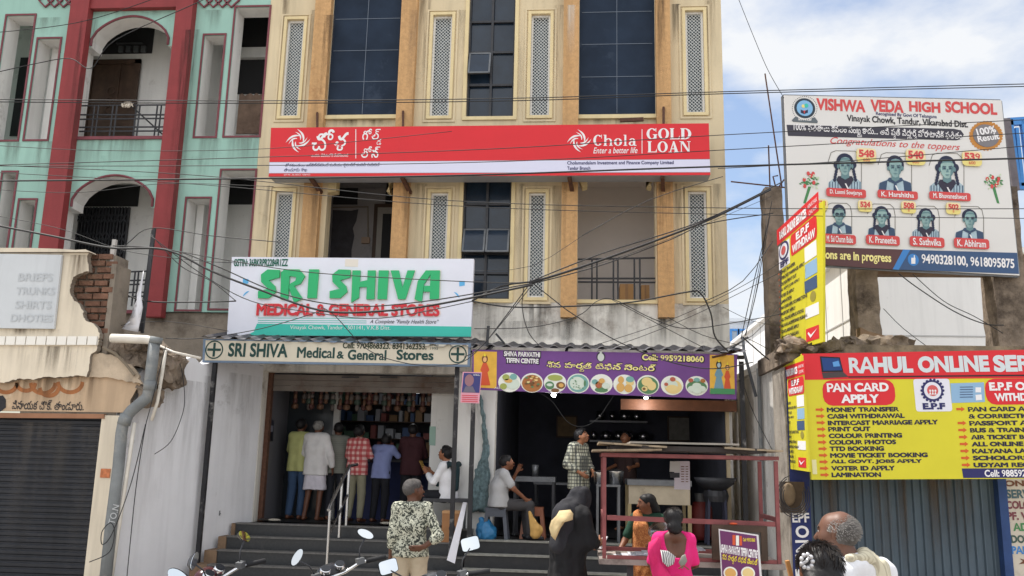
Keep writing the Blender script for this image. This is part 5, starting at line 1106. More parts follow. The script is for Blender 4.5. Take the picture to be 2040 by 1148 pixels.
# ---- white house behind ----
wh = thing('house', 'plain white house with blank walls seen under the school billboard', 'house', (at(1850, 620, 19).x, 19, 0))
M_wh = mat('white_limewash', (228, 228, 228), .9, var=.05, scale=.6, streak=.12, dirt=(186, 184, 182), dirt_at=.66)
Yw = 19; x0 = at(1700, 600, Yw).x; zt = at(1860, 505, Yw).z
t = MB(); t.box(x0, x0 + 12, Yw, Yw + 16, 0, zt); t.box(x0 - .12, x0 + 12.1, Yw - .1, Yw + 16.1, zt, zt + .12); t.build('wall', M_wh, wh)
t = MB(); 
for k in range(9): t.box(x0 - .012, x0 - .001, Yw + .8 + k * 1.3, Yw + .83 + k * 1.3, 0, zt)
for z in (zt * .55, zt * .78): t.box(x0 - .014, x0 - .001, Yw, Yw + 16, z, z + .03); t.box(x0, x0 + 12, Yw - .012, Yw - .001, z - .4, z - .37)
t.build('joint', mat('pale_grey_joint', (176, 176, 176), .9), wh)
# far block with blue trims in the gap
fb = thing('apartment_building', 'distant pale block with blue window trims seen through the narrow gap', 'building', (at(1490, 690, 40).x, 40, 0))
a, b, c, d = fr(1440, 642, 1532, 760, 40)
t = MB(); t.box(a, b + 3, 40, 46, 0, d); t.box(a - .1, b + 3.1, 39.8, 46.1, d, d + .15); t.build('wall', mat('pale_grey_far_wall', (206, 212, 220), .9, var=.08, scale=.5), fb)
for x in (1458, 1474, 1490, 1506):
    p, q, r_, s_ = fr(x, 660, x + 11, 690, 40); t = MB(); t.box(p, q, 39.93, 39.99, r_, s_); o = t.build('window', mat('grey_far_pane', (150, 165, 180), .4), fb); t = MB(); ring(t, p, q, r_, s_, .09, 39.88, 39.99); t.build('window_trim', mat('bright_blue_paint', (66, 134, 204), .5), o)
# ---------------- bodies: one continuous surface grown from tapered limbs ----------------
def surface(prims, vox, clips=(), smooth=2, cuts=()):
    lo = np.array([1e9] * 3); hi = -lo
    for p in prims:
        if p[0] == 'c': a, b, r = np.array(p[1]), np.array(p[2]), max(p[3], p[4]); lo = np.minimum(lo, np.minimum(a, b) - r); hi = np.maximum(hi, np.maximum(a, b) + r)
        else: c, r = np.array(p[1]), max(p[2]); lo = np.minimum(lo, c - r); hi = np.maximum(hi, c + r)
    lo -= vox * 3; hi += vox * 3; n = np.ceil((hi - lo) / vox).astype(int) + 1
    F = np.full(n, 1.0, np.float32)
    ax = [lo[i] + vox * np.arange(n[i]) for i in range(3)]
    for p in prims:
        k = p[5] if p[0] == 'c' and len(p) > 5 else (p[4] if p[0] == 'e' and len(p) > 4 else .03); pad = k + .03
        if p[0] == 'c': a, b = np.array(p[1], float), np.array(p[2], float); r = max(p[3], p[4]); l2, h2 = np.minimum(a, b) - r - pad, np.maximum(a, b) + r + pad
        else: c = np.array(p[1], float); r = max(p[2]); l2, h2 = c - r - pad, c + r + pad
        i0 = np.maximum(0, np.floor((l2 - lo) / vox).astype(int)); i1 = np.minimum(n, np.ceil((h2 - lo) / vox).astype(int) + 1)
        X, Y, Z = ax[0][i0[0]:i1[0]][:, None, None], ax[1][i0[1]:i1[1]][None, :, None], ax[2][i0[2]:i1[2]][None, None, :]
        if p[0] == 'c':
            d = b - a; L2 = max(d @ d, 1e-9); t = np.clip(((X - a[0]) * d[0] + (Y - a[1]) * d[1] + (Z - a[2]) * d[2]) / L2, 0, 1)
            D = np.sqrt((X - a[0] - t * d[0]) ** 2 + (Y - a[1] - t * d[1]) ** 2 + (Z - a[2] - t * d[2]) ** 2) - (p[3] + (p[4] - p[3]) * t)
        else:
            x, y, z = X - c[0], Y - c[1], Z - c[2]
            if p[3]: cs_, sn = math.cos(-p[3]), math.sin(-p[3]); x, y = x * cs_ - y * sn, x * sn + y * cs_
            rx, ry, rz = p[2]; k0 = np.sqrt((x / rx) ** 2 + (y / ry) ** 2 + (z / rz) ** 2); k1 = np.sqrt((x / rx ** 2) ** 2 + (y / ry ** 2) ** 2 + (z / rz ** 2) ** 2) + 1e-9; D = k0 * (k0 - 1) / k1
        s = tuple(slice(i0[i], i1[i]) for i in range(3)); G = F[s]; h = np.clip(.5 + .5 * (G - D) / k, 0, 1); F[s] = G + (D - G) * h - k * h * (1 - h)
    X, Y, Z = ax[0][:, None, None], ax[1][None, :, None], ax[2][None, None, :]
    for (nx, ny, nz, d) in clips: F = np.maximum(F, nx * X + ny * Y + nz * Z - d)
    for (c, r) in cuts:
        k0 = np.sqrt(((X - c[0]) / r[0]) ** 2 + ((Y - c[1]) / r[1]) ** 2 + ((Z - c[2]) / r[2]) ** 2); F = np.maximum(F, (1 - k0) * min(r))
    ins = F < 0; m = [x - 1 for x in F.shape]
    cnt = np.zeros(m, np.int8); cor = [(i, j, k) for i in (0, 1) for j in (0, 1) for k in (0, 1)]
    for c in cor: cnt += ins[tuple(slice(c[i], c[i] + m[i]) for i in range(3))]
    A_ = np.argwhere((cnt > 0) & (cnt < 8)); idx = -np.ones(m, int); idx[A_[:, 0], A_[:, 1], A_[:, 2]] = np.arange(len(A_))
    fc = {c: F[A_[:, 0] + c[0], A_[:, 1] + c[1], A_[:, 2] + c[2]].astype(float) for c in cor}
    pos = np.zeros((len(A_), 3)); num = np.zeros(len(A_))
    for c in cor:
        for a_ in range(3):
            if c[a_]: continue
            e = list(c); e[a_] = 1; f0, f1 = fc[c], fc[tuple(e)]; x = (f0 < 0) != (f1 < 0); t = np.where(x, f0 / np.where(x, f0 - f1, 1), 0)
            for q in range(3): pos[:, q] += np.where(x, c[q] + (t if q == a_ else 0), 0)
            num += x
    V = (pos / num[:, None] + A_) * vox + lo
    Q = []
    for a_ in range(3):
        b_, c_ = (a_ + 1) % 3, (a_ + 2) % 3
        f0 = np.take(ins, range(F.shape[a_] - 1), a_); f1 = np.take(ins, range(1, F.shape[a_]), a_); x = np.argwhere(f0 != f1)
        x = x[(x[:, b_] > 0) & (x[:, c_] > 0) & (x[:, b_] < m[b_]) & (x[:, c_] < m[c_])]
        g = []
        for db, dc in ((-1, -1), (0, -1), (0, 0), (-1, 0)):
            y = x.copy(); y[:, b_] += db; y[:, c_] += dc; g.append(idx[y[:, 0], y[:, 1], y[:, 2]])
        q = np.stack(g, 1); fl = ~ins[x[:, 0], x[:, 1], x[:, 2]]; q[fl] = q[fl][:, ::-1]; Q.append(q)
    Q = np.concatenate(Q)
    nv = len(V); ea = np.concatenate([Q[:, i] for i in range(4)]); eb = np.concatenate([Q[:, (i + 1) % 4] for i in range(4)]); C_ = np.bincount(ea, minlength=nv) + np.bincount(eb, minlength=nv)
    for _ in range(smooth):
        S_ = np.stack([np.bincount(ea, V[eb, i], nv) + np.bincount(eb, V[ea, i], nv) for i in range(3)], 1)
        V = V * .4 + .6 * S_ / np.maximum(C_, 1)[:, None]
    return V, Q
def flesh(name, prims, m, par, vox=.014, clips=(), smooth=2, fold=0, cuts=(), fscale=(9, 9, 3)):
    V, Q = surface(prims, vox, clips, smooth, cuts); me = bpy.data.meshes.new(name); me.from_pydata(V.tolist(), [], Q.tolist()); me.update()
    if fold:
        nr = [v.normal.copy() for v in me.vertices]; off = random.uniform(0, 50)
        for v in me.vertices:
            c = v.co; q = noise.noise(Vector((c.x * fscale[0] + off, c.y * fscale[1], c.z * fscale[2]))) + .5 * noise.noise(Vector((c.x * 22, c.y * 22 + off, c.z * 14)))
            v.co = c + nr[v.index] * (q * fold)
        me.update()
    me.polygons.foreach_set('use_smooth', [True] * len(me.polygons)); me.materials.append(m)
    o = bpy.data.objects.new(name, me); COL.objects.link(o); o.parent = par; return o
V3 = Vector
BASE = dict(head=(0, .02, 1.53), neck=(0, -.01, 1.40), chest=(0, -.01, 1.18), pelvis=(0, 0, .94), shL=(-.145, -.01, 1.365), shR=(.145, -.01, 1.365), elL=(-.195, -.03, 1.08), elR=(.195, -.03, 1.08), wrL=(-.215, .05, .84), wrR=(.215, .05, .84), hipL=(-.085, 0, .9), hipR=(.085, 0, .9), knL=(-.1, .02, .5), knR=(.1, .02, .5), anL=(-.11, -.03, .09), anR=(.11, -.03, .09), toL=(-.13, .14, .03), toR=(.13, .14, .03))
def hand(w_, d, side, curl=.5, k=1.0):
    """palm, four unequal bent fingers and a thumb from the side of the palm"""
    d = d.normalized(); n = V3((side, 0, 0)) - d * d.dot(V3((side, 0, 0))); n = n.normalized() if n.length > .1 else V3((0, 1, 0)); s = d.cross(n).normalized()   # n = back of hand, s = across
    P = []; k *= 1.0
    for o in (-.022, 0, .022): P.append(('c', w_ + s * o * .6 * k, w_ + d * .085 * k + s * o * k, .016 * k, .015 * k, .012))
    for i, (o, l) in enumerate(((-.031, .066), (-.0105, .076), (.0105, .071), (.031, .056))):
        a = w_ + d * .088 * k + s * o * k; b = a + (d - n * curl * .6).normalized() * l * .5 * k; c = b + (d * (1 - curl * .7) - n * curl * 1.1).normalized() * l * .5 * k
        P += [('c', a, b, .0095 * k, .009 * k, .006), ('c', b, c, .009 * k, .0075 * k, .006)]
    ts = -1 if True else 1
    a = w_ + d * .03 * k + s * ts * .024 * k; b = a + (d * .6 + s * ts * .75 - n * .3).normalized() * .042 * k; c = b + (d * .95 + s * ts * .2 - n * .4).normalized() * .032 * k
    return P + [('c', a, b, .014 * k, .0115 * k, .008), ('c', b, c, .0115 * k, .009 * k, .006)]
def person(label, loc, rz, h, skin, J=None, top=None, bottom=None, hair=None, vox=.014, look=0, nod=0, tilt=0, curl=(.5, .5), hands=True, feet=True, face=False, group=None, belly=1.0, build=1.0, handdir=None, shoes=None):
    k = h / 1.65; D = {a: V3(b) * k for a, b in BASE.items()}
    for a, b in (J or {}).items(): D[a] = V3(b) * k
    o = thing('person', label, 'person', loc, group); o.rotation_euler = (0, 0, rz)
    HR = Matrix.Rotation(look, 3, 'Z') @ Matrix.Rotation(-nod, 3, 'X') @ Matrix.Rotation(tilt, 3, 'Y'); hc = D['head']
    hp = lambda x, y, z: hc + HR @ V3((x, y, z)) * k
    HD = [('c', hp(0, -.02, .022), hp(0, .012, .018), .08 * k, .074 * k, .02), ('c', hp(0, -.015, .045), hp(0, .02, .04), .062 * k, .06 * k, .03), ('c', hp(0, .026, -.03), hp(0, .046, -.075), .056 * k, .035 * k, .03), ('c', hp(-.03, .045, -.02), hp(.03, .045, -.02), .045 * k, .045 * k, .02),
          ('c', hp(0, .088, .01), hp(0, .112, -.028), .009 * k, .014 * k, .012), ('c', hp(-.03, .085, .026), hp(.03, .085, .026), .012 * k, .012 * k, .012), ('c', hp(-.014, .092, -.062), hp(.014, .092, -.062), .009 * k, .009 * k, .008)]
    for s in (-1, 1): HD += [('c', hp(s * .075, -.005, .012), hp(s * .079, -.002, -.022), .016 * k, .011 * k, .008)]
    NK = [('c', D['neck'] - V3((0, .0, .03 * k)), hp(0, -.015, -.05), .056 * k * build, .052 * k, .03)]
    side = (D['shR'] - D['shL']).normalized(); hs = (D['hipR'] - D['hipL']).normalized()
    def torso(g=0, hem=None):
        P = []; b = build
        for s in (-1, 1):
            ch = D['chest'] + side * (s * .062 * k * b); pe = D['pelvis'] + hs * (s * .064 * k); sh = D['shL'] if s < 0 else D['shR']; tp = D['neck'].lerp(sh, .6) - V3((0, 0, .035 * k))
            P += [('c', pe, ch, (.084 * belly + g) * k, (.084 + g) * k * b, .05), ('c', ch, tp, (.086 + g) * k * b, (.056 + g) * k, .05), ('c', D['neck'] - V3((0, 0, .03 * k)), sh - V3((0, 0, .01 * k)), (.046 + g) * k, (.043 + g) * k, .03)]
            if hem is not None: q = pe + V3((hs.x * s * .02, 0, -hem)) * k; P.append(('c', pe, q, (.088 * belly + g) * k, (.096 * belly + g) * k, .05))
        return P
    def limb(a, b, c, r0, r1, r2, g=0, upto=2.0):
        A, B, C = D[a], D[b], D[c]; P = []
        f = min(1, upto); P.append(('c', A, A.lerp(B, f), r0 * k + g * k, (r0 + (r1 - r0) * f) * k + g * k, .03))
        if upto > 1: f = upto - 1; P.append(('c', B, B.lerp(C, f), r1 * k + g * k, (r1 + (r2 - r1) * f) * k + g * k, .02))
        return P
    def arms(g=0, upto=2.0): return limb('shL', 'elL', 'wrL', .045, .036, .025, g, upto) + limb('shR', 'elR', 'wrR', .045, .036, .025, g, upto)
    def legs(g=0, upto=2.0): return limb('hipL', 'knL', 'anL', .074, .053, .036, g, upto) + limb('hipR', 'knR', 'anR', .074, .053, .036, g, upto)
    B = HD + NK + torso() + arms() + legs()
    if hands:
        for s, a, b, c in ((-1, 'elL', 'wrL', curl[0]), (1, 'elR', 'wrR', curl[1])):
            d = D[b] - D[a]
            if handdir and handdir.get(b): d = V3(handdir[b])
            B += hand(D[b], d, s, c, k)
    if feet:
        for s in 'LR': B += [('c', D['an' + s] - V3((0, .03 * k, .045 * k)), D['to' + s], .036 * k, .026 * k, .03)]
    flesh('body', B, skin, o, vox, smooth=1)
    if top:
        ty, m, kw = top; up = kw.get('sleeve', .8); hem = kw.get('hem', .16); g = kw.get('g', .02)
        zb = D['pelvis'].z - hem * k; cl = [(0, 0, -1, -zb)] if not kw.get('noclip') else []
        P = torso(g, hem + .06) + arms(g * .9, up)
        flesh(kw.get('name', 'shirt'), P, m, o, max(.012, vox), cl, 1, kw.get('fold', .007), [(hp(0, .0, -.02), (.085 * k, .09 * k, .1 * k))] + kw.get('cuts', []))
    if bottom:
        ty, m, kw = bottom
        if ty == 'trousers':
            P = [('c', D['pelvis'] + hs * (s * .07 * k), D['hip' + ('L' if s < 0 else 'R')], .096 * k * belly, .09 * k, .04) for s in (-1, 1)] + legs(kw.get('g', .02), kw.get('upto', 1.96)); flesh('trousers', P, m, o, max(.012, vox), (), 1, .008)
        else:
            z0 = kw.get('z0', .12) * k; r = kw.get('r', .2) * k; P = []
            for s in (-1, 1): P.append(('c', D['pelvis'] + hs * (s * .06 * k) + V3((0, 0, .04 * k)), V3((D['pelvis'].x + s * .07 * k, D['pelvis'].y + .02, z0)), .11 * k, r, .06))
            flesh(kw.get('name', 'skirt'), P, m, o, max(.012, vox), [(0, 0, -1, -z0), (0, 0, 1, D['pelvis'].z + kw.get('waist', .1) * k)], 1, .012)
    if hair:
        st, m = hair; inv = HR.transposed()
        def pl(x, y, z, d): v = HR @ V3((x, y, z)); return (v.x, v.y, v.z, d * k + v.dot(hc))
        if st == 'short': flesh('hair', [('c', hp(0, -.03, .03), hp(0, .012, .034), .085 * k, .079 * k, .02), ('c', hp(0, -.02, .055), hp(0, .03, .052), .064 * k, .058 * k, .03)], m, o, .011, [pl(0, .8, -.6, .022), pl(0, 0, -1, .06)], 1, .004, fscale=(40, 40, 40))
        if st == 'thick': flesh('hair', [('c', hp(0, -.03, .03), hp(0, .015, .036), .091 * k, .085 * k, .02), ('c', hp(0, -.02, .062), hp(0, .04, .06), .066 * k, .06 * k, .03)], m, o, .011, [pl(0, .8, -.6, .03), pl(0, 0, -1, .065)], 1, .007, fscale=(40, 40, 40))
        if st == 'bun': flesh('hair', [('c', hp(0, -.028, .028), hp(0, .01, .032), .09 * k, .082 * k, .02), ('c', hp(0, -.09, -.05), hp(0, -.1, -.08), .062 * k, .058 * k, .03)], m, o, .011, [pl(0, .8, -.6, .03), pl(0, 0, -1, .11)], 1, .004, fscale=(40, 40, 10))
    if face:
        mb = MB(); mw = MB(); mm = MB(); mb.smooth = mw.smooth = True
        for s in (-1, 1): q = hp(s * .03, .08, .008); mw.ell(q, (.013 * k, .012 * k, .006 * k), 10, 6); q = hp(s * .03, .0885, .008); mb.ell(q, (.006 * k,) * 3, 8, 6); mb.tube([hp(s * .012, .096, .03), hp(s * .034, .095, .037), hp(s * .052, .08, .028)], .004 * k, 5)
        mw.build('eye_white', mat('eye_white', (200, 196, 190), .3), o, False); mb.build('eye', mat('dark_eye', (.01, .008, .008), .2), o, False); mm.tube([hp(-.024, .096, -.062), hp(0, .104, -.06), hp(.024, .096, -.062)], .006 * k, 6); mm.build('mouth', mat('lips', (112, 58, 52), .5), o, False)
    if shoes:
        P = []
        for s in 'LR': P += [('c', D['an' + s] - V3((0, .035 * k, .04 * k)), D['to' + s], .046 * k, .036 * k, .03)]
        flesh('shoes', P, shoes, o, .012, [(0, 0, 1, .1 * k + min(D['toL'].z, D['toR'].z))], 1)
    o['_'] = 0; del o['_']
    return o, D, hp, k
SK = [mat('skin_brown', (124, 80, 58), .55, var=.1, scale=8), mat('skin_dark_brown', (92, 58, 42), .5, var=.1, scale=8), mat('skin_tan', (152, 102, 74), .55, var=.1, scale=8)]
H_black = mat('black_hair', (.011, .010, .011), .5, var=.4, scale=60, bump=.15, bscale=120, spec=.25); 
def hair_mat(name, a, b, sc):
    m = mat(name, a, .6, var=.3, scale=40, dirt=b, dirt_at=.5, bump=.5, bscale=200); return m
H_grey = hair_mat('grey_hair', (150, 148, 144), (80, 78, 76), 1)
def pattern(name, kind, c1, c2, sc, c3=None):
    if name in _M: return _M[name]
    m = mat(name, c1, .85); nt = m.node_tree; N = nt.nodes; L = nt.links; p = N['Principled BSDF']; tc = N.new('ShaderNodeTexCoord')
    def ramp(src, a, b):
        r = N.new('ShaderNodeMapRange'); r.inputs[1].default_value = a; r.inputs[2].default_value = b; L.new(src, r.inputs[0]); return r.outputs[0]
    def mixc(f, a, b):
        x = N.new('ShaderNodeMixRGB'); L.new(f, x.inputs[0])
        for i, v in ((1, a), (2, b)):
            if isinstance(v, tuple): x.inputs[i].default_value = v
            else: L.new(v, x.inputs[i])
        return x.outputs[0]
    if kind == 'floral':
        n = N.new('ShaderNodeTexNoise'); n.inputs['Scale'].default_value = sc; n.inputs['Detail'].default_value = 4; n.inputs['Distortion'].default_value = 2.2; L.new(tc.outputs['Object'], n.inputs[0])
        n2 = N.new('ShaderNodeTexNoise'); n2.inputs['Scale'].default_value = sc * 2.3; n2.inputs['Distortion'].default_value = 3; L.new(tc.outputs['Object'], n2.inputs[0])
        c = mixc(ramp(n.outputs['Fac'], .47, .53), rgb(*c1), rgb(*c2)); c = mixc(ramp(n2.outputs['Fac'], .56, .6), c, rgb(*c3)); L.new(c, p.inputs['Base Color'])
    else:
        s = N.new('ShaderNodeSeparateXYZ'); L.new(tc.outputs['Object'], s.inputs[0]); c = rgb(*c1)
        for axis, per, wd, col in sc:
            if axis == 'D':
                ad = N.new('ShaderNodeMath'); ad.operation = 'ADD'; L.new(s.outputs['X'], ad.inputs[0]); L.new(s.outputs['Y'], ad.inputs[1]); src = ad.outputs[0]
            else: src = s.outputs[axis]
            mu = N.new('ShaderNodeMath'); mu.operation = 'MULTIPLY'; mu.inputs[1].default_value = 1 / per; L.new(src, mu.inputs[0]); f = N.new('ShaderNodeMath'); f.operation = 'FRACT'; L.new(mu.outputs[0], f.inputs[0]); g_ = N.new('ShaderNodeMath'); g_.operation = 'LESS_THAN'; g_.inputs[1].default_value = wd; L.new(f.outputs[0], g_.inputs[0])
            h_ = N.new('ShaderNodeMath'); h_.operation = 'MULTIPLY'; h_.inputs[1].default_value = .72; L.new(g_.outputs[0], h_.inputs[0]); c = mixc(h_.outputs[0], c, rgb(*col))
        L.new(c, p.inputs['Base Color'])
    return m
def cloth(name, c, **k): return mat(name, c, .85, var=k.pop('var', .12), scale=6, bump=.25, bscale=60, **k)
def foot(px, py, Y, z): q = at(px, py, Y); return (q.x, Y, z)
def strands(po, hp, k, n, flow, col, seed, L_=.05, r=.0013, keep=lambda v: True, grow_=1.0):
    rh = random.Random(seed); mb = MB()
    for i in range(n):
        th, ph_ = rh.uniform(0, 6.28), rh.uniform(-.35, 1.5); v = V3((math.cos(ph_) * math.cos(th), math.cos(ph_) * math.sin(th), math.sin(ph_)))
        if not keep(v): continue
        p0_ = hp(v.x * .088 * grow_, v.y * .098 * grow_ - .01, v.z * .09 * grow_ + .03); w_ = V3(flow) + V3((rh.uniform(-.25, .25), rh.uniform(-.25, .25), 0)); d = V3(hp(*w_)) - V3(hp(0, 0, 0)); vv = (V3(hp(*v)) - V3(hp(0, 0, 0))).normalized(); e = (d - vv * d.dot(vv)).normalized(); mb.tube([p0_, p0_ + (e * L_ * .5 + vv * .003) * k, p0_ + (e * L_) * k], [r, r, r * .5], 4)
    return mb.build('hair_strand', col, po, False)
HS_d = mat('dark_hair_strand', (30, 24, 22), .5, spec=.2); HS_g = mat('greying_strand', (92, 88, 86), .6, spec=.2)
# ---- customers at the counter, seen from behind ----
Yp = 14.2
GQ = 'customers at the medical counter'
person('person in pale yellow shirt and blue jeans at medical counter, nearest the doorway wall', foot(587, 1033, Yp + .05, FLP), R(-16), 1.63, SK[1], dict(elL=(-.22, .04, 1.1), wrL=(-.16, .24, 1.05), elR=(.22, .06, 1.1), wrR=(.14, .26, 1.06)), ('shirt', cloth('pale_yellow_shirt', (176, 178, 118)), dict(sleeve=.9)), ('trousers', cloth('blue_jeans', (52, 74, 104)), {}), ('short', H_black), .017, nod=-.35, build=1.1, belly=1.1, group=GQ)
person('person with grey hair in loose white shirt and white loincloth, bare legs', foot(622, 1034, Yp - .1, FLP), R(-4), 1.6, SK[1], dict(elR=(.25, -.02, 1.08), wrR=(.27, .06, .86), elL=(-.22, .05, 1.1), wrL=(-.12, .25, 1.08), toL=(-.2, .1, .03), anL=(-.13, -.04, .09), anR=(.1, -.05, .09)), ('shirt', cloth('white_shirt', (206, 204, 204)), dict(sleeve=1.8, hem=.2, g=.03)), ('dhoti', cloth('white_loincloth', (196, 192, 202)), dict(name='loincloth', z0=.5, r=.13, waist=.02)), ('short', H_grey), .015, nod=-.2, curl=(.5, .8), build=1.1, belly=1.1, group=GQ)
person('person in grey shirt and dark trousers between white shirt and red check shirt', foot(664, 1033, Yp + .12, FLP), R(20), 1.58, SK[1], dict(elR=(.25, .02, 1.1), wrR=(.2, .24, 1.12), elL=(-.22, .05, 1.1), wrL=(-.12, .25, 1.08)), ('shirt', pattern('grey_stripe_shirt', 'check', (126, 128, 120), None, [('Z', .03, .15, (96, 98, 92))]), dict(sleeve=.9)), ('trousers', cloth('charcoal_trousers', (34, 36, 44)), {}), ('short', H_black), .017, nod=-.3, build=1.1, belly=1.1, group=GQ)
M_rc = pattern('red_check_shirt', 'check', (206, 166, 160), None, [('X', .085, .5, (160, 44, 52)), ('Z', .085, .5, (160, 44, 52))])
person('person in red and white check shirt and khaki trousers at medical counter', foot(706, 1031, Yp - .12, FLP), R(-14), 1.53, SK[1], dict(elR=(.23, .06, 1.1), wrR=(.14, .26, 1.06), elL=(-.23, .06, 1.1), wrL=(-.14, .26, 1.06)), ('shirt', M_rc, dict(sleeve=.95, hem=.15)), ('trousers', cloth('khaki_trousers', (128, 124, 104)), {}), ('thick', H_black), .015, nod=-.5, build=1.1, belly=1.1, group=GQ)
person('person in light blue shirt and black trousers leaning at medical counter', foot(754, 1034, Yp - .05, FLP), R(-14), 1.46, SK[1], dict(head=(.02, .14, 1.46), neck=(.01, .08, 1.36), chest=(0, .03, 1.17), shL=(-.17, .06, 1.32), shR=(.18, .06, 1.32), elR=(.26, .2, 1.16), wrR=(.26, .4, 1.2), elL=(-.22, .14, 1.1), wrL=(-.14, .34, 1.1)), ('shirt', cloth('light_blue_shirt', (122, 132, 176)), dict(sleeve=.85, hem=.16)), ('trousers', cloth('black_trousers', (22, 23, 30)), {}), ('thick', H_black), .016, nod=-.3, group=GQ)
person('person in dark maroon shirt standing at right end of medical counter', foot(815, 1034, Yp + .15, FLP), R(4), 1.58, SK[1], dict(elR=(.23, .06, 1.1), wrR=(.14, .26, 1.06), elL=(-.23, .06, 1.1), wrL=(-.14, .26, 1.06)), ('shirt', cloth('dark_maroon_shirt', (58, 26, 32)), dict(sleeve=.9)), ('trousers', cloth('black_trousers', (22, 23, 30)), {}), ('short', H_black), .017, nod=-.3, build=1.1, belly=1.1, group=GQ)
# ---- seated man with phone ----
SEAT = dict(pelvis=(0, 0, .52), chest=(0, .02, .76), neck=(0, .02, .98), head=(0, .07, 1.11), shL=(-.15, .02, .94), shR=(.15, .02, .94), elL=(-.22, .08, .68), elR=(.22, .08, .68), wrL=(-.1, .28, .72), wrR=(.1, .28, .72), hipL=(-.09, .02, .5), hipR=(.09, .02, .5), knL=(-.13, .44, .5), knR=(.13, .44, .5), anL=(-.13, .46, .09), anR=(.13, .46, .09), toL=(-.14, .63, .03), toR=(.14, .63, .03))
q = at(893, 990, 13.35)
zseat = q.z
po, D, hp, k = person('person in white shirt sitting on bench outside pharmacy looking at a phone', (q.x, 13.35, zseat - .5), R(70), 1.68, SK[2], dict(SEAT, wrL=(-.08, .34, .84), wrR=(.06, .34, .84), elL=(-.22, .14, .7), elR=(.22, .14, .7)), ('shirt', cloth('bright_white_shirt', (222, 222, 226)), dict(sleeve=1.7, hem=.06)), ('trousers', cloth('black_trousers', (22, 23, 30)), {}), ('thick', H_black), .013, nod=-.45, face=True, feet=True)
flesh('dark_sash', [('c', V3((-.13, -.06, .98)) * k, V3((-.12, .12, .66)) * k, .035, .03), ('c', V3((.13, -.08, .98)) * k, V3((.14, .12, .68)) * k, .035, .03), ('c', V3((-.14, -.1, .96)) * k, V3((.14, -.1, .96)) * k, .035, .035), ('c', V3((0, -.11, .9)) * k, V3((0, -.12, .62)) * k, .06, .05)], cloth('dark_teal_scarf', (26, 48, 54)), po, .013, fold=.006)
ph = po.matrix_basis @ V3((-.01, .43, .9)) * 1
R70 = Matrix.Rotation(R(70), 3, 'Z'); qq = V3((q.x, 13.35, zseat - .5)) + R70 @ V3((-.01, .46, .95))
pt = thing('phone', 'mobile phone in patterned case held by the seated man in white shirt', 'phone', qq)
mb = MB(); u = R70 @ V3((1, 0, 0)); f = R70 @ V3((0, .5, .86)); n_ = u.cross(f); mb.obox(qq, u, f, n_, .04, .08, .006); mb.build('phone_case', pattern('yellow_black_case', 'floral', (30, 26, 22), (176, 140, 60), 40, (176, 140, 60)), pt)
mb = MB(); mb.obox(qq - n_ * .008, u, f, n_, .035, .074, .001); mb.build('screen', mat('black_screen', (.01, .01, .012), .1), pt)
# ---- man in leaf-print shirt ----
q = atz(822, 1283, 0); Yf_ = 8.9; q = at(818, 1100, Yf_)
M_leaf = pattern('leaf_print_shirt', 'floral', (40, 43, 41), (196, 196, 178), 23, (104, 108, 94))
po, D, hp, k = person('person in black and white leaf print shirt and khaki trousers, hand on hip, looking right', (q.x, Yf_, .02), R(4), 1.64, SK[1], dict(elR=(.28, -.1, 1.1), wrR=(.15, -.13, 1.0), elL=(-.185, -.03, 1.08), wrL=(-.2, .03, .86)), ('shirt', M_leaf, dict(sleeve=1.35, hem=.05, g=.018, fold=.012)), ('trousers', cloth('khaki_trousers_light', (176, 162, 140)), dict(g=.018)), ('short', hair_mat('thin_dark_hair', (44, 40, 40), (88, 84, 82), 1)), .011, look=R(-62), nod=-.12, curl=(.4, .5), face=True, handdir={'wrR': (-.9, -.25, -.2)}, belly=1.0, build=.9, shoes=M_wood)
strands(po, hp, k, 420, (0, -.6, -1), HS_g, 12, .02, .0011, lambda v: v.y < .45, .97)
# ---- woman in black robe ----
Yb_ = 9.2; q = at(1128, 1100, Yb_)
M_abaya = cloth('black_robe_cloth', (22, 22, 26), var=.3)
po, D, hp, k = person('person in black robe and headscarf with cream shawl end, bending over a phone', (q.x, Yb_, .02), R(-48), 1.68, SK[2], dict(head=(0, .2, 1.45), neck=(0, .11, 1.35), chest=(0, .04, 1.16), shL=(-.14, .07, 1.31), shR=(.14, .07, 1.31), elL=(-.19, .12, 1.04), elR=(.19, .12, 1.04), wrL=(-.07, .36, 1.0), wrR=(.06, .38, 1.02)), None, None, None, .013, nod=-.5, face=False, build=.78, belly=.85)
Q_ = lambda *p: V3(p) * k
P = [('c', Q_(0, .03, .98), Q_(0, .02, .06), .165, .27, .12), ('c', Q_(0, .04, 1.0), Q_(0, .08, 1.27), .17, .13, .1), ('c', Q_(-.12, .08, 1.28), Q_(.12, .08, 1.28), .075, .075, .1)]
for s in (-1, 1): P += [('c', Q_(s * .14, .08, 1.27), Q_(s * .18, .13, 1.05), .085, .082, .1), ('c', Q_(s * .18, .13, 1.05), Q_(s * .08, .34, 1.01), .082, .055, .06)]
flesh('robe', P, M_abaya, po, .014, [(0, 0, -1, -.06)], 2, .02, fscale=(13, 13, 1.6))
flesh('headscarf', [('c', hp(0, -.025, .028), hp(0, .02, .028), .097 * k, .09 * k, .05), ('c', hp(0, -.04, -.03), Q_(0, .04, 1.28), .09, .14, .1), ('c', Q_(0, .0, 1.28), Q_(0, -.07, 1.0), .14, .12, .1), ('c', Q_(0, .17, 1.31), Q_(0, .2, 1.12), .08, .1, .08)], cloth('sheer_black_scarf', (40, 40, 46), var=.35), po, .012, cuts=[(hp(0, .13, -.005), (.05, .07, .062))], fold=.016, smooth=2, fscale=(16, 16, 3))
Rb = Matrix.Rotation(R(-48), 3, 'Z')
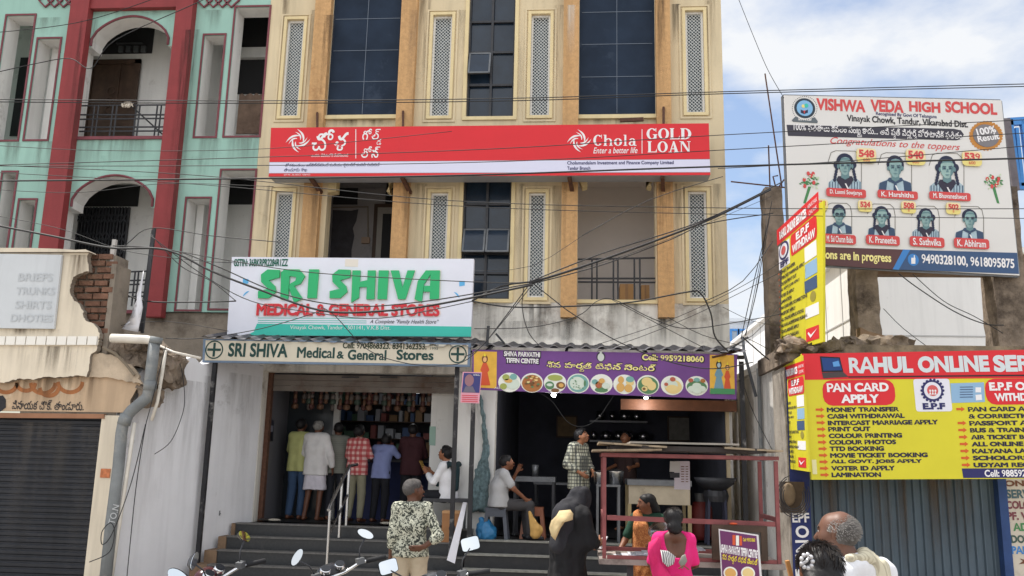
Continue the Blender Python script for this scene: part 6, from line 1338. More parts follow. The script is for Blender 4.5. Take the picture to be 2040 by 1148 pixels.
# cream shawl hanging over her back
mb = MB(); base_ = at(1118, 1050, Yb_ - .28); Mcr = cloth('cream_shawl', (206, 184, 140))
def sheet(outline, Y, amp=.02, th=.02, jx=0):
    """a hanging cloth: outline in photo pixels on a plane at depth Y, with folds and thickness"""
    t = MB(); pts = [at(x, y, Y) for x, y in outline]; c = sum(pts, V3()) / len(pts); rings = 4
    vs = [c + V3((0, -amp, 0))]; fs = []; n = len(pts)
    for r in range(1, rings + 1):
        for i, p in enumerate(pts): v = c.lerp(p, r / rings); v.y += amp * noise.noise(v * 9 + V3((jx, 0, 0))) * 2 - amp * (1 - r / rings); vs.append(v)
    for i in range(n): fs.append((0, 1 + i, 1 + (i + 1) % n))
    for r in range(rings - 1):
        for i in range(n): a = 1 + r * n + i; b = 1 + r * n + (i + 1) % n; fs.append((a, a + n, b + n, b))
    m = len(vs); vs += [v + V3((0, th, 0)) for v in vs]; fs += [tuple(i + m for i in f[::-1]) for f in fs]
    for i in range(n): a = 1 + (rings - 1) * n + i; b = 1 + (rings - 1) * n + (i + 1) % n; fs.append((a, a + m, b + m, b))
    t.smooth = True; t.add(vs, fs); return t
def wear(t, name, m, po):
    o = t.build(name, m); o.parent = po; o.matrix_parent_inverse = (Matrix.Translation(po.location) @ po.rotation_euler.to_matrix().to_4x4()).inverted(); return o
wear(sheet([(1114, 1018), (1136, 1016), (1142, 1024), (1141, 1036), (1125, 1040), (1117, 1052), (1106, 1077), (1098, 1068), (1094, 1052), (1098, 1038), (1108, 1028)], Yb_ - .27, .035, .03), 'cream_shawl', Mcr, po)
qq = V3((q.x, Yb_, .02)) + Rb @ V3((0, .5, 1.02))
pt = thing('phone', 'white phone held out by the woman in the black robe', 'phone', qq); mb = MB(); u = Rb @ V3((1, 0, 0)); f = Rb @ V3((0, .6, .8)); n_ = u.cross(f); mb.obox(qq, u, f, n_, .036, .075, .005); mb.build('phone_body', mat('white_phone', (220, 220, 224), .3), pt); mb = MB(); mb.obox(qq - n_ * .007, u, f, n_, .032, .068, .001); mb.build('screen', mat('black_screen', (.01, .01, .012), .1), pt)
# ---- people in the eatery ----
Yt_ = 12.85; q = at(1000, 1000, Yt_)
po, D, hp, k = person('person in light grey t-shirt sitting on a plastic stool by eatery steps', (q.x - .05, Yt_, FLT), R(-72), 1.62, SK[0], dict(SEAT, head=(0, .11, 1.1), neck=(0, .05, .98), chest=(0, .0, .76), shL=(-.15, .04, .94), shR=(.15, .04, .94), elL=(-.24, .2, .72), wrL=(-.12, .3, .98), elR=(.22, .17, .74), wrR=(.16, .38, .58)), ('shirt', cloth('light_grey_tshirt', (168, 168, 170)), dict(sleeve=.7, hem=.05, g=.03)), ('trousers', cloth('dark_grey_trousers', (62, 60, 62)), {}), ('short', H_black), .014, nod=-.25, face=True, belly=1.2, shoes=mat('black_shoe', (30, 30, 34), .5))
Yk_ = 13.35; q = at(1152, 1060, Yk_)
M_bwc = pattern('black_white_check_shirt', 'check', (196, 196, 176), None, [('X', .05, .32, (34, 38, 46)), ('Z', .05, .32, (34, 38, 46)), ('Y', .05, .25, (80, 84, 84))])
person('person in black and white check shirt standing in eatery, looking down', (q.x, Yk_, FLT), R(-125), 1.62, SK[2], dict(elL=(-.27, -.02, 1.12), wrL=(-.15, .16, 1.0), elR=(.26, -.04, 1.1), wrR=(.16, .14, .98), head=(0, .05, 1.525)), ('shirt', M_bwc, dict(sleeve=1.55, hem=.2, g=.03)), ('trousers', cloth('black_trousers', (22, 23, 30)), {}), ('thick', H_black), .013, look=R(12), nod=-.35, face=True)
q = at(1248, 1000, 15.3); person('person in dark clothes cooking at the back of the dim eatery', (q.x, 15.3, FLT), R(150), 1.66, SK[2], dict(wrL=(-.3, .4, 1.05), elL=(-.28, .14, 1.08), wrR=(.2, .36, 1.0)), ('shirt', cloth('dark_brown_shirt', (58, 42, 40)), {}), ('trousers', cloth('black_trousers', (22, 23, 30)), {}), ('short', H_black), .018, nod=-.3, face=True)
# ---- woman selling behind the cart ----
Yy = 9.95; q = at(1290, 1080, Yy)
po, D, hp, k = person('person in orange printed sari with dark green blouse behind the red framed cart', (q.x, Yy, .0), R(158), 1.545, SK[0], dict(elR=(.25, .08, 1.1), wrR=(.27, .26, .97), elL=(-.25, .02, 1.12), wrL=(-.17, .22, 1.1)), ('blouse', cloth('dark_green_blouse', (24, 62, 46)), dict(sleeve=.75, hem=-.02, name='blouse', fold=.004)), ('skirt', pattern('orange_print_sari', 'floral', (178, 108, 62), (206, 140, 84), 26, (150, 82, 50)), dict(name='sari', z0=.06, r=.2, waist=.16)), ('bun', H_black), .011, look=R(-58), nod=.05, face=True, curl=(.4, .3), build=.94)
M_sari = pattern('orange_print_sari', 'floral', (178, 108, 62), (206, 140, 84), 26, (150, 82, 50))
flesh('sari_wrap', [('c', V3((s * .06, .005, .95)) * k, V3((s * .058, .012, 1.2)) * k, .118, .108, .06) for s in (-1, 1)], M_sari, po, .012, [(0, .25, 1, 1.25 * k)], 1, .008, fscale=(16, 16, 4))
flesh('sari_end', [('c', V3((.1, .03, 1.39)) * k, V3((.05, .09, 1.26)) * k, .05, .07, .05), ('c', V3((.05, .09, 1.26)) * k, V3((-.06, .075, 1.05)) * k, .07, .085, .06), ('c', V3((.1, .02, 1.39)) * k, V3((.09, -.09, 1.15)) * k, .05, .055, .05)], M_sari, po, .012, fold=.01, fscale=(30, 30, 5))
# ---- woman in pink blouse ----
Yk = 8.15; q = at(1343, 1120, Yk)
M_pink = cloth('hot_pink_blouse', (216, 36, 116), var=.08)
po, D, hp, k = person('person in hot pink blouse with scooped back and black hair bun facing the cart', (q.x, Yk, 0), R(8), 1.485, SK[1], dict(elL=(-.22, .05, 1.1), wrL=(-.16, .26, 1.02), elR=(.22, .03, 1.1), wrR=(.18, .25, 1.02), shL=(-.155, -.01, 1.345), shR=(.155, -.01, 1.345)), ('blouse', M_pink, dict(sleeve=.9, hem=-.02, name='blouse', g=.016, fold=.007, cuts=[(V3((0, -.15, 1.37)) * .9, (.125, .13, .19))])), ('skirt', cloth('pink_sari', (206, 40, 104)), dict(name='sari', z0=.06, r=.2, waist=.1)), ('bun', H_black), .011, look=R(-4), nod=-.15, build=.98, belly=1.1)
strands(po, hp, k, 420, (0, -1, -.9), HS_d, 11, .05, .0012, lambda v: v.y < .5)
flesh('hair_knot', [('c', hp(-.025, -.09, -.06), hp(.03, -.1, -.07), .05 * k, .046 * k, .02), ('c', hp(0, -.09, -.09), hp(.01, -.085, -.11), .045 * k, .03 * k, .02)], H_black, po, .01, (), 1, .006, fscale=(50, 50, 30))
stripe_m = pattern('black_white_stripe_cloth', 'check', (206, 204, 204), None, [('D', .017, .6, (34, 32, 40))])
wear(sheet([(1293, 1082), (1310, 1070), (1316, 1074), (1318, 1100), (1322, 1125), (1340, 1150), (1345, 1175), (1306, 1175), (1296, 1130), (1290, 1098)], Yk - .2, .045, .04), 'sari_end', cloth('pink_sari', (206, 40, 104)), po)
wear(sheet([(1316, 1096), (1331, 1098), (1346, 1109), (1342, 1124), (1330, 1130), (1320, 1120)], Yk - .27, .015, .012), 'striped_border', stripe_m, po)
wear(sheet([(1365, 1104), (1369, 1118), (1359, 1134), (1352, 1121), (1358, 1108)], Yk - .2, .008, .01), 'blouse_tie', mat('silver_tassel', (128, 128, 120), .45), po)
mb = MB(); mb.tube([at(1352, 1133, Yk - .2), at(1362, 1127, Yk - .22), at(1372, 1135, Yk - .2)], .006, 5); wear(mb, 'tie_cord', mat('brown_cord', (110, 74, 50), .8), po)
# ---- old man and girl in front ----
Yo = 4.75; q = at(1676, 1148, Yo)
M_ow = cloth('white_cotton_kurta', (226, 226, 230), var=.05)
po, D, hp, k = person('person with balding grey head in white shirt with cream towel over the shoulder', (q.x + .05, Yo, 0), R(30), 1.64, mat('skin_warm_brown', (104, 72, 57), .5, var=.2, scale=10), dict(head=(-.035, .045, 1.535), neck=(0, -.01, 1.4), shL=(-.19, 0, 1.335), shR=(.19, 0, 1.335)), ('shirt', M_ow, dict(sleeve=1.0, hem=.3, g=.03, fold=.02)), ('trousers', cloth('cream_trousers', (190, 184, 170)), {}), None, .0085, look=R(30), nod=0, face=True, build=1.08)
pl = lambda x, y, z, d: (*(Matrix.Rotation(R(30), 3, 'Z') @ V3((x, y, z))), d * k + (Matrix.Rotation(R(30), 3, 'Z') @ V3((x, y, z))).dot(D['head']))
M_oh = hair_mat('thin_grey_hair', (122, 118, 114), (72, 68, 66), 1)
flesh('hair', [('c', hp(0, -.03, .012), hp(0, .002, .014), .084 * k, .078 * k, .02)], M_oh, po, .007, [pl(0, .8, -.5, .045), pl(0, .5, .8, .076), pl(0, 0, -1, .075)], 1, .004, fscale=(70, 70, 70))
mb = MB(); rh = random.Random(5)
HRo = Matrix.Rotation(R(30), 3, 'Z')
for i in range(1500):
    th, ph_ = rh.uniform(0, 6.28), rh.uniform(-.5, 1.25); v = V3((math.cos(ph_) * math.cos(th), math.cos(ph_) * math.sin(th), math.sin(ph_)))
    if v.y > .62 or (v.y > .1 and v.z < .0): continue
    p0_ = hp(v.x * .081, v.y * .094 - .016, v.z * .083 + .016); mb.bar(p0_, p0_ + HRo @ (v + V3((0, -.9, -.7))).normalized() * .016, .0013, .0013)
mb.build('hair_strand', mat('silver_hair_strand', (150, 146, 142), .6), po, False)
T = V3
flesh('towel', [('c', T((.045, -.045, 1.44)) * k, T((.13, -.075, 1.375)) * k, .028, .034, .03), ('c', T((.13, -.075, 1.375)) * k, T((.185, -.135, 1.08)) * k, .034, .042, .03), ('c', T((.10, -.07, 1.385)) * k, T((.115, -.14, 1.06)) * k, .026, .034, .03), ('c', T((.05, -.04, 1.44)) * k, T((.1, .07, 1.35)) * k, .026, .032, .03), ('c', T((.1, .07, 1.35)) * k, T((.07, .15, 1.1)) * k, .034, .04, .03), ('c', T((-.07, -.055, 1.425)) * k, T((.06, -.07, 1.42)) * k, .022, .026, .03)], pattern('cream_towel', 'check', (206, 198, 174), None, [('D', .022, .3, (168, 158, 136))]), po, .01, fold=.009, fscale=(40, 40, 6))
Yg = 3.9; q = at(1628, 1148, Yg)
po, D, hp, k = person('person with black hair in a pinned bun and white clip, before the grey haired man', (q.x + .02, Yg, 0), R(10), 1.535, SK[2], dict(head=(-.0, .03, 1.535)), ('dress', cloth('dark_dress', (70, 44, 60)), dict(sleeve=.9, hem=.3, name='dress')), ('trousers', cloth('dark_dress', (70, 44, 60)), {}), None, .009, look=R(-8))
flesh('hair', [('c', hp(0, -.028, .03), hp(0, .012, .036), .093 * k, .086 * k, .02), ('c', hp(-.05, -.11, -.045), hp(-.04, -.125, -.075), .062 * k, .056 * k, .03), ('c', hp(.02, -.07, -.04), hp(.03, -.07, -.1), .07 * k, .06 * k, .03)], H_black, po, .008, [], 1, .005, fscale=(50, 50, 12))
mb = MB(); rh = random.Random(8)
for i in range(700):
    th, ph_ = rh.uniform(0, 6.28), rh.uniform(-.1, 1.5); v = V3((math.cos(ph_) * math.cos(th), math.cos(ph_) * math.sin(th), math.sin(ph_))); p0_ = hp(v.x * .091, v.y * .098 - .01, v.z * .093 + .03); e = (V3((-.3, -1, -.75)) - v * v.dot(V3((-.3, -1, -.75)))).normalized(); mb.tube([p0_, p0_ + (e * .03 + v * .006) * k, p0_ + (e * .06 + v * .003) * k], [.0013, .0013, .0006], 4)
mb.build('hair_strand', mat('brown_hair_strand', (30, 24, 22), .5, spec=.2), po, False)
mb = MB(); mb.smooth = True; c0 = at(1607, 1118, Yg - .2)
for k_ in range(9): a = R(40 * k_); mb.ell(c0 + V3((.022 * math.cos(a), -.005, .026 * math.sin(a))), (.009, .009, .009), 8, 6)
mb.tube([c0 + V3((-.02, .02, -.02)), c0, c0 + V3((.02, .02, .02))], .006, 6); wear(mb, 'hair_clip', mat('pearly_clip', (196, 194, 196), .2, metal=.4), po)
# ---------------- shop contents and street things ----------------
# pharmacy front: shutter box, channels, glazed doors
t = MB(); a, b, c, d = fr(526, 741, 900, 760, YF + .3); sb = thing('shutter_box', 'rolled up shutter with ribbed box above the medical store doorway', 'shutter', ((a + b) / 2, YF + .3, c))
for k in range(3): t.box(PXL, PXR, YF + .27, YF + .3 - .01 * k, zpt - .02 - .09 * (k + 1), zpt - .025 - .09 * k)
t.build('shutter_slat', mat('rusty_grey_shutter', (120, 112, 106), .6, metal=.2, var=.2, scale=3, dirt=(92, 72, 58), dirt_at=.55), sb)
t = MB(); t.box(PXL - .001, PXL + .07, YF + .2, YF + .3, FLP, zpt); t.build('guide_channel', M_rust, sb)
t = MB()
for x in (682, 758): q = at(x, 752, YF + .24); t.box(q.x, q.x + .28, YF + .2, YF + .23, q.z - .01, q.z + .01)
t.build('handle', M_blackmetal, sb)
YD = 14.75
dg = thing('glass_partition', 'white framed glass partition of the medical store behind the customers', 'partition', at(720, 1030, YD))
a, b, c, d = fr(560, 768, 866, 1030, YD); zd = at(700, 770, YD).z
fm = MB()
for x0, x1 in ((556, 566), (660, 672), (856, 866)): p, q = at(x0, 900, YD).x, at(x1, 900, YD).x; fm.box(p, q, YD, YD + .08, FLP, zd)
fm.box(a, b, YD + .002, YD + .078, zd - .09, zd); fm.build('frame', mat('white_aluminium', (190, 188, 184), .4, var=.08, scale=4), dg)
gl_ = mat('clear_door_glass', (.75, .8, .82), .02, trans=1, spec=.5)
t = MB(); p, q = at(566, 900, YD).x, at(660, 900, YD).x; t.box(p, q, YD + .035, YD + .045, FLP, zd - .1); t.build('pane', mat('dark_tinted_door', (.03, .036, .042), .1), dg)
ct = thing('counter', 'dark blue shop counter where the medical customers stand', 'counter', at(740, 1030, YD + .1))
p, q = at(672, 900, YD).x, at(900, 900, YD).x; t = MB(); t.box(p - .9, q, YD + .1, YD + .6, FLP, FLP + .95); t.build('counter_front', mat('dark_blue_laminate', (26, 40, 92), .5, var=.2, scale=3), ct); t = MB(); t.box(p - .9, q, YD + .05, YD + .62, FLP + .951, FLP + .99); t.build('counter_top', mat('grey_counter_top', (110, 112, 118), .4), ct)
sh = thing('shelving', 'wall shelving crowded with medicine packs behind the counter', 'shelf', (at(760, 850, 16.4).x, 16.4, FLP))
t = MB(); p, q = at(570, 850, 16.6).x, at(905, 850, 16.6).x; rq = random.Random(4); bx = {k: MB() for k in range(5)}
for r in range(8):
    z = FLP + .1 + r * .32; t.box(p, q, 16.4, 16.75, z - .02, z)
    x = p + .05
    while x < q - .15:
        w_ = rq.uniform(.06, .2); bx[rq.randrange(5)].box(x, x + w_, 16.42 + rq.uniform(0, .1), 16.7, z + .001, z + rq.uniform(.1, .26)); x += w_ + rq.uniform(.004, .05)
t.build('shelf_board', M_wood, sh)
for k, c in enumerate(((168, 170, 176), (70, 92, 130), (140, 110, 78), (88, 118, 98), (140, 80, 76))):
    o = bx[k].build('medicine_pack', mat('pack_%d' % k, c, .6), sh); o['kind'] = 'stuff'
# hanging strips of packets
t = MB(); rod = [at(585, 766, 14.1), at(860, 772, 14.1)]; t.tube(rod, .012, 6); tag(t.build('hanging_rod', M_rust), 'thin iron rod with packets hung over the medical store doorway', 'rod')
def strip(seed, cols):
    rq = random.Random(seed); o = thing('packet_strip', 'x', 'packets', (0, 0, 0), 'packet strips over the medical counter'); n = rq.randint(3, 6); s = MB(); s.tube([(0, 0, 0), (0, 0, -.1 * n)], .004, 4); s.build('string', M_rust, o, False)
    for i in range(n):
        mb = MB(); w_, h = rq.uniform(.03, .06), rq.uniform(.05, .08); z = -.06 - i * .085; a = rq.uniform(-.5, .5)
        mb.smooth = True; mb.add([(x * w_ * math.cos(a), x * w_ * math.sin(a) + y * .02 * (1 - abs(x)), z - zz * h) for x, y, zz in ((-1, 0, 0), (0, 1, 0), (1, 0, 0), (0, -1, 0), (-1, 0, 1), (0, 1, 1), (1, 0, 1), (0, -1, 1), (0, 0, -.4), (0, 0, 1.4))], [(0, 1, 5, 4), (1, 2, 6, 5), (2, 3, 7, 6), (3, 0, 4, 7), (0, 1, 8), (1, 2, 8), (2, 3, 8), (3, 0, 8), (4, 5, 9), (5, 6, 9), (6, 7, 9), (7, 4, 9)]); mb.build('packet', cols[i % len(cols)], o, False)
    return o
PK = [mat('packet_red', (74, 42, 38), .6), mat('packet_orange', (92, 64, 46), .6), mat('packet_green', (52, 66, 56), .6), mat('packet_silver', (82, 74, 70), .6)]
protos = [strip(1, [PK[0], PK[1]]), strip(2, [PK[1], PK[3]]), strip(3, [PK[2], PK[3]]), strip(4, [PK[0], PK[3], PK[1]])]
PL = ['hanging strip of red and orange packets over the medical doorway', 'hanging strip of orange and silver packets over the medical doorway', 'hanging strip of green and silver packets over the medical doorway', 'hanging strip of mixed red silver and orange packets over the doorway']
for i in range(22):
    k = i % 4; o = protos[k] if i < 4 else copy_tree(protos[k]); f = (i + .5) / 22; p = rod[0].lerp(rod[1], f); o.location = p + V3((random.uniform(-.03, .03), random.uniform(-.06, .03), -.01)); o['label'] = PL[k]
# lit strip lamp in the pharmacy, bulbs in the eatery
def lamp(name, label, px, py, Y, r, st, power):
    q = at(px, py, Y); o = thing(name, label, 'lamp', q); t = MB(); t.smooth = True
    t.ell(q, (r * 1.3, r, r), 14, 8); t.build('bulb', mat('lit_bulb_%d' % px, (1, 1, .96), .5, emit=st), o); t = MB(); t.cyl(q + V3((0, 0, r * .8)), q + V3((0, 0, r * 3)), r * .5, 10); t.build('socket', M_white, o)
    l = bpy.data.lights.new('bulb_light', 'POINT'); l.energy = power; l.shadow_soft_size = .05; lo = bpy.data.objects.new('bulb_light', l); COL.objects.link(lo); lo.location = q + V3((0, -.0, -.12))
lamp('light_bulb', 'bright white bulb under the left part of the tiffin sign', 1103, 787, 12.9, .03, 5, 12); lamp('light_bulb', 'small flat lamp under the right part of the tiffin sign', 1287, 793, 13.2, .025, 5, 4)
q = at(826, 781, 15.2); o = thing('tube_light', 'small lit tube light inside the medical store, above the counter', 'lamp', q); t = MB(); t.cyl(q + V3((-.09, 0, 0)), q + V3((.09, 0, 0)), .022, 10); t.build('tube', mat('lit_tube', (1, 1, 1), .5, emit=8), o); t = MB(); t.box(q.x - .12, q.x + .12, q.y - .02, q.y + .02, q.z + .023, q.z + .06); t.build('fitting', M_white, o)
l = bpy.data.lights.new('tube_light_lamp', 'POINT'); l.energy = 1.2; l.shadow_soft_size = .1; lo = bpy.data.objects.new('tube_light_lamp', l); COL.objects.link(lo); lo.location = q + V3((0, -.1, -.15))
# small black sign on the left reveal and notices on the right pier
q = at(537, 858, YF + .5); nb_ = thing('wall_plaque', 'small dark plaque on the wall beside the medical store doorway', 'plaque', q); t = MB(); t.box(PXL, PXL + .015, q.y - .09, q.y + .09, q.z - .17, q.z + .17); t.build('plate', mat('dark_plate', (30, 30, 44), .4), nb_); t = MB(); t.box(PXL + .015, PXL + .019, q.y - .05, q.y + .05, q.z - .02, q.z + .08); t.build('plate_mark', mat('plate_mark', (120, 120, 136), .5), nb_)
S = Sign([(856, 850), (868, 850), (867, 888), (855, 887)], (0, YF + .49, 0)); o = flat(S.board(.01), 'wall_notice', mat('pale_green_notice', (150, 180, 168), .6), None); tag(o, 'narrow pale green notice on the white pier above the seated man', 'notice')
# hand rail of three steel posts
hr = thing('handrail', 'stainless steel handrail with three posts on the medical store steps', 'handrail', at(650, 1120, 12.1))
def post(px, py, ptop, Y):
    b = at(px, py, Y); t = MB(); t.tube([b, (b.x, Y, at(px, ptop, Y).z)], .021, 10); t.build('rail_post', M_steel, hr); return V3((b.x, Y, at(px, ptop, Y).z))
a = post(651, 1126, 1006, 12.0); b = post(675, 1071, 952, 12.75); c = post(688, 1068, 928, 13.05)
t = MB(); d_ = (c - a).normalized(); t.tube([a - d_ * .1 + V3((0, 0, -.02)), a, c, c + V3((.05, .25, .02))], .025, 10); t.build('hand_bar', M_steel, hr)
t = MB(); t.tube([a - V3((0, 0, .42)), c - V3((0, 0, .42))], .016, 8); t.build('middle_bar', M_steel, hr)
# bench and chair back behind the seated man
bn = thing('bench', 'dark steel waiting bench under the seated man in white shirt', 'bench', (at(893, 990, 13.35).x, 13.4, FLP))
xa, xb = at(848, 990, 13.35).x, at(938, 990, 13.35).x; t = MB(); t.box(xa, xb, 13.12, 13.6, zseat - .07, zseat - .02); t.build('seat', M_blackmetal, bn)
for x in (xa + .06, xb - .06):
    for y in (13.16, 13.56): t = MB(); t.tube([(x, y, FLP if y > 13 else FLP), (x, y, zseat - .07)], .02, 8); t.build('leg', M_greymetal, bn)
t = MB()
for k in range(5): x = xb - .3 + .06 * k; t.tube([(x, 13.56, zseat - .02), (x + .03, 13.6, zseat + .1), (x - .02, 13.62, zseat + .2), (x + .02, 13.64, zseat + .32)], .012, 6)
t.tube([(xb - .34, 13.64, zseat + .32), (xb - .16, 13.65, zseat + .4), (xb + .02, 13.64, zseat + .3)], .022, 6); t.build('backrest', M_blackmetal, bn)
# carton and leaning board
q = at(895, 1076, 12.85); o = thing('carton', 'tall brown carton standing on the granite step beside the leaning board', 'carton', (q.x, 12.85, FLP - .165)); a, b, c, d = fr(879, 1019, 913, 1076, 12.72); t = MB(); t.box(a, b, 12.72, 12.98, FLP - .163, d); t.build('box_body', mat('brown_carton', (156, 112, 76), .9, var=.15, scale=5), o); t = MB(); t.lathe(((a + b) / 2 + .03, 12.719, FLP + .05), [(.0, .004), (.05, .004), (.05, 0)], 16, (0, -1, 0)); t.build('printed_disc', mat('carton_print', (70, 60, 62), .8), o); t = MB(); t.box(a - .004, b + .004, 12.715, 12.985, d - .03, d + .005); t.build('lid_flap', mat('carton_lid', (182, 140, 100), .9), o)
t = MB(); P = [at(890, 1116, 11.9), at(906, 1123, 11.9), at(930, 1003, 12.5), at(922, 1002, 12.5)]; t.poly(P, V3((0, .02, .01))); tag(t.build('leaning_board', mat('pale_marble_slab', (206, 204, 210), .5, var=.1, scale=6)), 'long pale slab leaning on the black post beside the carton', 'slab')
# slippers left on the pharmacy floor
for i, (x, y, l) in enumerate(((530, 1033, 'black slipper left at the left edge of pharmacy floor'), (548, 1035, 'worn pale slipper on pharmacy floor beside blue jeans'), (667, 1036, 'dark slipper on pharmacy floor behind the hand rail'), (772, 1044, 'pale slipper at the edge of the pharmacy floor'))):
    q = at(x, y, 13.5); t = MB(); t.smooth = True; t.ell((q.x, 13.45, FLP + .045), (.11, .05, .02), 14, 6); o = t.build('slipper', mat('slipper_%d' % (i % 2), (40, 36, 34) if i % 2 == 0 else (170, 164, 152), .8)); tag(o, l, 'slipper', 'slippers on the pharmacy floor')
# ---- eatery ----
def stool(label, px, py, Y, m, s=1):
    q = at(px, py, Y); z = FLT; o = thing('plastic_stool', label, 'stool', (q.x, Y, z)); h = .45 * s
    t = MB(); t.box(q.x - .15, q.x + .15, Y - .15, Y + .15, z + h - .03, z + h); t.build('seat', m, o)
    for sx in (-1, 1):
        for sy in (-1, 1): t = MB(); t.bar((q.x + sx * .12, Y + sy * .12, z + h - .031), (q.x + sx * .165, Y + sy * .165, z + .002), .05, .045); t.build('leg', m, o)
    t = MB(); t.box(q.x - .14, q.x + .14, Y - .155, Y - .13, z + h - .12, z + h - .031); t.build('apron', m, o)
stool('dark grey plastic stool under the seated man in the grey t-shirt', 988, 1065, 12.85, mat('grey_plastic', (70, 74, 84), .4)); stool('empty brown plastic stool beside the table inside the eatery', 1062, 1055, 13.25, mat('brown_plastic', (142, 88, 64), .4))
tb = thing('table', 'dim steel topped table with tumbler inside the eatery', 'table', (at(1062, 1000, 14).x, 14, FLT)); a, b, c, d = fr(1022, 950, 1106, 960, 13.7); t = MB(); t.box(a, b, 13.7, 14.3, c, d); t.build('table_top', M_greymetal, tb)
for x in (a + .03, b - .03):
    for y in (13.73, 14.27): t = MB(); t.box(x - .02, x + .02, y - .02, y + .02, FLT, c); t.build('leg', M_blackmetal, tb)
q = at(1066, 950, 13.9); t = MB(); t.smooth = True; t.lathe((q.x, 13.9, d), [(0, 0), (.045, 0), (.055, .18), (.05, .18)], 14); tag(t.build('water_jug', M_greymetal), 'small steel jug standing on the dim eatery table', 'jug')
# stove table with pots
st = thing('stove_counter', 'stained steel cooking counter behind the red cart', 'counter', (at(1320, 1050, 12.9).x, 12.9, FLT))
a, b, c, d = fr(1250, 957, 1378, 968, 12.7); zc = at(1320, 1006, 12.7).z; t = MB(); t.box(a, b, 12.7, 13.5, c, d); t.build('counter_top', M_greymetal, st); t = MB(); t.box(a + .02, b - .02, 12.74, 12.78, zc, c - .002); t.build('front_panel', mat('stained_cream_tin', (170, 158, 138), .5, var=.2, scale=4, dirt=(96, 84, 70), dirt_at=.58), st)
for x in (a + .03, b - .03):
    for y in (12.75, 13.45): t = MB(); t.box(x - .025, x + .025, y - .025, y + .025, FLT, zc if y < 13 else c); t.build('leg', mat('yellowed_frame', (146, 130, 96), .6), st)
o = thing('steel_rack', 'low steel stand with black frame left of the cooking counter', 'stand', (at(1215, 1050, 12.9).x, 12.9, FLT)); a, b, c, d = fr(1188, 966, 1236, 970, 12.8); t = MB(); t.box(a, b, 12.8, 13.2, c, d); t.build('top', M_greymetal, o)
for x in (a + .02, b - .02):
    for y in (12.82, 13.18): t = MB(); t.box(x - .015, x + .015, y - .015, y + .015, FLT, c); t.build('leg', M_greymetal, o)
zt_ = d
def pot(label, px, Y, z, r, h, name='steel_pot'):
    x = at(px, 950, Y).x; o = thing(name, label, 'pot', (x, Y, z)); t = MB(); t.smooth = True; t.lathe((x, Y, z), [(0, 0), (r, 0), (r * 1.02, h * .85), (r * 1.12, h * .9), (r * 1.12, h)], 22); t.build('pot_body', M_steel, o); t = MB(); t.smooth = True; t.lathe((x, Y, z + h), [(r * 1.15, 0), (r * .6, .02), (0, .03)], 22); t.build('lid', M_steel, o)
pot('small shiny steel pot on the left stand in the eatery', 1194, 12.95, zt_, .075, .17); pot('larger shiny steel pot on the stand, right of the small pot', 1228, 12.95, zt_, .1, .19)
o = thing('wok', 'big black iron wok on a stand at the right of the eatery', 'wok', (at(1425, 960, 13.2).x, 13.2, FLT)); q = at(1425, 952, 13.2); t = MB(); t.smooth = True; t.lathe((q.x, 13.2, q.z - .2), [(0, 0), (.15, .03), (.27, .12), (.31, .2), (.3, .2), (.25, .12)], 24); t.build('pan', M_blackmetal, o); 
for k in range(4): a = R(45 + 90 * k); t = MB(); t.bar((q.x + .2 * math.cos(a), 13.2 + .2 * math.sin(a), FLT), (q.x + .15 * math.cos(a), 13.2 + .15 * math.sin(a), q.z - .17), .035, .035); t.build('stand_leg', mat('sooty_blue_stand', (52, 54, 74), .6), o)
t = MB(); t.lathe((q.x, 13.2, q.z - .34), [(.17, 0), (.19, .08), (.17, .16)], 16); t.build('burner', M_blackmetal, o)
t = MB(); a, b, c, d = fr(1237, 797, 1468, 818, YF - .1); t.box(a, b, YF - .1, YF + .02, c, d); tag(t.build('wooden_beam', M_brownwood), 'brown wooden beam under the right half of the tiffin sign', 'beam')
# dim things deeper in the eatery
def dim_box(name, label, cat, b4, Y, dep, m, parts=()):
    a, b, c, d = fr(*b4, Y); o = thing(name, label, cat, ((a + b) / 2, Y, c)); t = MB(); t.box(a, b, Y, Y + dep, c, d); t.build(parts[0] if parts else 'body', m, o); t = MB(); ring(t, a + .03, b - .03, c + .03, d - .03, .029, Y - .012, Y - .002); t.build(parts[1] if len(parts) > 1 else 'frame', M_wood, o); return o
dim_box('framed_picture', 'dim framed picture high on the back wall of the eatery, left of the cook', 'picture', (1108, 828, 1150, 872), 18.3, .03, mat('dim_picture', (120, 96, 60), .6, var=.4, scale=5), ('print', 'frame')); dim_box('menu_board', 'dim pale menu board on the back wall of the eatery, above the wok', 'board', (1330, 830, 1410, 880), 18.3, .03, mat('dim_menu', (130, 128, 120), .7, var=.3, scale=9), ('print', 'frame'))
o = thing('wall_rack', 'steel utensil rack on the back wall of the eatery', 'rack', at(1220, 860, 18.1)); t = MB(); a, b, c, d = fr(1175, 838, 1290, 842, 18.0); t.box(a, b, 18.0, 18.3, c, d); t.box(a, b, 18.0, 18.3, c - .4, d - .4); t.build('rack_shelf', M_greymetal, o)
for kk in range(9): x = a + .08 + kk * (b - a - .16) / 8; t = MB(); t.smooth = True; r = .05 + .03 * (kk % 3); t.lathe((x, 18.12, d if kk % 2 else d - .4), [(0, 0), (r, .0), (r * 1.05, .16 + .03 * (kk % 2)), (r * .5, .19)], 14); t.build('utensil', M_steel, o)
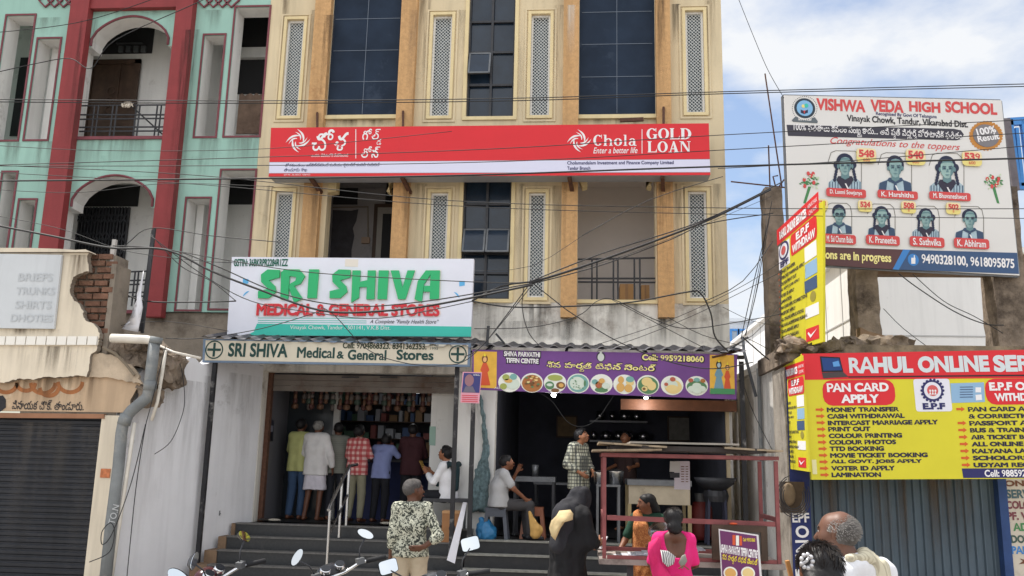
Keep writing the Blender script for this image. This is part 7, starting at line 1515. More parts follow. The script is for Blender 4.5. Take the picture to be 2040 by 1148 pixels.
o = thing('gas_cylinder', 'red gas cylinder standing in the shadow beside the cooking counter', 'cylinder', (at(1398, 1040, 13.6).x, 13.6, FLT)); x = at(1398, 1040, 13.6).x; t = MB(); t.smooth = True; t.lathe((x, 13.6, FLT), [(.0, .02), (.14, .03), (.16, .1), (.16, .48), (.12, .57), (.03, .6)], 18); t.build('tank', mat('dull_red_cylinder', (110, 40, 36), .5, var=.2, scale=6), o); t = MB(); t.lathe((x, 13.6, FLT + .58), [(.09, 0), (.1, .12), (.09, .12)], 14); t.build('valve_guard', M_greymetal, o)
tb2 = thing('table', 'second dim table further back in the eatery, behind the man in check shirt', 'table', (at(1130, 1000, 16).x, 16, FLT)); x = at(1120, 980, 16).x; t = MB(); t.box(x - .5, x + .5, 15.7, 16.3, FLT + .72, FLT + .76); t.build('table_top', M_greymetal, tb2)
for sx in (-.46, .46):
    for sy in (15.74, 16.26): t = MB(); t.box(x + sx - .02, x + sx + .02, sy - .02, sy + .02, FLT, FLT + .72); t.build('leg', M_blackmetal, tb2)
# green net gathered on the wall
t = MB(); t.smooth = True; M_net = mat('teal_net', (104, 124, 128), .95, var=.5, scale=22, bump=.8, bscale=60)
prims = [('c', at(958, 790, YF - .08), at(967, 880, YF - .08), .028, .035), ('c', at(966, 860, YF - .08), at(970, 960, YF - .08), .03, .05), ('c', at(968, 890, YF - .08), at(952, 960, YF - .1), .035, .06), ('c', at(956, 940, YF - .1), at(946, 1010, YF - .12), .06, .08), ('c', at(966, 950, YF - .1), at(962, 1012, YF - .12), .05, .07)]
o = flesh('hanging_net', prims, M_net, None, .014, fold=.03, fscale=(42, 42, 5)); tag(o, 'teal shade net gathered and hung on the white wall beside the eatery', 'net')
o = flesh('plastic_bag', [('c', at(966, 1054, 12.75), at(969, 1062, 12.75), .13, .15), ('c', at(962, 1044, 12.75), at(958, 1034, 12.75), .07, .03)], mat('blue_plastic', (44, 112, 160), .35, var=.15, scale=10), None, .016, [(0, 0, -1, -FLT - .005)], fold=.018, fscale=(18, 18, 18)); tag(o, 'blue plastic bag full of things on the eatery step', 'bag')
o = flesh('cloth_bag', [('c', at(1066, 1064, 12.65), at(1072, 1056, 12.65), .07, .07), ('c', at(1066, 1052, 12.65), at(1054, 1020, 12.65), .07, .02)], mat('tan_cloth_bag', (190, 150, 86), .8, var=.15, scale=14), None, .014, [(0, 0, -1, -FLT - .005)], fold=.012, fscale=(26, 26, 4)); tag(o, 'tan cloth bag beside the shoe of the man on the stool', 'bag')
# ---- push cart ----
Yc0, Yc1 = 8.8, 9.6
cart = thing('food_cart', 'red framed street food cart with plywood sheets on top', 'cart', (at(1370, 1100, Yc0).x, Yc0, 0))
M_cr = mat('faded_red_paint', (132, 74, 74), .7, var=.3, scale=7, dirt=(96, 62, 54), dirt_at=.62)
xl, xr = at(1204, 1000, Yc0).x, at(1548, 1000, Yc0).x; zd_ = at(1370, 1118, Yc0).z; ztp_ = at(1370, 915, Yc0).z
t = MB()
def cbar(a, b, w=.036): t = MB(); t.bar(a, b, w, w); return t
for x in (xl, xr):
    for y in (Yc0, Yc1): cbar((x, y, zd_), (x, y, ztp_)).build('post', M_cr, cart)
for y in (Yc0, Yc1): cbar((xl - .03, y, ztp_ + .026), (xr + .03, y, ztp_ + .026)).build('top_rail', M_cr, cart)
for x in (xl, xr): cbar((x, Yc0 + .03, ztp_ + .026), (x, Yc1 - .03, ztp_ + .026)).build('top_rail', M_cr, cart)
zm = at(1310, 1034, Yc0).z
cbar((xl + .026, Yc0, zm), (xr - .026, Yc0, zm - .02), .045).build('middle_rail', M_cr, cart)
for x in (xl, xr): cbar((x, Yc0 + .026, zm + .02), (x, Yc1 - .026, zm + .02), .04).build('side_rail', M_cr, cart)
t = MB(); t.box(xl - .05, xr + .05, Yc0 - .05, Yc1 + .05, zd_ - .05, zd_ - .001); t.build('deck', mat('worn_grey_deck', (150, 140, 134), .8, var=.25, scale=5, dirt=(90, 80, 74), dirt_at=.56), cart)
t = MB(); t.box(xl + .026, xr - .026, Yc0 - .03, Yc0 - .005, zd_, zd_ + .035); t.build('deck_edge', M_cr, cart); t = MB(); t.box(xl + .026, xr - .026, Yc1 - .0, Yc1 + .02, zd_, zd_ + .04); t.build('deck_edge', M_cr, cart)
for x in (xl + .25, xr - .25):
    w = MB(); w.lathe((x, Yc0 - .02, .33), [(.27, -.03), (.33, -.03), (.33, .03), (.27, .03), (.27, -.03)], 28, (0, 1, 0)); 
    for k in range(8): a = R(45 * k); w.bar((x, Yc0 - .02, .33), (x + .28 * math.cos(a), Yc0 - .02, .33 + .28 * math.sin(a)), .02, .02, V3((0, 1, 0)))
    w.build('wheel', M_blackmetal, cart); w = MB(); w.box(x - .03, x + .03, Yc0 + .02, Yc0 + .08, .3, zd_ - .06); w.build('wheel_strut', M_blackmetal, cart)
M_ply = mat('pale_plywood', (152, 136, 114), .85, var=.25, scale=5, dirt=(96, 82, 68), dirt_at=.58); M_plyd = mat('dark_ply_edge', (58, 52, 50), .9, var=.3, scale=6)
def ply(label, x0, x1, y0, y1, z, tl, m, jag=.04, thk=.018):
    t = MB(); n = 9; pts = [V3((x0 + (x1 - x0) * i / n, y0 + random.uniform(-jag, jag), z + tl * i / n)) for i in range(n + 1)] + [V3((x1 - (x1 - x0) * i / n, y1, z + tl * (1 - i / n))) for i in range(n + 1)]
    t.poly(pts, V3((0, 0, thk))); o = t.build('plywood_sheet', m); tag(o, label, 'plywood', 'sheets on the cart roof')
zt2 = ztp_ + .056
ply('weathered pale board lying lowest on the cart roof, jutting out left', xl - .12, xl + .55, Yc0 - .12, Yc1, zt2, .02, M_ply); ply('dark warped sheet lying along the whole cart roof', xl + .05, xr - .1, Yc0 - .06, Yc1 + .1, zt2 + .02, -.005, M_plyd, .05, .045); ply('bowed pale sheet with tan edge near the left end of cart roof', xl - .06, xl + .6, Yc0 - .1, Yc1, zt2 + .075, -.03, M_ply, .06); ply('long light grey sheet lying topmost on the cart roof', xl + .25, xr - .35, Yc0 - .08, Yc1, zt2 + .085, .0, mat('greyed_ply', (150, 144, 136), .8, var=.25, scale=5)); ply('small tan board at the right end of the cart roof', xr - .5, xr + .05, Yc0 - .1, Yc1 - .1, zt2 + .05, -.02, M_ply)
# silver paper plates / newspapers on deck
t = MB()
for k in range(9): x0 = xl + .1 + .07 * k; y0 = Yc0 + .05 + .02 * (k % 3); t.box(x0, x0 + .32, y0, y0 + .3, zd_ + .002 + .011 * k, zd_ + .011 + .011 * k)
tag(t.build('newspaper_stack', mat('newsprint', (186, 188, 196), .6, var=.4, scale=40, dirt=(60, 60, 66), dirt_at=.54)), 'stack of newspaper sheets spread on the cart deck', 'newspaper')
# notice hung from the cart rail
S = Sign([(1344, 919), (1374, 919), (1375, 976), (1343, 975)], (0, Yc1 + .04, 0)); o = thing('price_notice', 'white price list paper hung at the back rail of the cart', 'notice', S.O.lerp(S.c[2], .5)); S.board(.004).build('paper', mat('white_paper', (206, 198, 206), .7), o); S2 = Sign([(1335, 919), (1355, 920), (1354, 941), (1334, 940)], (0, Yc1 + .03, 0)); S2.board(.004).build('payment_paper', mat('plain_card_paper', (196, 196, 192), .7), o); t = MB(); S.panel([(1334, 942), (1354, 942), (1354, 952), (1335, 952)], t, 1); flat(t, 'dark_label', M_blackmetal, o)
mb = MB()
for r in range(7):
    y = 929 + r * 5; S.panel([(1357, y), (1363, y), (1363, y + 1.6), (1357, y + 1.6)], mb, 1); S.panel([(1366, y), (1371, y), (1371, y + 1.6), (1366, y + 1.6)], mb, 1)
flat(mb, 'price_line', F_br, o)
# wooden framed case on the cart's right end
a, b, c, d = fr(1418, 1046, 1528, 1124, Yc0 - .02); o = thing('display_case', 'dark brown wooden display case at the right end of the cart', 'case', ((a + b) / 2, Yc0 + .1, c)); t = MB(); ring(t, a + .06, b - .06, zd_ + .09, d - .06, .06, Yc0 - .09, Yc0 - .035); t.build('frame', M_wood, o); t = MB(); t.box(a + .06, b - .06, Yc0 - .07, Yc0 - .06, zd_ + .09, d - .06); t.build('panel', mat('dusty_glass_panel', (90, 86, 84), .3, var=.2, scale=4), o); q = at(1461, 1043, Yc0 - .06); t = MB(); t.smooth = True; t.ell((q.x, Yc0 - .06, d + .012), (.04, .02, .012), 10, 6); t.build('orange_paint_spot', F_or, o)
# banner standing in front of the cart
S = Sign([(1432, 1054), (1511, 1066), (1522, 1200), (1440, 1196)], (0, Yc0 - .35, 0)); ps = thing('standing_banner', 'small purple tiffin centre banner standing against the cart case', 'banner', S.O.lerp(S.c[2], .5)); S.board(.015).build('board', mat('white_board_edge', (214, 212, 214), .6), ps)
o = flat(S.panel([(1434, 1057), (1507, 1068), (1517, 1198), (1442, 1194)], None, 1), 'purple_print', mat('maroon_purple_flex', (104, 46, 96), .5), ps)
for b4, m in (((1459, 1066, 1465, 1086), F_or), ((1466, 1067, 1472, 1087), F_wh), ((1473, 1068, 1478, 1087), F_or)): flat(S.rrect(b4, 2, .1), 'small_picture', m, o)
flat(S.text('Cell: 9959218060', (1480, 1072, 1504, 1079), 2, bold=.02), 'lettering', I_yellow, o); flat(S.text('SHIVA PARVATHI TIFFIN CENTRE', (1436, 1090, 1509, 1107), 2, bold=.05, rot=R(-7)), 'lettering', I_white, o); flat(S.text(tl, (1438, 1108, 1509, 1126), 2, bold=.05, rot=R(-7)), 'lettering', I_yellow, o)
for cx, m in ((1455, 'vada'), (1490, 'dosa')): f = flat(S.disc(cx, 1142, 14, 13, 2), 'food_picture', F_wh, o); flat(S.disc(cx, 1142, 11, 10, 3), 'food', M_food[m], f)
# steel vessel beside the seller
q = at(1324, 1066, 9.3); pot_o = thing('steel_vessel', 'tilted shiny steel vessel between the seller and the woman in pink', 'pot', q); t = MB(); t.smooth = True; ax_ = V3((-.35, -.35, .85)); t.lathe(q - ax_ * .08, [(0, 0), (.11, .01), (.13, .14), (.145, .17), (.14, .18), (.12, .15), (0, .13)], 24, ax_); t.build('vessel_body', M_steel, pot_o)
t = MB(); t.lathe(q + ax_ * .06, [(.146, .0), (.152, .012), (.144, .022)], 24, ax_); t.build('rim', M_steel, pot_o)
# wooden stick in front
t = MB(); t.bar(at(1584, 1180, 4.0), at(1568, 1117, 4.0), .028, .016); tag(t.build('wooden_stick', mat('light_wood_stick', (176, 122, 66), .6, var=.15, scale=10)), 'light wooden stick standing up beside the woman with the hair clip', 'stick')
# ---- pipes and scrap on the broken shop ----
dp = thing('drain_pipe', 'thick grey drain pipe with bent elbow running down the broken shop corner', 'pipe', at(210, 1148, YC - .1))
Yp_ = YC - .08
t = MB(); t.smooth = True; t.tube(A([(222, 674), (250, 675), (292, 677), (305, 679), (310, 690)], Yp_), .058, 12); t.build('white_branch', M_pvcwhite, dp)
t = MB(); t.smooth = True; t.tube(A([(308, 682), (302, 730), (297, 775), (293, 792), (262, 818), (247, 836), (242, 862), (236, 930), (222, 1040), (200, 1250)], Yp_), .072, 14); t.build('down_pipe', M_pvcgrey, dp)
for (x0, y0), (x1, y1) in (((300, 760), (298, 778)), ((253, 826), (246, 846)), ((312, 672), (309, 684))): t = MB(); t.smooth = True; t.tube(A([(x0, y0), (x1, y1)], Yp_), .081, 14); t.build('pipe_collar', M_pvcgrey, dp)
t = MB(); S = Sign([(190, 880), (250, 880), (240, 1148), (180, 1148)], (0, Yp_ - .08, 0)); flat(S.text('TO.N', (209, 1018, 245, 1032), 1, rot=R(78)), 'lettering', mat('pipe_marking', (176, 178, 180), .7), dp)
t = MB(); t.smooth = True; t.tube(A([(330, 698), (324, 740), (314, 800), (302, 838)], YC + .05), .022, 8); t.tube(A([(268, 842), (255, 930), (235, 1060), (215, 1200)], YC - .02), .028, 8); t.tube(A([(318, 690), (345, 702), (400, 714)], YC + .5), .02, 8); tag(t.build('thin_pipe', M_pvcwhite), 'thin white pipes running beside the thick grey drain pipe', 'pipe')
# torn tin strip and iron angle
t = sheet([(288, 540), (285, 560), (282, 590), (284, 612), (278, 640), (274, 662), (245, 656), (262, 640), (270, 622), (262, 618), (272, 596), (276, 570), (284, 550)], YC + .3, .03, .008); tag(t.build('torn_sheet', mat('torn_white_tin', (214, 214, 220), .4, metal=.3)), 'torn strip of white tin sheet hanging beside the broken bricks', 'sheet')
t = MB(); t.bar(at(283, 664, YC + .5), at(308, 455, YC + .5), .035, .035); t.bar(at(278, 660, YC + .52), at(304, 458, YC + .52), .02, .02); tag(t.build('iron_angle', M_blackmetal), 'upright rusty iron angle carrying cables beside the red pillar', 'post')
t = MB(); t.bar(at(222, 540, YC + .2), at(229, 478, YC + .2), .05, .05); t.bar(at(212, 640, YC + .22), at(224, 490, YC + .22), .035, .035); tag(t.build('pale_strut', mat('grey_white_strut', (176, 172, 168), .7, var=.2, scale=8)), 'pale cement strut standing on the broken brick edge', 'strut')
t = MB(); q = at(432, 1022, 12.9); t.tube([q, q + V3((.1, -.12, .0))], .012, 8); t.tube([q + V3((.08, -.1, -.03)), q + V3((.08, -.1, .04))], .014, 8); tag(t.build('water_tap', M_greymetal), 'small tap on the white side wall left of the steps', 'tap')
t = MB(); a = at(1478, 698, 12.6); t.bar(a, at(1420, 712, 12.0), .03, .03); b = at(1482, 668, 13.2)
tag(t.build('cable_bracket', M_rust), 'iron arm holding cables above the right end of the tiffin awning', 'bracket')
t = MB(); t.tube([at(1506, 790, 12.9), at(1482, 700, 13.1), at(1480, 672, 13.2)], .022, 6); t.tube([at(1460, 692, 13.1), at(1490, 672, 13.2)], .016, 6); tag(t.build('pipe_mast', M_greymetal), 'grey pipe mast with cross arm in the alley gap', 'mast')
t = MB(); t.bar(at(970, 690, 12.5), at(973, 650, 12.5), .04, .04); t.bar(at(988, 665, 12.6), at(1005, 685, 12.6), .03, .03); tag(t.build('iron_stub', M_blackmetal), 'short black iron stub sticking up behind the tiffin awning', 'stub')
# ---------------- rain streaks and grime with ragged edges ----------------
def stain_mat(name, c, k, sx):
    m = bpy.data.materials.new(name); m.use_nodes = True; nt = m.node_tree; N = nt.nodes; L = nt.links; p = N['Principled BSDF']; p.inputs['Base Color'].default_value = rgb(*c); p.inputs['Roughness'].default_value = .95
    o = N['Material Output']; t = N.new('ShaderNodeBsdfTransparent'); mx = N.new('ShaderNodeMixShader'); tc = N.new('ShaderNodeTexCoord'); mp = N.new('ShaderNodeMapping'); mp.inputs['Scale'].default_value = (sx, sx, .5)
    n = N.new('ShaderNodeTexNoise'); n.inputs['Scale'].default_value = 1; n.inputs['Detail'].default_value = 7; n.inputs['Roughness'].default_value = .65; L.new(tc.outputs['Object'], mp.inputs[0]); L.new(mp.outputs[0], n.inputs[0])
    s = N.new('ShaderNodeSeparateXYZ'); L.new(tc.outputs['Generated'], s.inputs[0])
    def math_(op, a, b):
        q = N.new('ShaderNodeMath'); q.operation = op; q.use_clamp = True
        for i, v in ((0, a), (1, b)):
            if isinstance(v, (int, float)): q.inputs[i].default_value = v
            else: L.new(v, q.inputs[i])
        return q.outputs[0]
    nr = N.new('ShaderNodeMapRange'); nr.inputs[1].default_value = .42; nr.inputs[2].default_value = .66; L.new(n.outputs['Fac'], nr.inputs[0])
    ex = math_('MULTIPLY', math_('MULTIPLY', s.outputs['X'], math_('SUBTRACT', 1, s.outputs['X'])), 6)
    f = math_('MULTIPLY', math_('MULTIPLY', math_('MULTIPLY', nr.outputs[0], s.outputs['Z']), ex), k)
    L.new(f, mx.inputs[0]); L.new(t.outputs[0], mx.inputs[1]); L.new(p.outputs[0], mx.inputs[2]); L.new(mx.outputs[0], o.inputs[0]); return m
ST_br = stain_mat('brown_rain_streak', (92, 74, 56), .75, 9); ST_bk = stain_mat('black_rain_streak', (48, 44, 42), .85, 9); ST_gr = stain_mat('grey_grime', (100, 95, 90), .5, 6); ST_wh = stain_mat('white_lime_streak', (226, 218, 204), .7, 14)
ST_lt = stain_mat('pale_grime', (126, 122, 118), .36, 4)
def stain(par, x0, x1, y0, y1, Y, m):
    a, b, c, d = fr(x0, y0, x1, y1, Y); t = MB(); t.quad((a, Y, c), (b, Y, c), (b, Y, d), (a, Y, d)); flat(t, 'stain', m, par)
for x0, x1, y0, y1, m in ((1338, 1362, 8, 90, ST_bk), (1404, 1430, 0, 120, ST_br), (545, 566, 0, 160, ST_br), (604, 634, 20, 200, ST_br), (826, 852, 0, 190, ST_br), (1100, 1124, 10, 180, ST_br), (1030, 1052, 40, 220, ST_gr), (905, 928, 20, 220, ST_gr), (655, 790, 236, 256, ST_br), (1160, 1300, 234, 252, ST_br), (505, 540, 370, 510, ST_gr), (820, 846, 366, 510, ST_br), (1020, 1044, 366, 596, ST_gr), (1096, 1118, 370, 596, ST_br), (1346, 1370, 366, 596, ST_br), (1418, 1444, 366, 600, ST_gr)): stain(beige, x0, x1, y0, y1, YF - .0015, m)
for x0, x1, y0, y1, m in ((1128, 1146, 10, 120, ST_wh), (806, 826, 20, 200, ST_gr), (632, 655, 30, 220, ST_br), (1310, 1330, 0, 200, ST_br), (606, 632, 366, 500, ST_br), (788, 814, 366, 500, ST_br), (1120, 1148, 366, 560, ST_br), (1312, 1340, 366, 560, ST_br)): stain(beige, x0, x1, y0, y1, YF - .1415, m)
for x0, x1, y0, y1, m in ((945, 1030, 606, 690, ST_gr), (1040, 1100, 606, 660, ST_bk), (1116, 1150, 632, 692, ST_bk), (1180, 1300, 604, 650, ST_gr), (1308, 1345, 632, 696, ST_bk), (1380, 1450, 606, 690, ST_gr), (950, 1200, 640, 700, ST_gr)): stain(beige, x0, x1, y0, y1, YF - .0015, m)
for x0, x1, y0, y1, m in ((0, 40, 284, 340, ST_gr), (50, 100, 282, 390, ST_gr), (150, 300, 276, 340, ST_gr), (385, 432, 276, 390, ST_gr), (445, 520, 276, 336, ST_gr), (176, 350, 18, 36, ST_gr), (60, 118, 35, 76, ST_gr), (400, 440, 20, 70, ST_gr)): stain(mint, x0, x1, y0, y1, YF - .0015, m)
for x0, x1, y0, y1 in ((110, 150, 40, 420), (310, 350, 60, 560)): stain(mint, x0, x1, y0, y1, YF - .1615, ST_bk)
for x0, x1, y0, y1, m in ((122, 172, 508, 640, ST_br), (0, 120, 656, 670, ST_br), (0, 175, 690, 745, ST_gr), (60, 170, 690, 752, ST_br)): stain(shop, x0, x1, y0, y1, YC - .0015, m)
stain(shop, 0, 200, 742, 822, Yfa - .0095, ST_br); stain(shop, 206, 232, 840, 1100, YC + .0985, ST_gr)
def wall_stain(par, pa, pb, z0, z1, off, m):
    """grime on a wall running in depth between two points"""
    t = MB(); a = V3((pa[0], pa[1], 0)) + off; b = V3((pb[0], pb[1], 0)) + off; t.quad((a.x, a.y, z0), (b.x, b.y, z0), (b.x, b.y, z1), (a.x, a.y, z1)); flat(t, 'stain', m, par)
for s0, s1, z0, z1, m in ((.02, .3, .4, ztop - .5, ST_gr), (.25, .55, 1.2, ztop - .3, ST_gr), (.5, .8, .2, ztop - .2, ST_br), (.7, .98, .8, ztop - .1, ST_gr)):
    # stay on one straight stretch of the wall
    a, b = along(s0), along(s1); nrm = V3((.004, -.002, 0))
    if s0 < .6 < s1: b = along(.58)
    wall_stain(shop, a, b, z0, z1, nrm, ST_lt)
for y0, y1, m in ((12.05, 12.9, ST_lt), (13.2, 15, ST_lt)): wall_stain(cs, (X0 - .001, y0), (X0 - .001, y1), .2, za - .05, V3((-.004, 0, 0)), m)
for x0, x1 in ((1640, 1720), (1740, 1830), (1850, 1960)): stain(cs, x0, x1, 950, 1140, YR + .062, ST_br)
for x0, x1, y0, y1 in ((0, 60, 840, 1100), (70, 130, 840, 1000), (120, 190, 850, 1148)): stain(shop, x0, x1, y0, y1, YC + .18, ST_gr)
# ---------------- motorcycles ----------------
M_tyre = mat('black_rubber', (.018, .018, .02), .85); M_chrome = mat('chrome', (.75, .75, .76), .08, metal=1); M_mirror = mat('mirror_glass', (.62, .65, .68), .03, metal=1)
def bike(label, paint, square=False, steer=0):
    o = thing('motorcycle', label, 'motorcycle', (0, 0, 0), 'motorcycles parked along the street'); B = lambda t, n, m, p=o: t.build(n, m, p, False)
    for y, nm in ((.64, 'front_wheel'), (-.64, 'rear_wheel')):
        t = MB(); t.smooth = True; t.lathe((0, y, .3), [(.235, -.04), (.28, -.045), (.3, -.02), (.3, .02), (.28, .045), (.235, .04), (.235, -.04)], 32, (1, 0, 0)); w = B(t, nm, M_tyre)
        t = MB(); t.lathe((0, y, .3), [(.215, -.03), (.236, -.03), (.236, .03), (.215, .03), (.215, -.03)], 28, (1, 0, 0))
        for k in range(6): a = R(60 * k); t.bar((0, y, .3), (0, y + .22 * math.cos(a), .3 + .22 * math.sin(a)), .03, .03, V3((1, 0, 0)))
        t.lathe((0, y, .3), [(.05, -.06), (.05, .06)], 14, (1, 0, 0)); B(t, 'rim', M_greymetal, w)
    t = MB(); t.smooth = True
    for y, r0 in ((.64, 330), (-.64, 0)):
        ang = [R(a) for a in (range(20, 150, 10) if y > 0 else range(30, 180, 10))]; 
        for sx in (-1, 1): pass
        v = [(sx * .06, y + .33 * math.cos(a), .3 + .33 * math.sin(a)) for a in ang for sx in (-1, 1)]; t.add(v, [(2 * i, 2 * i + 1, 2 * i + 3, 2 * i + 2) for i in range(len(ang) - 1)])
    B(t, 'mudguard', paint)
    tank = flesh('fuel_tank', [('c', (0, .3, .84), (0, -.02, .82), .13, .11), ('c', (-.05, .25, .8), (-.05, .0, .78), .1, .08), ('c', (.05, .25, .8), (.05, .0, .78), .1, .08)], paint, o, .016)
    flesh('seat', [('c', (0, -.1, .78), (0, -.62, .84), .1, .1), ('c', (-.05, -.2, .78), (-.05, -.6, .82), .08, .08), ('c', (.05, -.2, .78), (.05, -.6, .82), .08, .08)], mat('black_seat_vinyl', (.02, .02, .022), .5), o, .018)
    flesh('side_panel', [('c', (-.09, -.15, .6), (-.09, -.5, .68), .07, .06), ('c', (.09, -.15, .6), (.09, -.5, .68), .07, .06), ('c', (0, -.5, .7), (0, -.85, .78), .08, .05)], paint, o, .018)
    t = MB(); t.box(-.13, .13, -.12, .2, .26, .5); t.cyl((0, .16, .45), (0, .26, .68), .08, 14)
    for k in range(5): t.cyl((0, .17 + .02 * k, .48 + .04 * k), (0, .175 + .02 * k, .495 + .04 * k), .11, 14)
    B(t, 'engine', M_greymetal); t = MB(); t.smooth = True; t.tube([(.1, .2, .4), (.14, .1, .24), (.15, -.3, .26), (.17, -.75, .34)], [.02, .025, .045, .045], 10); B(t, 'exhaust', M_chrome)
    t = MB(); t.tube([(0, .4, .9), (0, .1, .45), (0, -.2, .4), (0, -.5, .62), (0, -.1, .7), (0, .35, .8)], .025, 8); B(t, 'frame', M_blackmetal)
    t = MB(); t.tube([(-.1, -.05, .3), (-.3, -.02, .0)], .014, 6); B(t, 'side_stand', M_blackmetal)
    # steering assembly, turned by steer about the head stock
    Rm = Matrix.Translation((0, .42, .9)) @ Matrix.Rotation(steer, 4, 'Z') @ Matrix.Translation((0, -.42, -.9)); S_ = lambda *p: Rm @ V3(p)
    t = MB(); t.smooth = True
    for sx in (-1, 1): t.tube([S_(sx * .085, .4, .92), V3((sx * .085, .64, .3))], .022, 8)
    B(t, 'fork', M_chrome)
    hl = flesh('headlamp_cowl', [('c', S_(0, .5, .9), S_(0, .54, .88), .1, .1), ('c', S_(-.03, .48, 1.0), S_(.03, .48, 1.0), .07, .07)], paint, o, .013); t = MB(); t.smooth = True; t.lathe(S_(0, .6, .88), [(.085, 0), (.07, .03), (0, .045)], 18, S_(0, 1, 0) - S_(0, 0, 0)); t.build('lens', M_chrome, hl, False)
    t = MB(); t.smooth = True; t.lathe(S_(-.06, .42, 1.03), [(.0, .03), (.036, .03), (.042, .02), (.042, 0)], 18, S_(0, -.5, .86) - S_(0, 0, 0)); t.lathe(S_(.07, .42, 1.03), [(.0, .03), (.034, .03), (.04, .02), (.04, 0)], 18, S_(0, -.5, .86) - S_(0, 0, 0)); d_ = B(t, 'speedometer', M_chrome); t = MB()
    for x in (-.06, .07): t.lathe(S_(x, .405, 1.055), [(0, .006), (.036, .006), (.036, 0)], 18, S_(0, -.5, .86) - S_(0, 0, 0))
    B(t, 'dial', mat('dial_face', (30, 32, 36), .1), d_)
    t = MB(); t.smooth = True; t.tube([S_(-.36, .24, 1.02), S_(-.2, .32, 1.03), S_(-.1, .4, .98), S_(.1, .4, .98), S_(.2, .32, 1.03), S_(.36, .24, 1.02)], .012, 8); B(t, 'handlebar', M_chrome)
    for sx in (-1, 1):
        t = MB(); t.smooth = True; t.tube([S_(sx * .24, .3, 1.028), S_(sx * .38, .228, 1.02)], .019, 10); B(t, 'grip', M_tyre)
        t = MB(); t.tube([S_(sx * .22, .33, 1.03), S_(sx * .24, .37, 1.02), S_(sx * .37, .31, 1.01)], .007, 6); t.obox(S_(sx * .2, .32, 1.04), V3((1, 0, 0)), V3((0, 1, 0)), V3((0, 0, 1)), .03, .025, .022); B(t, 'lever', M_greymetal)
        st_ = MB(); st_.smooth = True; mz = 1.22; st_.tube([S_(sx * .2, .33, 1.05), S_(sx * .23, .34, 1.13), S_(sx * .3, .35, mz - .03)], .006, 6); p_ = B(st_, 'mirror_stem', M_blackmetal)
        c = S_(sx * .31, .35, mz); n = (S_(-sx * .1, -1, .16) - S_(0, 0, 0)).normalized(); u = n.cross(V3((0, 0, 1))).normalized(); v = u.cross(n).normalized()
        pts = []
        for k in range(24):
            a = 2 * math.pi * k / 24; ca, sa = math.cos(a), math.sin(a)
            if square: ca = math.copysign(abs(ca) ** .35, ca); sa = math.copysign(abs(sa) ** .35, sa); pts.append(c + u * .066 * ca + v * .046 * sa)
            else: pts.append(c + u * (.064 * ca * .9 + .02 * sa * sx) + v * (.045 * sa + .018 * ca * sx))
        m_ = MB(); m_.poly(pts, -n * .004); mo = B(m_, 'mirror', M_mirror)
        sh_ = MB(); big = [c - n * .006 + (p - c) * 1.08 for p in pts]; sm = [c - n * .04 + (p - c) * .6 for p in pts]; k2 = len(big); sh_.smooth = True; sh_.add(big + sm + [c - n * .05], [(i, (i + 1) % k2, k2 + (i + 1) % k2, k2 + i) for i in range(k2)] + [(k2 + i, k2 + (i + 1) % k2, 2 * k2) for i in range(k2)]); sh_.build('mirror_shell', M_blackmetal, mo, False)
    return o
def place(o, mirror_px, Y, rz, lean, rightside=True):
    """stand the machine on its side stand, turned by rz and leaning; mirror_px is where its right mirror shows"""
    o.rotation_euler = Matrix.Rotation(rz, 3, 'Z').to_4x4().to_3x3().__matmul__(Matrix.Rotation(lean, 3, 'Y')).to_euler()
    m = o.rotation_euler.to_matrix() @ V3((.31 if rightside else -.31, .35, 1.22)); q = at(*mirror_px, Y); o.location = (q.x - m.x, q.y - m.y, 0)
M_pb = mat('black_bike_paint', (.02, .02, .024), .25); M_pr = mat('dark_maroon_bike_paint', (.05, .012, .014), .25); M_pg = mat('dark_grey_bike_paint', (.05, .052, .058), .25)
b1 = bike('black motorcycle with oval mirrors parked left of the man in leaf print shirt', M_pb, False, R(14)); place(b1, (733, 1068), 7.0, R(34), R(-14))
b2 = bike('grey motorcycle with square mirrors parked before the leaning slab', M_pg, True, R(-8)); place(b2, (935, 1076), 6.6, R(34), R(-14))
b3 = bike('motorcycle turned sideways with pale mirrors, nearest the black peeling post', M_pr, False, R(0)); place(b3, (487, 1072), 6.6, R(80), R(-11))
b4 = bike('motorcycle mostly below the frame at lower left, one mirror showing', M_pb, False, R(5)); place(b4, (348, 1150), 4.3, R(-6), R(-9))
# ---------------- overhead cables ----------------
M_cab = mat('black_cable', (.02, .02, .022), .6)
def cable(label, pts, Y, r, sag=0, group='overhead cables'):
    if not isinstance(Y, (list, tuple)): Y = [Y] * len(pts)
    P = [at(x, y, Yk) for (x, y), Yk in zip(pts, Y)]; out_ = []
    n = len(P)
    for i in range(n - 1):
        p0 = P[max(0, i - 1)]; p1, p2 = P[i], P[i + 1]; p3 = P[min(n - 1, i + 2)]; m = 3 if n < 4 else 6
        if n == 2: m = 10
        for j in range(m):
            t_ = j / m; q = .5 * ((2 * p1) + (p2 - p0) * t_ + (2 * p0 - 5 * p1 + 4 * p2 - p3) * t_ * t_ + (3 * p1 - p0 - 3 * p2 + p3) * t_ ** 3) if n > 2 else p1.lerp(p2, t_); f = (i + t_) / (n - 1); out_.append(q - V3((0, 0, sag * 4 * f * (1 - f))))
    out_.append(P[-1]); t = MB(); t.smooth = True; t.tube(out_, r, 5); o = t.build('cable', M_cab); tag(o, label, 'cable', group); return o
cable('upper of two parallel cables crossing the tall windows above the red loan sign', [(-40, 198), (500, 201), (1020, 196), (1440, 183), (2100, 166)], 10, .006); cable('lower of two parallel cables crossing the tall windows above the red loan sign', [(-40, 203), (500, 206), (1020, 201), (1440, 187), (2100, 171)], 10, .006)
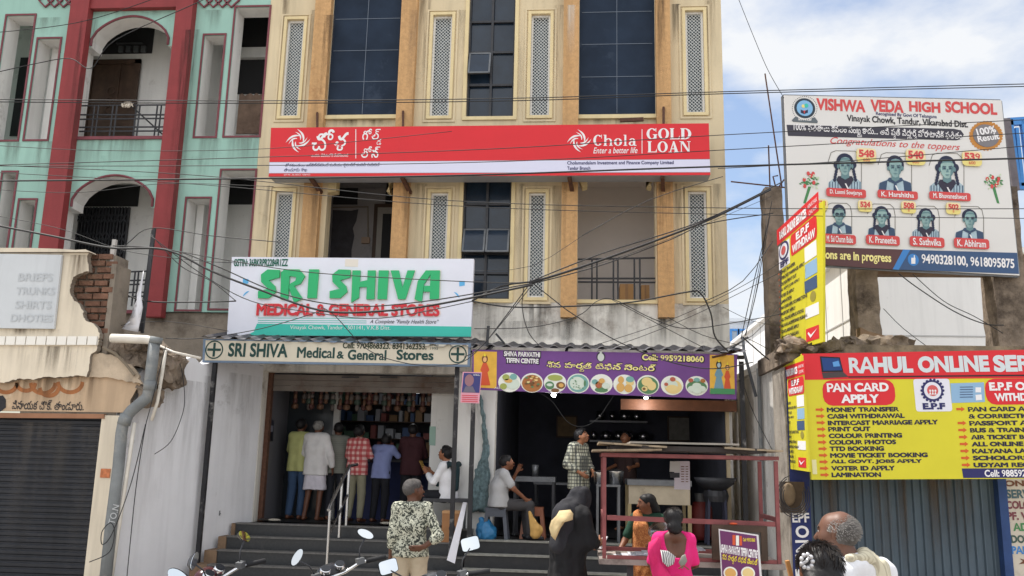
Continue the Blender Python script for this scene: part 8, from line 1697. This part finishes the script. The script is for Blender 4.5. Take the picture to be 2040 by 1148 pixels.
cable('thick black cable along the bottom edge of the red loan sign, crossing the billboard', [(-40, 361), (400, 357), (900, 350), (1430, 332), (2100, 314)], 9.5, .0105)
cable('thin cable sloping over the red band of the loan sign to the billboard', [(-40, 330), (500, 314), (1000, 296), (1440, 269), (2100, 236)], 9.8, .005); cable('thin cable crossing the white band of the loan sign', [(-40, 331), (500, 330), (1000, 322), (1440, 299), (2100, 262)], 9.9, .005); cable('thin cable crossing the toppers heading of the billboard', [(1430, 336), (1700, 320), (2100, 286)], 9.9, .005)
cable('thin cable over the lower tall windows from the mint house to the billboard portraits', [(-40, 328), (400, 350), (900, 400), (1480, 415), (2100, 416)], 10.2, .005); cable('second thin cable over the lower tall windows, just under the first', [(-40, 342), (400, 368), (900, 410), (1480, 428), (2100, 436)], 10.2, .0045)
cable('cable from the top left corner over the mint arch', [(-40, 68), (150, 46), (300, 0), (400, -40)], 11, .006); cable('loose cable drooping across the upper arched balcony', [(-40, 152), (80, 125), (140, 117), (182, 136), (230, 80), (400, 2), (500, -50)], 11.5, .007)
cable('heavy cable bundle from the left street edge to the white shop sign', [(-40, 443), (100, 470), (220, 494), (330, 498), (420, 540), (510, 575), (640, 619), (760, 620), (880, 605), (1060, 568)], 10.4, .014); cable('second cable hanging with the heavy bundle over the SRI SHIVA letters', [(225, 490), (340, 498), (430, 530), (560, 585), (700, 610), (850, 600), (1060, 565)], 10.5, .008)
cable('cable over the green letters of the white shop sign', [(330, 496), (460, 520), (640, 545), (944, 562), (1055, 563)], 10.6, .006); cable('low cable looping across the red MEDICAL letters', [(300, 470), (400, 545), (500, 600), (620, 622), (760, 634), (944, 600)], 10.6, .006)
cable('cable falling across the lower cream sign from the red letters', [(640, 612), (668, 630), (730, 695), (800, 722), (880, 728), (945, 705), (1062, 566)], 10.7, .006); cable('cable drooping between the awnings and the tall window', [(940, 600), (1000, 570), (1058, 562)], 10.6, .012)
cable('thick cable bundle rising from the slim window to the roof stub', [(1055, 564), (1150, 535), (1300, 482), (1420, 435), (1535, 378)], [10.6, 10.9, 11.4, 11.8, 12.6], .017); cable('second cable of the rising bundle, slightly above', [(1055, 562), (1200, 505), (1400, 440), (1560, 362)], [10.6, 11, 11.7, 12.6], .009); cable('third cable of the rising bundle, slightly below', [(1055, 567), (1200, 528), (1330, 480), (1410, 446), (1540, 425)], [10.6, 11, 11.5, 11.8, 12.6], .008)
cable('cable falling from the bundle knot to the tiffin awning', [(1058, 562), (1100, 595), (1140, 625), (1230, 680), (1330, 720), (1420, 735), (1500, 722)], 11.2, .007); cable('slack cable over the whitewashed band from the bundle knot', [(1058, 562), (1000, 640), (960, 690), (925, 712)], 11.2, .007)
cable('heavy slack cable across the bottom of the balcony to the awning corner', [(940, 600), (1020, 612), (1150, 610), (1260, 602), (1370, 582), (1396, 585), (1416, 625), (1424, 670), (1450, 700)], 11.4, .011); cable('arched cable humping over the balcony sill', [(945, 655), (1060, 652), (1150, 630), (1190, 600), (1225, 598), (1300, 635), (1370, 655), (1480, 640), (1560, 625)], 11.5, .006)
cable('thin cable sagging from the balcony hump to the mast', [(1220, 598), (1300, 640), (1400, 692)], 11.6, .005); cable('thin cable between the orange pillar and the far mast', [(1190, 700), (1280, 670), (1400, 620), (1560, 540)], 11.8, .0045)
cable('cable bundle running down from the alley mast beside the white wall', [(1480, 672), (1500, 690), (1540, 720), (1570, 705)], 12, .01); cable('cable from the mast up to the roof stub', [(1484, 670), (1505, 590), (1532, 440)], 12.3, .006); cable('thin cable from the mast up beside the roof stub', [(1484, 670), (1512, 560), (1528, 430)], 12.4, .005); cable('thin guy wire from the sky down to the billboard corner', [(1468, -10), (1500, 70), (1530, 140), (1562, 196)], 12, .0045)
cable('loose cable from under the billboard across the white house', [(1790, 545), (1830, 575), (1900, 620), (1960, 645), (2000, 648)], 12.3, .008); cable('lower loose cable from under the billboard to the right stub', [(1818, 546), (1880, 600), (1940, 630), (1998, 664)], 12.3, .006); cable('thin cable crossing the white house wall diagonally', [(1760, 615), (1800, 655), (1860, 700)], 12.3, .005)
cable('black cable hanging down the bluish side wall', [(345, 700), (360, 730), (368, 790), (362, 830), (340, 880), (308, 905)], [11.4] * 6, .005); cable('long cable hanging along the white thin pipe', [(330, 690), (300, 810), (288, 860), (270, 980), (250, 1180)], 10.6, .006); cable('coiled cable tied to the grey drain pipe', [(290, 845), (262, 960), (225, 1060), (204, 1085), (203, 1060), (220, 1042), (228, 1060), (218, 1100), (178, 1120)], 10.55, .006)
cable('wire loop hanging under the tiffin sign', [(1070, 780), (1100, 800), (1130, 840), (1160, 850), (1190, 835), (1215, 800), (1225, 785)], 12.4, .005); cable('cable down the alley wall behind the cart', [(1470, 705), (1480, 760), (1500, 820), (1540, 900)], 12.1, .005)
cable('cable from broken bricks to the iron post over the lower balcony', [(160, 485), (240, 492), (300, 455), (420, 470), (560, 483)], 11.2, .006); cable('cable bundle over the balcony rail by the iron post', [(225, 575), (290, 600), (400, 602), (470, 600)], 11.3, .01)
cable('thin cable from pale strut over mint trims to the shop sign corner', [(300, 466), (360, 530), (420, 560), (470, 600)], 11.2, .006); cable('cable along the cement wall into the cream sign', [(330, 674), (400, 674), (520, 655), (640, 620)], 11.0, .006)

# the loose tangle between the beige house and the ruined roof
rw = random.Random(21)
TG = [('thin line from the bundle knot to the top of the left roof stub', [(1055, 560), (1250, 508), (1536, 392)]), ('thin line sagging from awning corner up to the yellow projecting sign', [(1430, 700), (1500, 668), (1562, 600)]), ('thin line from the slim window sill across the gap to the stub', [(1405, 600), (1480, 560), (1540, 480)]), ('thin line dropping from the stub top to the alley mast', [(1538, 400), (1515, 520), (1486, 668)]), ('second line dropping from the stub, left of the first', [(1534, 430), (1502, 560), (1476, 676)]), ('thin line rising from the tiffin awning over the whitewashed band to the gap', [(1180, 690), (1330, 640), (1470, 575), (1560, 520)]), ('thin line from the mast across to the yellow sign foot', [(1484, 672), (1520, 690), (1556, 712)]), ('thin line crossing the gap low above the far blue block', [(1440, 612), (1500, 640), (1560, 650)]), ('thin line from the orange pillar base to the mast', [(1330, 632), (1400, 668), (1482, 690)]), ('hair thin line over the right balcony up to the loan sign corner', [(1160, 470), (1290, 400), (1440, 352)]), ('hair thin line from the white shop sign to the right balcony', [(945, 540), (1060, 530), (1160, 470)]), ('thin line looping under the bundle knot', [(1045, 568), (1040, 610), (1052, 660), (1075, 690)])]
for i, (l, p) in enumerate(TG): cable(l, p, [11.2 + (12.3 - 11.2) * j / (len(p) - 1) for j in range(len(p))], rw.choice((.0035, .0045, .006)))
for i, (l, p, Y) in enumerate((('thin line over the lower arched balcony to the red pillar', [(-40, 376), (150, 384), (330, 366), (545, 372)], 10.4), ('thin line from the left edge over the broken bricks', [(-40, 424), (120, 456), (250, 500), (400, 520), (470, 524)], 10.6), ('thin line under the upper arched balcony sill', [(-40, 288), (200, 300), (540, 296), (900, 262)], 10.2), ('hair thin line across the cement wall foot of the mint house', [(230, 650), (330, 640), (455, 660)], 11.2))): cable(l, p, Y, .004)
